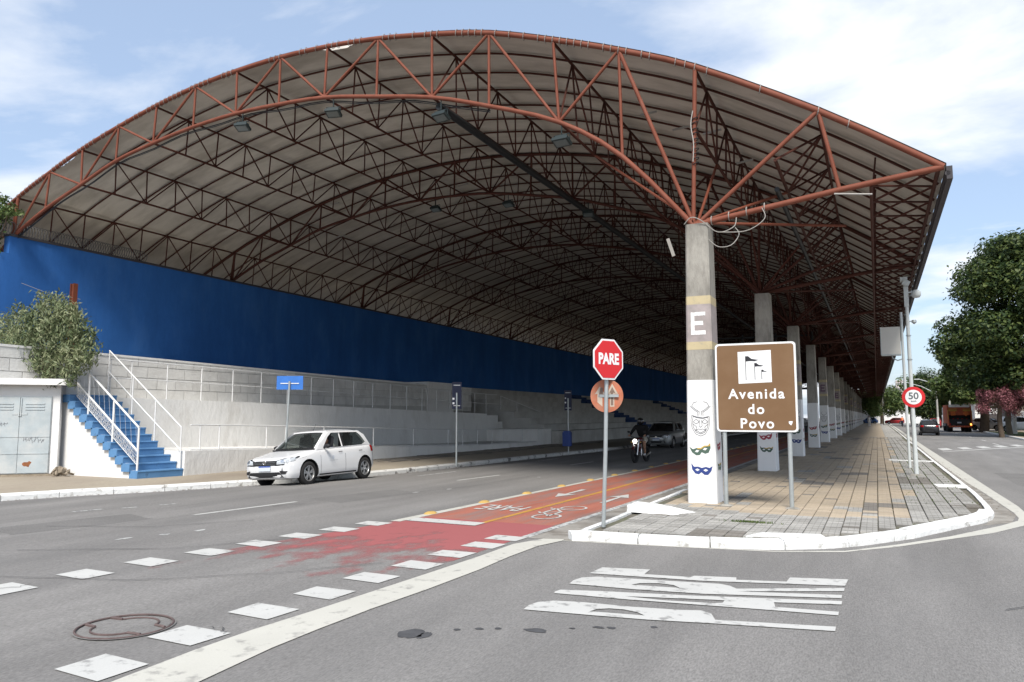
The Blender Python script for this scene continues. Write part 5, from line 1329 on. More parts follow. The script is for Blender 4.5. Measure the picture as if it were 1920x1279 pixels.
def dome(n, rx, ry, z0, z1, rmin, rmax, seed=0, taper=.6):
    rg = random.Random(seed); o = []
    for i in range(n):
        t = rg.random(); z = z0 + (z1 - z0) * t; w = math.sqrt(max(0.05, 1 - (abs(t - .35) / .68) ** 2)); a = rg.uniform(0, 2 * math.pi); q = math.sqrt(rg.uniform(.25, 1))
        o.append((rx * w * q * math.cos(a), ry * w * q * math.sin(a), z, rg.uniform(rmin, rmax)))
    return o
# shrubby tree on the terrace behind the small building
cl = [(-25.3 + dx_, 16.0 + dy_, z, r) for dx_, dy_, z, r in [(.0, 0, 4.2, .75), (.7, .1, 4.6, .7), (-.6, .1, 4.7, .75), (.15, .2, 5.1, .62), (1.25, 0, 4.1, .6), (-1.2, 0, 4.3, .75), (-1.7, .2, 4.75, .6), (1.75, -.1, 3.75, .5), (1.2, -.2, 3.4, .45), (-1.5, -.1, 3.6, .6), (-2.2, .1, 4.1, .6), (.4, -.3, 3.5, .5), (-.4, -.2, 3.5, .5), (2.2, -.3, 3.35, .38), (1.9, -.4, 2.95, .3), (-.1, .2, 5.45, .4), (-.9, .2, 5.25, .45), (.75, .2, 5.2, .45), (-2.6, .1, 4.9, .5), (-2.6, 0, 3.5, .5), (-3.2, 0, 4.2, .6), (-3.4, 0, 4.9, .5), (-3.3, 0, 3.5, .5), (2.55, -.2, 3.5, .25), (-.5, .1, 5.75, .28), (1.5, .0, 5.0, .22), (2.3, 0, 4.35, .25), (-1.6, 0, 5.4, .3), (.9, -.3, 2.9, .35), (1.9, 0, 4.3, .45), (1.55, 0, 4.75, .45), (2.35, -.1, 3.9, .4), (1.1, 0, 5.1, .4), (.4, .1, 5.6, .35)]]
t = thing('shrub_tree', 'bushy olive green small tree growing behind the white building', 'tree', (-22.55, 14.5, 2.15))
t.scale = (.89, .89, .89)
lo = Matrix.Translation((25.2, -16.0, -2.21))
me = leaf_mesh('crown', cl, 15500, .17, 'leaf_olive', droop=.9, up=.7, aspect=4.0, seed=3, shell=.35); me.transform(lo); link('crown', me, t)
b = MB(); limb(b, (0, 0, 0), (.05, 0, 1.6), .12, .07)
for i, (x, y, z) in enumerate([(-.7, 0, 2.3), (.8, .1, 2.1), (1.5, -.1, 1.6), (-1.5, 0, 1.9), (.2, .1, 2.8), (-.9, .1, 1.3), (2.0, -.2, 1.2), (.6, -.1, 1.5)]): limb(b, (0, 0, .5 + .1 * (i % 3)), (x, y, z), .05, .015, .1, seed=i)
part('trunk', b, 'trunk', t, 60)
# leafy tip reaching in at the far left, above the wall
t = thing('overhanging_branch', 'pale green leafy branches reaching over the wall at the left edge of the canopy', 'branch', (-26.4, 15.0, 7.55))
cl = [(.2, 0, 1.0, .35), (-.3, 0, .8, .5), (.75, 0, .95, .25), (.4, 0, 1.35, .16), (.0, 0, 1.45, .2), (-.6, 0, 1.2, .4), (-.4, 0, .2, .45), (-.2, 0, -.35, .3), (1.1, .1, .85, .14)]
link('leaves', leaf_mesh('leaves', cl, 2600, .13, 'leaf_mid', droop=.2, up=.6, aspect=2.4, seed=9, shell=.3), t)
b = MB(); limb(b, (-2, 0, -1.2), (.6, 0, .95), .07, .015); limb(b, (-.6, 0, .2), (.4, 0, 1.4), .03, .01); part('twig', b, 'trunk', t, 60)

# trees along the right-hand road
cl = dome(90, 6.6, 6.2, 5.0, 17.0, 1.6, 2.5, 5) + [(-6.4, 0, 10.0, 1.4), (-6.8, -.5, 8.2, 1.5), (-5.0, 0, 13.0, 1.5), (-2.6, 0, 16.0, 1.7), (0.2, 0, 17.2, 1.8), (3, 0, 17.4, 1.8)]
tree('shade_tree', 'largest dark green tree on the right, its dense crown filling the right edge', 'tree', (13.0, 80.0, 0), cl, 105000, .36, 'leaf_dark', 4.6, .45, up=.9, droop=.35, aspect=2.0, seed=11, flat_=.62, shell=.6)
cl = dome(30, 4.9, 5.0, 4.2, 10.4, 1.0, 1.8, 6)
tree('shade_tree', 'lower rounded green tree left of the largest one, hanging over the lorry', 'tree', (10.9, 101.0, 0), cl, 38000, .36, 'leaf_mid', 4.0, .45, up=.9, droop=.35, aspect=2.0, seed=12, flat_=.7, shell=.6)
cl = dome(22, 5.0, 5, 3.0, 8.5, 1.2, 2.0, 8)
tree('shade_tree', 'dark tree between the two street lamp arms, behind the black car', 'tree', (9.6, 150.0, 0), cl, 15000, .4, 'leaf_dark', 3.5, .4, up=.9, aspect=2.0, seed=13, shell=.6)
cl = dome(18, 1.8, 1.8, 2.3, 4.3, .45, .8, 9)
tree('blossom_tree', 'pink flowering tree with a dark trunk, left of the white painted pole', 'flowering tree', (9.6, 77.0, 0), cl, 9500, .15, 'leaf_pink', 2.9, .20, seed=14, up=.5, shell=.4)
cl = dome(12, 1.9, 1.8, 2.5, 4.2, .45, .8, 10)
tree('blossom_tree', 'pink flowering tree to the right of the white painted pole, cut by the frame', 'flowering tree', (11.9, 76.0, 0), cl, 6500, .15, 'leaf_pink', 2.5, .2, seed=15, up=.5, shell=.4)
tree('pruned_tree', 'stout pale trunk with sparse leaves next to the white painted pole', 'tree', (11.25, 85.0, 0), [(0, 0, 3.4, .9), (.3, .2, 4.2, .8), (-.5, 0, 3.9, .6)], 1500, .2, 'leaf_mid', 3.0, .24, tm='trunk_pale', seed=16)
for i, (x, y, h_, w_, l_, lm) in enumerate([(1.0, 190, 8, 5, 'pale green tree far down the avenue, beyond the end of the island', 'leaf_mid'), (6.2, 165, 9, 5.5, 'broad green tree far away behind the 50 sign', 'leaf_mid'), (-3.2, 260, 9, 6, 'farthest green tree, seen past the end of the row of columns', 'leaf_olive'),
        (16, 140, 12, 8, 'dark tree far behind the lorry on the right', 'leaf_dark'), (22, 105, 12, 8, 'dark tree behind the parked white car at the right edge', 'leaf_dark'), (26, 84, 14, 8, 'dark tree at the far right edge behind the pink blossom', 'leaf_dark')]):
    tree('background_tree', l_, 'tree', (x, y, 0), dome(18, w_ * .8, w_ * .8, h_ * .28, h_, w_ * .22, w_ * .36, 20 + i), 8000, .5, lm, h_ * .35, .35, seed=30 + i, up=.8, shell=.55, group='trees in the background')

# ================================================================== FAR SIDE OF THE ROAD
def pole_thing(x, y, lab, h_, r=.16, arms=(), sign=None, white=1.6, cat='utility pole', name='utility_pole'):
    t = thing(name, lab, cat, (x, y, 0)); b = MB(); b.tube([(0, 0, 0), (0, 0, h_)], [r, r * .6], 10); part('pole', b, 'post_conc', t, 60)
    if white: b = MB(); b.lathe([(r + .012, -.02), (r * .93 + .012, white)], 12); part('whitewashed_base', b, 'lime_trunk', t)
    for (ax, az, bx_, bz) in arms:
        a_ = MB(); a_.tube([(0, 0, az), (ax * .5, 0, az + (bz - az) * .65), (ax, 0, bz)], .045, 6); ar = part('arm', a_, 'galv_light', t)
        b = MB(); b.box(ax - .65 if ax < 0 else ax, ax if ax < 0 else ax + .65, -.14, .14, bz - .04, bz + .07); part('lamp_head', b, 'galv_light', ar)
    if sign:
        h = link('round_sign', None, t, loc=(0, -r - .03, sign))
        plate(circle(0, 0, .25, 20), .01, 'sign_red', 'red_ring', h, fs); plate(circle(0, 0, .185, 20), .004, 'sign_white', 'white_face', h, lambda x, z, d: fs(x, z, d - .006))
        b = MB(); text_mb(b, '50', .22, lambda x, y: Vector((x, -.009, y)), bold=.006); part('digits', b, 'sign_grey', h)
    return t
pole_thing(11.9, 87.0, 'stout pole whitewashed to half height with a small round 50 sign, at the right kerb', 6.0, .2, sign=3.3, white=2.5)
pole_thing(7.9, 125, 'street lamp pole with two long arms reaching left, beside the lorry', 7.0, .15, arms=((-3.7, 4.9, 0, 6.6), (-2.1, 6.0, 0, 7.05)), cat='street lamp', name='street_lamp')
pole_thing(9.7, 128.0, 'plain concrete utility pole behind the lorry, left one', 6.2, .17, white=1.4)
pole_thing(12.9, 130.0, 'plain concrete utility pole behind the lorry, right one', 5.6, .15, white=0)
pole_thing(1.2, 170.0, 'far lamp post with one arm at the end of the island', 7.0, .1, arms=((1.8, 6.2, 0, 6.9),), white=0, cat='street lamp', name='street_lamp')
# white wall and far houses at the end of the avenue
t = thing('end_wall', 'bright white wall closing the view at the far end of the right road', 'wall', (4, 205, 0)); b = MB(); b.box(-5, 9, 0, .3, 0, 4.4); part('wall_face', b, 'house_white', t)
b = MB(); b.box(-5.1, 9.1, -.1, .4, 4.4, 4.55); part('coping', b, 'sheet_edge', t)
for i, (x0, x1, hh, l_) in enumerate([(11.5, 15.2, 31.5, 'left slab of the pale pink tower block on the horizon'), (16.4, 20.6, 30, 'right slab of the pale pink tower block on the horizon')]):
    t = thing('tower_block', l_, 'tower block', ((x0 + x1) / 2, 520, 0), group='tower blocks on the horizon')
    w_ = (x1 - x0) / 2 * 1.1; b = MB(); b.box(-w_, w_, 0, 12, 0, hh - 8); part('tower_wall', b, 'hazed_tower', t)
    b = MB()
    for fz in range(7):
        for fx_ in range(3): b.box(-w_ + .5 + fx_ * w_ * .62, -w_ + 1.4 + fx_ * w_ * .62, -.06, .02, 3 + fz * 2.9, 4.4 + fz * 2.9)
    part('windows', b, 'far_glass', t, kind='stuff')
def house(x, y, w_, d_, h_, lab, m='house_tan', roof=True):
    t = thing('house', lab, 'house', (x, y, 0)); b = MB(); b.box(0, w_, 0, d_, 0, h_); part('wall', b, m, t)
    if roof:
        b = MB(); b.add([(-.4, -.4, h_), (w_ + .4, -.4, h_), (w_ + .4, d_ + .4, h_), (-.4, d_ + .4, h_), (-.4, d_ / 2, h_ + 1.5), (w_ + .4, d_ / 2, h_ + 1.5)], [(0, 1, 5, 4), (2, 3, 4, 5), (0, 4, 3), (1, 2, 5), (0, 3, 2, 1)]); part('roof', b, 'roof_tile', t)
    for k in range(max(1, int(w_ // 3))):
        b = MB(); b.box(.8 + k * 3, 2.0 + k * 3, -.06, .02, 1.1, 2.3); wf = part('window', b, 'rail_white', t); b = MB(); b.box(.88 + k * 3, 1.92 + k * 3, -.075, -.06, 1.18, 2.22); part('pane', b, 'far_glass', wf)
    return t
house(13.5, 100, 12, 8, 3.2, 'low tan house with a clay roof behind the pink blossom tree')
house(12.8, 128, 14, 9, 3.6, 'grey low house beyond the lorry', 'block_wall')
house(22, 78, 14, 8, 3.4, 'low building at the right edge behind the parked cars')
house(-6, 215, 9, 8, 3.4, 'pale house at the very end of the avenue seen between column and path', 'house_white')
b = MB(); b.box(14.2, 14.4, 112, 125, 0, 2.0); o = part('garden_wall', b, 'house_tan', None); o['label'] = 'low brown garden wall behind the trunk of the pink blossom tree'; o['category'] = 'wall'
b = MB(); b.box(10.95, 14, 60, 98, .0, .014); part('verge_grass', b, 'grass', rwalk)

# ================================================================== PEOPLE
def skin_body(name, joints, edges, m, parent, lv=1):
    """one continuous skinned body grown on a skeleton"""
    me = bpy.data.meshes.new(name); me.from_pydata([j[0] for j in joints], edges, []); o = bpy.data.objects.new(name, me); COL.objects.link(o)
    sk = o.modifiers.new('s', 'SKIN'); me.skin_vertices or None
    for i, j in enumerate(joints): me.skin_vertices[0].data[i].radius = j[1] if isinstance(j[1], tuple) else (j[1], j[1])
    me.skin_vertices[0].data[0].use_root = True
    sb = o.modifiers.new('u', 'SUBSURF'); sb.levels = lv; sb.render_levels = lv
    dg = bpy.context.evaluated_depsgraph_get(); nm = bpy.data.meshes.new_from_object(o.evaluated_get(dg)); nm.name = name
    bpy.data.objects.remove(o); nm.materials.clear(); nm.materials.append(M[m]); nm.shade_smooth(); return link(name, nm, parent)
def ellip(b, c, r, n=12, m=0, M_=None):
    T_ = Matrix.Translation(c) @ Matrix.Diagonal((*r, 1)); T_ = M_ @ T_ if M_ else T_
    b.lathe([(max(math.sin(math.pi * i / 10), .001), -math.cos(math.pi * i / 10)) for i in range(11)], n, m, T_)
def limbs_mesh(b, chain, rs, n=8): b.tube(chain, rs, n)
def head_parts(t, c, face=(0, -1), hair='hair', s=1.0, helmet=False):
    a = math.atan2(face[1], face[0]) + math.pi / 2; T_ = Matrix.Translation(c) @ Matrix.Rotation(a, 4, 'Z')
    b = MB(); ellip(b, (0, 0, 0), (.075 * s, .092 * s, .115 * s), 14, 0, T_); ellip(b, (0, -.09 * s, -.01), (.014, .022, .026), 8, 0, T_)
    for q in (-1, 1): ellip(b, (q * .076 * s, .005, -.005), (.012, .022, .032), 8, 0, T_)
    h = part('head', b, 'skin', t, 60)
    b = MB()
    for q in (-1, 1): ellip(b, (q * .03, -.082 * s, .015), (.012, .008, .007), 8, 0, T_)
    part('eyes', b, 'sign_black', h, 60); b = MB(); ellip(b, (0, -.084 * s, -.055), (.024, .008, .006), 8, 0, T_); part('mouth', b, 'mask_red', h, 60)
    b = MB()
    if not helmet: ellip(b, (0, .016, .03), (.083 * s, .092 * s, .10 * s), 14, 0, T_); part('hair', b, hair, h, 60)
    return h
def hand(b, w, d, s=1.0):
    """small curled hand at wrist w pointing along d: palm, four fingers and a thumb"""
    w, d = Vector(w), Vector(d).normalized(); sd = d.cross(Vector((0, 0, 1))); sd = sd.normalized() if sd.length > .1 else Vector((1, 0, 0)); up = sd.cross(d)
    b.tube([w, w + d * .05 * s, w + d * .085 * s], [.026 * s, .04 * s, .036 * s], 6)
    for i in range(4):
        o = w + d * .08 * s + sd * (.026 - .0175 * i) * s; l = (.06, .068, .064, .05)[i] * s
        b.tube([o, o + d * l * .5, o + d * l * .8 - up * l * .35, o + d * l * .65 - up * l * .75], [.0095 * s] * 3 + [.007 * s], 5)
    o = w + d * .03 * s + sd * .035 * s; b.tube([o, o + sd * .03 * s + d * .02 * s, o + sd * .03 * s + d * .05 * s - up * .01], [.011 * s, .010 * s, .008 * s], 5)

# ================================================================== VEHICLES
def interp(tab, x):
    xs_ = [t[0] for t in tab]
    return [float(np.interp(x, xs_, [t[i] for t in tab])) for i in range(1, len(tab[0]))]
def car(lab, paint, loc, rotz, kind='hatch', group=None, glass='glass_dark', detail=False, roll=0.0, name='car', lights_on=False, rim='rim', height=1.0, driver=False):
    """local frame: front bumper at y=0, rear at y=L, x to the side"""
    t = thing(name, lab, 'car', loc, rotz, group)
    if roll: t.rotation_euler = (0, roll, rotz)
    if kind == 'hatch':
        Lg = 3.88; WB = (.80, 3.27); tab = [(0, .56, .67, .28), (.04, .68, .71, .23), (.14, .755, .75, .20), (.35, .80, .79, .19), (.7, .815, .855, .19), (1.05, .822, .93, .18), (1.5, .828, .945, .18), (2.4, .83, .965, .18), (3.1, .828, .985, .19), (3.5, .805, 1.0, .22), (3.74, .76, 1.0, .27), (3.84, .68, .96, .30), (3.88, .52, .86, .36)]
        roof = (1.78, 3.22, 1.455); cowl, tail = 1.02, 3.72
        gh_side = [(1.14, .925), (3.66, .985), (3.42, 1.30), (3.2, 1.43), (1.88, 1.435), (1.62, 1.30)]
        wins = [[(1.42, .965), (2.28, .985), (2.28, 1.385), (1.93, 1.385), (1.72, 1.27)], [(2.38, .99), (3.22, 1.01), (3.40, 1.08), (3.22, 1.30), (3.10, 1.385), (2.38, 1.39)]]
    elif kind == 'suv':
        Lg = 4.25; WB = (.86, 3.42); tab = [(0, .45, .80, .32), (.05, .64, .86, .28), (.2, .76, .93, .26), (.6, .83, .99, .26), (1.1, .86, 1.06, .25), (2.6, .87, 1.08, .25), (3.8, .85, 1.12, .27), (4.15, .78, 1.10, .32), (4.25, .6, .98, .4)]
        roof = (1.85, 3.75, 1.66); cowl, tail = 1.12, 4.12
        gh_side = [(1.2, 1.05), (4.06, 1.10), (3.92, 1.45), (3.7, 1.62), (1.95, 1.635), (1.68, 1.45)]
        wins = [[(1.48, 1.1), (2.4, 1.11), (2.4, 1.57), (2.0, 1.57), (1.78, 1.43)], [(2.5, 1.12), (3.75, 1.14), (3.62, 1.5), (3.4, 1.58), (2.5, 1.58)]]
    else:
        Lg = 4.05; WB = (.84, 3.30); tab = [(0, .42, .70, .28), (.05, .62, .74, .22), (.18, .74, .79, .2), (.5, .80, .86, .19), (1.05, .825, .95, .18), (2.4, .835, .97, .18), (3.2, .83, .99, .19), (3.7, .80, 1.02, .24), (3.95, .72, 1.0, .3), (4.05, .55, .88, .36)]
        roof = (1.75, 3.3, 1.47); cowl, tail = 1.02, 3.9
        gh_side = [(1.12, .945), (3.82, 1.0), (3.55, 1.30), (3.3, 1.44), (1.86, 1.45), (1.58, 1.30)]
        wins = [[(1.40, .985), (2.3, 1.0), (2.3, 1.40), (1.9, 1.40), (1.68, 1.28)], [(2.4, 1.0), (3.3, 1.02), (3.5, 1.1), (3.3, 1.33), (3.15, 1.40), (2.4, 1.40)]]
    # lower body: loft of stations
    ys_ = sorted(set([0, .02, .04, .08, .14, .24, .35, .5, .7, .9, 1.05, 1.25, 1.5, 1.8, 2.1, 2.4, 2.7, 3.0, 3.2, 3.4] + [Lg - d for d in (.5, .35, .22, .12, .05, .015, 0)]))
    vs = []; NR = 0
    for y in ys_:
        hw, zt, zb__ = interp(tab, y); zm = .56; cr_ = .018 if y < cowl else .0
        half = [(0, zb__), (hw * .72, zb__), (hw * .93, zb__ + .03), (hw * .985, zb__ + .11), (hw * .995, .38), (hw, zm), (hw * .992, zt - .20), (hw * .975, zt - .10), (hw * .945, zt - .035), (hw * .90, zt - .005), (hw * .6, zt + cr_), (0, zt + cr_ * 1.4)]
        ring = half + [(-x, z) for x, z in reversed(half[1:-1])]; NR = len(ring); vs += [(x, y, z) for x, z in ring]
    n = len(ys_); fs = [(i * NR + j, (i + 1) * NR + j, (i + 1) * NR + (j + 1) % NR, i * NR + (j + 1) % NR) for i in range(n - 1) for j in range(NR)] + [tuple(range(NR)), tuple(range((n - 1) * NR, n * NR))]
    b = MB(); b.add(vs, fs); bm_ = b.mesh('body', paint, 38)
    body = link('body', bm_, t)
    rW = .315 if kind != 'suv' else .35; zax = rW
    for y in WB:   # wheel wells
        c = MB(); c.lathe([(0, -1.2), (rW + .055, -1.2), (rW + .055, 1.2), (0, 1.2)], 28, M_=Matrix.Translation((0, y, zax + .015)) @ Matrix.Rotation(math.pi / 2, 4, 'Y'))
        k_ = MB(); k_.box(-.52, .52, y - .5, y + .5, -.2, 1.3)
        # leave the middle in place: two short cylinders
        for s in (-1, 1):
            c = MB(); T_ = Matrix.Translation((s * .82, y, zax + .015)) @ Matrix.Rotation(math.pi / 2, 4, 'Y')
            prof = [(0.001, -.30), (rW + .055, -.30), (rW + .055, .30), (0.001, .30)]; c.lathe(prof, 28, M_=T_); cm = c.mesh('cut', 'trim')
            bm2 = bmesh.new(); bm2.from_mesh(cm); bmesh.ops.remove_doubles(bm2, verts=bm2.verts, dist=.004); bmesh.ops.recalc_face_normals(bm2, faces=bm2.faces); bm2.to_mesh(cm); bm2.free()
            co = bpy.data.objects.new('cut', cm); COL.objects.link(co); md = body.modifiers.new('b', 'BOOLEAN'); md.operation = 'DIFFERENCE'; md.object = co; md.solver = 'EXACT'
    SAVE = (t.location.copy(), t.rotation_euler.copy()); t.location = (0, 0, 0); t.rotation_euler = (0, 0, 0)
    bpy.context.view_layer.update(); dg = bpy.context.evaluated_depsgraph_get(); nm = bpy.data.meshes.new_from_object(body.evaluated_get(dg))
    for md in list(body.modifiers): co = md.object; body.modifiers.remove(md); bpy.data.objects.remove(co)
    body.data = nm; nm.name = 'body'
    # faces inside the wells get the dark trim
    while len(nm.materials) < 2: nm.materials.append(M['trim'])
    nm.materials[1] = M['trim']
    for p in nm.polygons:
        c_ = p.center; p.material_index = 0
        for y in WB:
            rr = math.hypot(c_.y - y, c_.z - zax - .015)
            if rr < rW + .06 and abs(c_.x) < .80 and (abs(p.normal.x) > .9 and abs(c_.x) < .56 or rr > rW + .03 and abs(p.normal.x) < .3): p.material_index = 1
    t.location, t.rotation_euler = SAVE
    bvh = BVHTree.FromPolygons([v.co.copy() for v in nm.vertices], [tuple(p.vertices) for p in nm.polygons])
    def onto(axis, poly, nm_, m, off=.006, parent=None, mirror=False, cuts=2):
        """a panel that follows the body surface, laid on from the front (f), rear (r) or sides (s)"""
        made = []
        for sg in ((1, -1) if (axis == 's' or mirror) else (1,)):
            bmx = bmesh.new(); lp = [Vector((p[0], p[1], 0)) for p in poly]; v_ = [bmx.verts.new(p) for p in lp]
            for tr in tessellate_polygon([lp]): bmx.faces.new([v_[i] for i in tr])
            bmesh.ops.subdivide_edges(bmx, edges=bmx.edges, cuts=cuts, use_grid_fill=True)
            bmx.verts.index_update(); out = []
            for v in bmx.verts:
                a, z = v.co.x, v.co.y
                if axis == 'f': o, d = Vector((a * sg, -2, z)), Vector((0, 1, 0))
                elif axis == 'r': o, d = Vector((a * sg, Lg + 2, z)), Vector((0, -1, 0))
                else: o, d = Vector((3 * sg, a, z)), Vector((-sg, 0, 0))
                h = bvh.ray_cast(o, d)
                out.append((h[0] if h[0] else o + d * 2.3) - d * off)
            b = MB(); b.add(out, [tuple(v.index for v in f.verts) for f in bmx.faces]); bmx.free(); made.append(part(nm_, b, m, parent or t, 40))
        return made
    # greenhouse
    hw = lambda y: interp(tab, y)[0]; zt = lambda y: interp(tab, y)[1]
    r0, r1, rz_ = roof; WR = .56 if kind != 'suv' else .62
    def sx(y, z):
        f = (z - zt(y)) / (rz_ - zt(y)); f = max(-.1, min(1.05, f)); return hw(y) * .93 * (1 - f) + (WR + .045) * f + .02 * math.sin(math.pi * max(0, min(1, f)))
    for s in (1, -1):
        b = MB(); b.poly3(gh_side, wins, fn=lambda y, z: Vector((s * sx(y, z), y, z)), th=lambda y, z: Vector((s * (sx(y, z) - .04), y, z))); part('window_frame', b, paint, t, 40)
        for i, w_ in enumerate(wins):
            if driver and i == 0 and s == driver: continue
            b = MB(); b.poly3(w_, fn=lambda y, z: Vector((s * (sx(y, z) - .018), y, z))); part('side_window', b, glass, t)
        b = MB(); bp = [(wins[0][1][0] + .0, wins[0][1][1]), (wins[1][0][0], wins[1][0][1]), (wins[1][-1][0], wins[1][-1][1]), (wins[0][2][0], wins[0][2][1])]
        b.poly3(bp, fn=lambda y, z: Vector((s * (sx(y, z) + .003), y, z))); part('door_pillar', b, 'trim', t)
    def cross(ya, za, xa, yb, zb2, xb, m, nm_, bow=.05, n=8, th_=.0, off=0.0):
        b = MB(); vs = []
        for i in range(n + 1):
            for j in range(5):
                f = j / 4; u = -1 + 2 * i / n; y = ya + (yb - ya) * f; z = za + (zb2 - za) * f; x = (xa + (xb - xa) * f) * u
                vs.append((x, y + (bow if ya < yb else -bow) * (u * u) * (1 - .4 * f), z + .02 * math.sin(math.pi * f) * 1 - off))
        b.add(vs, [(i * 5 + j, (i + 1) * 5 + j, (i + 1) * 5 + j + 1, i * 5 + j + 1) for i in range(n) for j in range(4)]); return part(nm_, b, m, t, 50)
    cross(cowl - .02, zt(cowl) - .01, hw(cowl) * .90, r0 + .02, rz_ - .015, WR + .01, 'glass' if glass == 'glass' else glass, 'windscreen', .09)
    cross(tail + .02, zt(tail) - .01, hw(tail) * .86, r1 - .02, rz_ - .02, WR + .01, glass, 'rear_window', .05)
    # roof skin with rounded edges, meeting the pillars
    b = MB(); vs = []; NJ = 10
    for i in range(NJ + 1):
        y = (r0 - .06) + (r1 - r0 + .12) * i / NJ; e = min(1, min(i, NJ - i) / 2 * .5 + .5)
        for j in range(9):
            u = -1 + 2 * j / 8; vs.append(((WR + .055) * u, y + .05 * (u * u) * (-1 if i > NJ / 2 else 1) * (1 - e), rz_ - .035 * u ** 4 + .03 * math.sin(math.pi * i / NJ) - .02 * (1 - e)))
    nv_ = len(vs); vs += [(v[0], v[1], v[2] - .035) for v in vs]
    fs = [(i * 9 + j, (i + 1) * 9 + j, (i + 1) * 9 + j + 1, i * 9 + j + 1) for i in range(NJ) for j in range(8)]; fs += [tuple(q + nv_ for q in f) for f in fs]
    for i in range(NJ): fs += [(i * 9, (i + 1) * 9, (i + 1) * 9 + nv_, i * 9 + nv_), (i * 9 + 8, (i + 1) * 9 + 8, (i + 1) * 9 + 8 + nv_, i * 9 + 8 + nv_)]
    for j in range(8): fs += [(j, j + 1, j + 1 + nv_, j + nv_), (NJ * 9 + j, NJ * 9 + j + 1, NJ * 9 + j + 1 + nv_, NJ * 9 + j + nv_)]
    b.add(vs, fs); part('roof', b, paint, t, 40)
    for s in (1, -1):   # windscreen and rear pillars
        for (ya, za, xa, yb, zb2, xb) in ((cowl + .06, zt(cowl) - .02, hw(cowl) * .915, r0 + .0, rz_ - .02, WR + .03), (tail - .04, zt(tail) - .02, hw(tail) * .88, r1 - .0, rz_ - .02, WR + .03)):
            b = MB(); sg = 1 if yb > ya else -1; wv = .07 if sg > 0 else .12
            A_, B_ = Vector((s * xa, ya, za)), Vector((s * xb, yb, zb2)); vs = []
            for q in range(7):
                f = q / 6; c_ = A_.lerp(B_, f) + Vector((s * .016 * math.sin(math.pi * f), 0, .022 * math.sin(math.pi * f)))
                vs += [c_ + Vector((s * .012, sg * wv, -.01)), c_ + Vector((s * .012, 0, .0)), c_ + Vector((-s * .05, -sg * .02, .012)), c_ + Vector((-s * .05, sg * wv, -.03))]
            b.add(vs, [(q * 4 + j, (q + 1) * 4 + j, (q + 1) * 4 + (j + 1) % 4, q * 4 + (j + 1) % 4) for q in range(6) for j in range(4)]); part('pillar', b, paint, t, 60)
    # inside: floor cover, seats, wheel
    b = MB(); b.box(-.74, .74, cowl + .06, tail - .05, .90, zt(2.4) + .004); part('cabin_floor', b, 'trim', t)
    if glass == 'glass' or detail:
        for (x, y) in ((-.36, 2.08), (.36, 2.08), (-.36, 2.95), (.36, 2.95)):
            b = MB(); b.prism(rrect(-.22, .22, 0, .34, .07), 0, .10, M_=Matrix.Translation((x, y, .95)) @ Matrix.Rotation(rad(80), 4, 'X')); b.prism(rrect(-.11, .11, .34, .48, .05), .0, .08, M_=Matrix.Translation((x, y, .95)) @ Matrix.Rotation(rad(80), 4, 'X')); part('seat', b, 'seat_cloth', t)
        b = MB(); b.tube([Vector((.36, 1.60, .98)) + Matrix.Rotation(rad(65), 3, 'X') @ Vector((.17 * math.cos(a), .17 * math.sin(a), 0)) for a in [2 * math.pi * j / 16 for j in range(16)]], .014, 5, closed=True); part('steering_wheel', b, 'trim', t)
        b = MB(); b.box(-.66, .66, 1.12, 1.46, .92, 1.0); part('dashboard', b, 'trim', t)
    # wheels
    tb = MB(); R2 = Matrix.Rotation(math.pi / 2, 4, 'Y')
    tb.lathe([(rW * .66, -.085), (rW * .93, -.092), (rW, -.07), (rW, .07), (rW * .93, .092), (rW * .66, .085)], 28, M_=R2); tm_ = tb.mesh('tyre', 'tyre', 50)
    rb = MB(); rb.lathe([(.001, .02), (.06, .03), (.065, .055), (.03, .062), (.001, .062)], 12, M_=R2); rb.lathe([(rW * .60, .03), (rW * .68, .084), (rW * .62, .088), (rW * .575, .05), (rW * .57, -.05)], 28, M_=R2)
    for k in range(10):
        a = 2 * math.pi * k / 10 + (.17 if k % 2 else -.17) * .8; T_ = Matrix.Rotation(a, 4, 'X')
        rb.box(.035, .068, -.016, .016, .04, rW * .62, M_=T_)
    rm_ = rb.mesh('rim', rim, 40); db = MB(); db.lathe([(.001, .012), (rW * .62, .012)], 20, M_=R2); dm = db.mesh('brake_disc', 'trim')
    for y in WB:
        for s in (1, -1):
            w = link('wheel', None, t, loc=(s * (hw(y) - .10), y, zax), rot=(R.uniform(0, 1), 0, 0 if s > 0 else math.pi)); link('tyre', tm_, w); link('rim', rm_, w); link('brake_disc', dm, w)
    # trim
    hl = {'hatch': [(.40, .60), (.42, .695), (.60, .735), (.765, .755), (.74, .68), (.64, .61)], 'suv': [(.42, .74), (.45, .84), (.76, .90), (.72, .76)], 'sedan': [(.40, .62), (.43, .76), (.70, .80), (.76, .76), (.70, .63)]}[kind]
    cxh = sum(p[0] for p in hl) / len(hl); czh = sum(p[1] for p in hl) / len(hl)
    onto('f', [(cxh + (p[0] - cxh) * 1.22, czh + (p[1] - czh) * 1.45) for p in hl], 'headlight_surround', 'trim', .007, mirror=True, cuts=3)
    onto('f', hl, 'headlight', 'lamp_on' if lights_on else 'lamp_glass', .012, mirror=True, cuts=3)
    onto('f', [(cxh + .06 * math.cos(a), czh + .04 * math.sin(a)) for a in [2 * math.pi * j / 10 for j in range(10)]], 'headlamp_bulb', 'chrome', .017, mirror=True, cuts=1)
    if kind == 'hatch': onto('s', [(.10, .665), (.12, .755), (.42, .79), (.36, .73), (.22, .67)], 'headlight', 'lamp_glass', .008, cuts=2)
    if kind == 'hatch': onto('s', [(.30, .73), (.36, .79), (.50, .795), (.42, .755)], 'lamp_surround', 'trim', .010, cuts=1)
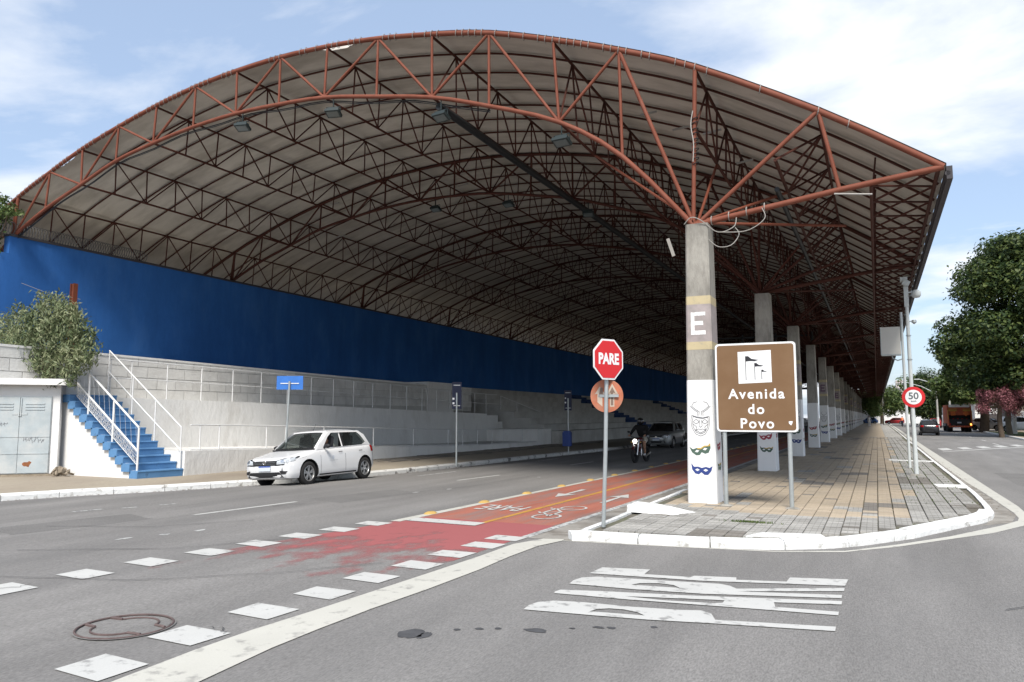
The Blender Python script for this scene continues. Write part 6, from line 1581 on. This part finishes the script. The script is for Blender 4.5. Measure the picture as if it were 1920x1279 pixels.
    if kind == 'hatch':
        onto('f', [(-.40, .575), (.40, .575), (.42, .70), (-.42, .70)], 'grille', 'trim', .012)
        for z in (.615, .655): onto('f', [(-.37, z), (.37, z), (.37, z + .004), (-.37, z + .004)], 'grille_bar', 'galv', .02)
        onto('f', [(-.62, .26), (.62, .26), (.50, .40), (-.50, .40)], 'lower_grille', 'trim', .010)
        onto('f', [(.55, .35), (.67, .345), (.71, .42), (.50, .44)], 'fog_recess', 'trim', .016, mirror=True)
    else: onto('f', [(-.34, .64), (.34, .64), (.36, .73), (-.36, .73)], 'grille', 'trim', .012); onto('f', [(-.55, .30), (.55, .30), (.48, .42), (-.48, .42)], 'lower_grille', 'trim', .010)
    yf = [v for v in (bvh.ray_cast(Vector((0, -2, .65)), Vector((0, 1, 0)))[0],) if v][0].y
    h = link('badge', None, t); b = MB(); T_ = Matrix.Translation((0, yf - .022, .655)) @ Matrix.Rotation(math.pi / 2, 4, 'X')
    if detail:
        b.tube([T_ @ Vector((.052 * math.cos(a), .052 * math.sin(a), 0)) for a in [2 * math.pi * j / 20 for j in range(20)]], .007, 5, closed=True)
        for p, q in [((-.022, .043), (0, .002)), ((.022, .043), (0, .002)), ((-.045, .018), (-.02, -.04)), ((-.02, -.04), (0, -.004)), ((0, -.004), (.02, -.04)), ((.02, -.04), (.045, .018))]: b.tube([T_ @ Vector((*p, .003)), T_ @ Vector((*q, .003))], .006, 4)
    else: b.lathe([(.001, 0), (.04, 0)], 12, M_=T_)
    part('emblem', b, 'chrome', h)
    for (nm_, y, s, z) in (('front_plate', -.012, -1, .50), ('rear_plate', Lg + .012, 1, .62 if kind != 'suv' else .8)):
        y_ = (bvh.ray_cast(Vector((0, -3 * -s if s > 0 else -3, z)), Vector((0, -s, 0)))[0] or Vector((0, y, z))).y + s * .02
        b = MB(); b.box(-.20, .20, y_ - .006, y_ + .006, z - .065, z + .065); pl = part(nm_, b, 'plate', t)
        b = MB(); b.box(-.20, .20, y_ - .008, y_ + .008, z + .035, z + .065); part('blue_strip', b, 'plate_blue', pl)
    onto('r', {'hatch': [(.52, .80), (.50, .95), (.70, .97), (.74, .86), (.72, .80)], 'suv': [(.55, .85), (.55, 1.05), (.76, 1.06), (.77, .86)], 'sedan': [(.52, .80), (.5, .97), (.70, .98), (.74, .82)]}[kind], 'tail_lamp', 'lamp_red', .010, mirror=True)
    if kind == 'hatch': onto('s', [(3.60, .80), (3.58, .98), (3.72, .99), (3.82, .86), (3.80, .80)], 'tail_lamp', 'lamp_red', .008)
    onto('r', [(-.62, .36), (.62, .36), (.60, .50), (-.60, .50)], 'rear_bumper_trim', 'trim', .008)
    for y in ((1.26, 2.33, 3.22) if kind != 'suv' else (1.35, 2.45, 3.45)):   # door gaps
        onto('s', [(y, .30), (y + .010, .30), (y + .010, zt(y) - .05), (y, zt(y) - .05)], 'door_gap', 'trim', .003, cuts=3)
    for y in ((2.02, 2.95) if kind != 'suv' else (2.1, 3.2)):
        onto('s', [(y, .83 * height), (y + .17, .835 * height), (y + .17, .855 * height), (y, .85 * height)], 'door_handle', 'trim' if detail else paint, .022)
    onto('s', [(1.22, .235), (WB[1] - .42, .235), (WB[1] - .42, .275), (1.22, .275)], 'sill', 'trim', .005)
    for s in (1, -1):
        b = MB(); ellip(b, (s * (hw(1.4) + .09), 1.43, zt(1.4) + .075), (.10, .055, .062), 12); b.tube([(s * (hw(1.4) - .07), 1.47, zt(1.4) + .02), (s * (hw(1.4) + .06), 1.45, zt(1.4) + .06)], .022, 6); part('mirror', b, 'trim' if detail else paint, t, 60)
    if detail:
        onto('s', [(2.02 + .085 + .05 * math.cos(a) - .32, .70 + .055 * math.sin(a)) for a in [2 * math.pi * j / 10 for j in range(10)]], 'door_crest', 'plate', .004, cuts=1)
        onto('s', [(1.62, .61), (1.98, .62), (1.98, .625), (1.62, .615)], 'door_lettering', 'galv', .004, cuts=1)
        b = MB(); b.tube([(0, 1.92, rz_), (0, 2.05, rz_ + .20)], .005, 4); part('antenna', b, 'trim', t)
        onto('f', [(.05, .78), (.06, .78), (.06, .80), (.05, .80)], 'washer_jet', 'trim', .003, cuts=1)
    b = MB(); b.tube([(-.5, cowl + .03, zt(cowl) + .02), (.1, cowl + .02, zt(cowl) + .035)], .009, 4); b.tube([(-.1, cowl + .04, zt(cowl) + .02), (.55, cowl + .03, zt(cowl) + .03)], .009, 4); part('wiper', b, 'trim', t)
    return t
white = car('white hatchback with a driver at the open window, stopped at the left kerb', 'car_white', (-14.62, 15.45, -.185), 0, 'hatch', glass='glass', detail=True, roll=rad(3.2) * -1, name='hatchback', driver=1)
# its driver
dr = thing('person', 'driver with short dark hair and dark shirt sitting in the white hatchback', 'person', (-14.62 + .33, 15.45 + 2.0, .0))
b = MB()
skin_body('body', [((0, .05, .38), (.15, .12)), ((0, .08, .62), (.17, .11)), ((0, .05, .82), (.10, .07)), ((0, .03, .90), (.05, .05)), ((.19, .05, .80), (.06, .06)), ((.23, -.10, .60), (.045, .045)), ((.14, -.30, .62), (.035, .035)), ((-.19, .05, .80), (.06, .06)), ((-.22, -.10, .60), (.045, .045)), ((-.12, -.30, .62), (.035, .035))], [(0, 1), (1, 2), (2, 3), (2, 4), (4, 5), (5, 6), (2, 7), (7, 8), (8, 9)], 'cloth_navy', dr)
head_parts(dr, Vector((.0, .0, 1.0)), (.6, -1))
b = MB(); hand(b, (.14, -.30, .62), (-.2, -1, .1)); hand(b, (-.12, -.30, .62), (.2, -1, .1)); part('hands', b, 'skin', dr, 60)

car('silver hatchback behind the motorcycle, in the shade of the canopy', 'car_silver', (-11.35, 42.6, RZ), rad(0), 'sedan', glass='glass_dark', name='hatchback')
car('black hatchback driving away on the right road in front of the lorry', 'car_black', (4.45, 81.6 + 3.9, RZ), math.pi, 'hatch', name='hatchback')
car('white sports utility car parked at the right edge behind the whitewashed pole', 'car_white', (15.6, 93.0, .02), rad(75), 'suv', name='parked_car')
car('white car parked between the pink tree and the pale trunk', 'car_white', (13.6, 104.0, .02), rad(60), 'sedan', name='parked_car')
car('red car far ahead, its roof showing above the black hatchback', 'car_red', (8.2, 139.0, RZ), math.pi, 'sedan', name='car')
car('small red car crossing at the far end of the right road', 'car_red', (1.6, 196.0, RZ), rad(-90), 'sedan', name='car')
car('small blue car crossing at the far end behind the columns', 'car_blue', (-3.8, 199.0, RZ), rad(-90), 'sedan', name='car')

# motorcycle and rider
mo = thing('motorcycle', 'dark red motorcycle with its round headlamp lit, coming down the avenue', 'motorcycle', (-8.62, 28.75, RZ), rad(-4))
def moto_wheel(y):
    w = link('wheel', None, mo, loc=(0, y, .31)); b = MB(); b.tube([(0, .27 * math.cos(a), .27 * math.sin(a)) for a in [2 * math.pi * j / 24 for j in range(24)]], .06, 8, closed=True); part('tyre', b, 'tyre', w, 60)
    b = MB(); b.tube([(0, .225 * math.cos(a), .225 * math.sin(a)) for a in [2 * math.pi * j / 24 for j in range(24)]], .016, 6, closed=True)
    for k in range(10): a = 2 * math.pi * k / 10; b.tube([(0, .03 * math.cos(a), .03 * math.sin(a)), (0, .22 * math.cos(a), .22 * math.sin(a))], .008, 4)
    b.tube([(-.06, 0, 0), (.06, 0, 0)], .035, 10); part('rim', b, 'trim', w, 60)
moto_wheel(.32); moto_wheel(1.62)
b = MB()
for s in (-1, 1): b.tube([(s * .09, .32, .31), (s * .10, .50, .90)], .022, 8)
part('fork', b, 'chrome', mo, 60)
b = MB(); b.tube([(-.36, .66, 1.04), (-.22, .56, 1.02), (-.08, .52, .98), (.08, .52, .98), (.22, .56, 1.02), (.36, .66, 1.04)], .014, 6); part('handlebar', b, 'trim', mo, 60)
for s in (-1, 1): b = MB(); b.tube([(s * .26, .58, 1.02), (s * .30, .56, 1.17)], .007, 5); ellip(b, (s * .33, .55, 1.20), (.065, .02, .04)); part('mirror', b, 'trim', mo, 60)
b = MB(); ellip(b, (0, .42, .84), (.105, .07, .105), 16); h = part('headlamp_shell', b, 'trim', mo, 60)
b = MB(); b.lathe([(.001, .0), (.088, .006)], 20, M_=Matrix.Translation((0, .345, .84)) @ Matrix.Rotation(math.pi / 2, 4, 'X')); part('headlamp', b, 'lamp_on', h)
b = MB(); b.tube([(0, .28 * math.cos(a) * 1.18 + .32, .31 + .30 * math.sin(a) * 1.15) for a in [rad(30 + 12 * j) for j in range(10)]], .05, 6); part('front_mudguard', b, 'moto_red', mo, 60)
b = MB(); ellip(b, (0, .84, .86), (.17, .30, .14), 16); ellip(b, (.0, .66, .62), (.15, .10, .20), 12); part('fuel_tank', b, 'moto_red', mo, 60)
b = MB(); b.tube([(0, 1.05, .84), (0, 1.3, .80), (0, 1.62, .86), (0, 1.8, .90)], [.12, .14, .13, .07], 10); part('saddle', b, 'trim', mo, 60)
b = MB(); b.tube([(0, .52, .85), (0, .62, .40), (0, 1.1, .33), (0, 1.25, .70)], .03, 8); b.tube([(0, 1.1, .33), (0, 1.62, .31)], .03, 8); part('frame', b, 'trim', mo, 60)
b = MB(); b.prism(rrect(-.14, .14, .74, 1.1, .05), .30, .50); b.prism(rrect(-.09, .09, .72, .92, .04), .50, .68); b.lathe([(.001, -.19), (.10, -.17), (.10, .17), (.001, .19)], 14, M_=Matrix.Translation((0, .98, .40)) @ Matrix.Rotation(math.pi / 2, 4, 'Y')); part('engine', b, 'engine', mo, 40)
b = MB(); b.tube([(.10, .74, .55), (.14, .68, .30), (.15, 1.1, .24), (.16, 1.6, .36)], [.02, .022, .035, .045], 8); part('exhaust', b, 'chrome', mo, 60)
for s in (-1, 1): b = MB(); ellip(b, (s * .19, .44, .80), (.035, .03, .025)); part('indicator', b, 'yellow_stud', mo, 60)
ri = thing('person', 'motorcyclist in black jacket, black helmet and pale shorts riding the red motorcycle', 'person', (-8.62, 28.75, RZ), rad(-4))
skin_body('body', [((0, 1.22, .95), (.19, .15)), ((0, 1.17, 1.15), (.21, .15)), ((0, 1.08, 1.36), (.23, .14)), ((0, 1.04, 1.46), (.07, .07)), ((.22, 1.05, 1.40), (.085, .085)), ((.34, .90, 1.18), (.065, .065)), ((.31, .68, 1.07), (.040, .040)), ((-.22, 1.05, 1.40), (.085, .085)), ((-.34, .90, 1.18), (.065, .065)), ((-.31, .68, 1.07), (.036, .036))], [(0, 1), (1, 2), (2, 3), (2, 4), (4, 5), (5, 6), (2, 7), (7, 8), (8, 9)], 'cloth_black', ri)
b = MB()
for s in (-1, 1): b.tube([(s * .09, 1.2, .92), (s * .19, 1.0, .88), (s * .22, .80, .80)], [.115, .10, .085], 10)
part('shorts', b, 'cloth_beige', ri, 60)
b = MB()
for s in (-1, 1): b.tube([(s * .21, .84, .82), (s * .225, .76, .77), (s * .21, .84, .55), (s * .20, .92, .36)], [.066, .064, .052, .036], 10)
hand(b, (.31, .68, 1.07), (.05, -1, 0)); hand(b, (-.31, .68, 1.07), (-.05, -1, 0)); part('bare_skin', b, 'skin', ri, 60)
b = MB()
for s in (-1, 1): ellip(b, (s * .20, .86, .31), (.045, .12, .045)); part('shoe', b, 'shoe', ri, 60) if s > 0 else None
hd = head_parts(ri, Vector((0, .98, 1.60)), (0, -1), helmet=True)
b = MB(); ellip(b, (0, .99, 1.62), (.135, .155, .145), 18); part('helmet', b, 'helmet', hd, 60)
b = MB(); b.poly3([(-.10, 1.575), (.10, 1.575), (.11, 1.65), (-.11, 1.65)], fn=lambda x, z: Vector((x, .835 + x * x * 3.2, z))); part('visor', b, 'glass_dark', hd)

def standing(name, lab, loc, top, legs, h_=1.7, rotz=0, stride=.16):
    t = thing(name, lab, 'person', loc, rotz); s = h_ / 1.7
    J = [((0, 0, .92 * s), .13 * s), ((0, 0, 1.15 * s), .125 * s), ((0, 0, 1.36 * s), .14 * s), ((0, 0, 1.46 * s), .055 * s), ((.19 * s, 0, 1.38 * s), .06 * s), ((.24 * s, .04, 1.12 * s), .045 * s), ((.25 * s, -.08, .90 * s), .032 * s), ((-.19 * s, 0, 1.38 * s), .06 * s), ((-.24 * s, -.04, 1.12 * s), .045 * s), ((-.25 * s, .06, .90 * s), .032 * s)]
    skin_body('upper_body', [(a, (r, r * .8)) for a, r in J], [(0, 1), (1, 2), (2, 3), (2, 4), (4, 5), (5, 6), (2, 7), (7, 8), (8, 9)], top, t)
    b = MB()
    for q in (-1, 1): b.tube([(q * .09 * s, 0, .95 * s), (q * .10 * s, -q * stride * .4, .50 * s), (q * .10 * s, q * stride * .3, .07 * s)], [.10 * s, .072 * s, .05 * s], 8)
    part('trousers', b, legs, t, 60)
    b = MB()
    for q in (-1, 1): ellip(b, (q * .10 * s, q * stride * .3 + .05, .04), (.045, .12, .04))
    part('shoes', b, 'trim', t, 60)
    b = MB(); hand(b, (.25 * s, -.08, .90 * s), (0, -.2, -1)); hand(b, (-.25 * s, .06, .90 * s), (0, -.2, -1)); part('hands', b, 'skin', t, 60)
    head_parts(t, Vector((0, 0, 1.60 * s)), (0, 1)); return t
standing('person', 'person in white walking away on the paved island beside the far columns', (-1.15, 138, 0), 'cloth_white', 'cloth_white', 1.7, math.pi)
# cyclist in orange on the right road
bk = thing('bicycle', 'bicycle ridden by the person in an orange vest on the right road', 'bicycle', (3.9, 146, RZ))
b = MB()
for y in (0, 1.05): b.tube([(0, y + .33 * math.cos(a), .34 + .33 * math.sin(a)) for a in [2 * math.pi * j / 20 for j in range(20)]], .022, 5, closed=True)
part('wheels', b, 'tyre', bk, 60)
b = MB(); b.tube([(0, 1.05, .34), (0, .9, .9), (0, .35, .85), (0, .5, .34), (0, .9, .85)], .02, 5); b.tube([(0, 0, .34), (0, .5, .34)], .02, 5); b.tube([(0, 0, .34), (0, .35, .85), (0, .3, .95)], .02, 5); b.tube([(-.25, .88, 1.0), (.25, .88, 1.0)], .016, 5); part('frame', b, 'trim', bk, 60)
cy = thing('person', 'cyclist in an orange vest riding away on the right road', 'person', (3.9, 146, RZ))
skin_body('upper_body', [((0, .30, 1.02), (.14, .12)), ((0, .38, 1.25), (.15, .12)), ((0, .48, 1.48), (.16, .11)), ((0, .52, 1.58), (.055, .055)), ((.2, .52, 1.48), (.06, .06)), ((.26, .7, 1.25), (.045, .045)), ((.24, .86, 1.04), (.033, .033)), ((-.2, .52, 1.48), (.06, .06)), ((-.26, .7, 1.25), (.045, .045)), ((-.24, .86, 1.04), (.033, .033))], [(0, 1), (1, 2), (2, 3), (2, 4), (4, 5), (5, 6), (2, 7), (7, 8), (8, 9)], 'cloth_orange', cy)
b = MB(); b.tube([(.09, .3, 1.0), (.11, .68, .75), (.1, .5, .32)], [.10, .075, .05], 8); b.tube([(-.09, .3, 1.0), (-.11, .62, .62), (-.1, .45, .16)], [.10, .075, .05], 8); part('trousers', b, 'cloth_navy', cy, 60)
b = MB(); hand(b, (.24, .86, 1.04), (0, 1, 0)); hand(b, (-.24, .86, 1.04), (0, 1, 0)); part('hands', b, 'skin', cy, 60)
head_parts(cy, Vector((0, .56, 1.71)), (0, 1))

# rubbish lorry seen from behind
lr = thing('rubbish_lorry', 'orange and black rubbish lorry seen from behind on the right road', 'lorry', (8.7, 102.0, RZ))
def LB(nm, bx_, m, parent=None): b = MB(); [b.box(*q) for q in bx_]; return part(nm, b, m, parent or lr)
LB('compactor_body', [(-1.25, 1.25, 1.6, 6.6, .95, 3.15)], 'truck_orange')
LB('cab', [(-1.2, 1.2, 6.9, 8.6, .6, 2.9)], 'house_white')
LB('chassis', [(-.45, .45, .3, 8.6, .62, .9)], 'trim')
b = MB(); prof = [(.0, .85), (.15, 2.0), (.9, 3.05), (1.6, 3.1), (1.6, .8), (.5, .65)]
b.poly3(prof, fn=lambda y, z: Vector((-1.22, y, z)), th=lambda y, z: Vector((-1.12, y, z))); b.poly3(prof, fn=lambda y, z: Vector((1.12, y, z)), th=lambda y, z: Vector((1.22, y, z))); part('hopper_side', b, 'truck_orange', lr)
LB('tailgate', [(-1.12, 1.12, .80, .95, 1.95, 2.86)], 'truck_orange'); LB('hopper', [(-1.12, 1.12, .25, .9, .82, 1.45)], 'trim'); LB('hopper_opening', [(-1.10, 1.10, .95, 1.5, 1.4, 2.0)], 'dark_void')
LB('white_header', [(-1.05, 1.05, .55, .80, 2.86, 3.17)], 'sign_white'); LB('yellow_rail', [(-1.1, -.25, .48, .56, 2.42, 2.50), (.35, 1.1, .48, .56, 2.42, 2.50), (-1.1, -.25, .48, .56, 2.62, 2.68), (.35, 1.1, .48, .56, 2.62, 2.68)], 'truck_yellow')
for s, x in ((-1, -.62), (1, .68)):
    b = MB(); a0 = rad(8 if s < 0 else 42); b.poly3([(x + .34 * math.cos(a0 + rad(45 + 90 * k)), 2.15 + .34 * math.sin(a0 + rad(45 + 90 * k))) for k in range(4)], fn=lambda p, z: Vector((p, .76, z)), th=lambda p, z: Vector((p, .79, z))); part('warning_board', b, 'cloth_orange', lr)
LB('red_light_bar', [(-.75, -.6, .2, .26, 1.50, 1.56), (-.3, -.15, .2, .26, 1.50, 1.56), (.15, .3, .2, .26, 1.50, 1.56), (.6, .75, .2, .26, 1.50, 1.56)], 'lamp_red')
LB('rear_plate', [(-.30, .12, .20, .24, 1.0, 1.16)], 'plate'); LB('bumper', [(-1.15, 1.15, .1, .25, .55, .72)], 'truck_orange'); LB('step', [(-1.2, -.8, -.15, .3, .42, .48), (.8, 1.2, -.15, .3, .42, .48)], 'trim')
b = MB(); b.box(.98, 1.16, .05, .10, .78, .98); part('lit_lamp', b, 'lamp_amber', lr); LB('tail_lamp', [(-1.16, -.98, .05, .10, .78, .98)], 'lamp_red')
b = MB()
for x in (-1.2, 1.2): b.tube([(x, .1, .9), (x, .1, 2.4), (x, .5, 2.5)], .03, 5)
part('grab_rail', b, 'truck_yellow', lr)
wb = MB(); wb.lathe([(.2, -.28), (.48, -.28), (.52, -.2), (.52, .2), (.48, .28), (.2, .28)], 20, M_=Matrix.Rotation(math.pi / 2, 4, 'Y')); wb.lathe([(.001, .2), (.22, .2)], 12, M_=Matrix.Rotation(math.pi / 2, 4, 'Y')); wm = wb.mesh('wheel', 'tyre', 40)
for y in (1.9, 3.2, 7.4):
    for x in (-.95, .95): link('wheel', wm, lr, loc=(x, y, .52))

# litter and leaves along the left gutter and on the road
b = MB()
for k in range(420):
    y = R.uniform(6, 45); x = float(np.interp(y, [p[1] for p in KL], [p[0] for p in KL])) + abs(R.gauss(0, .22)) + .03
    z = ZG + (x - float(np.interp(y, [p[1] for p in KL], [p[0] for p in KL]))) / 1.9 * (RZ - ZG) + .006; s = R.uniform(.015, .04); a = R.uniform(0, 6.28)
    b.add([(x + s * math.cos(a), y + s * math.sin(a), z), (x + s * .5 * math.cos(a + 1.6), y + s * .5 * math.sin(a + 1.6), z + .01), (x - s * math.cos(a), y - s * math.sin(a), z + .003), (x + s * .5 * math.cos(a - 1.6), y + s * .5 * math.sin(a - 1.6), z + .012)], [(0, 1, 2, 3)])
for k in range(160):
    x = R.uniform(1.98, 2.25); y = R.uniform(16.5, 40); s = R.uniform(.01, .03); a = R.uniform(0, 6.28)
    b.add([(x + s * math.cos(a), y + s * math.sin(a), RZ + .012), (x + s * .5 * math.cos(a + 1.6), y + s * .5 * math.sin(a + 1.6), RZ + .02), (x - s * math.cos(a), y - s * math.sin(a), RZ + .013)], [(0, 1, 2)])
part('gutter_leaves', b, 'dirt', None, kind='stuff')
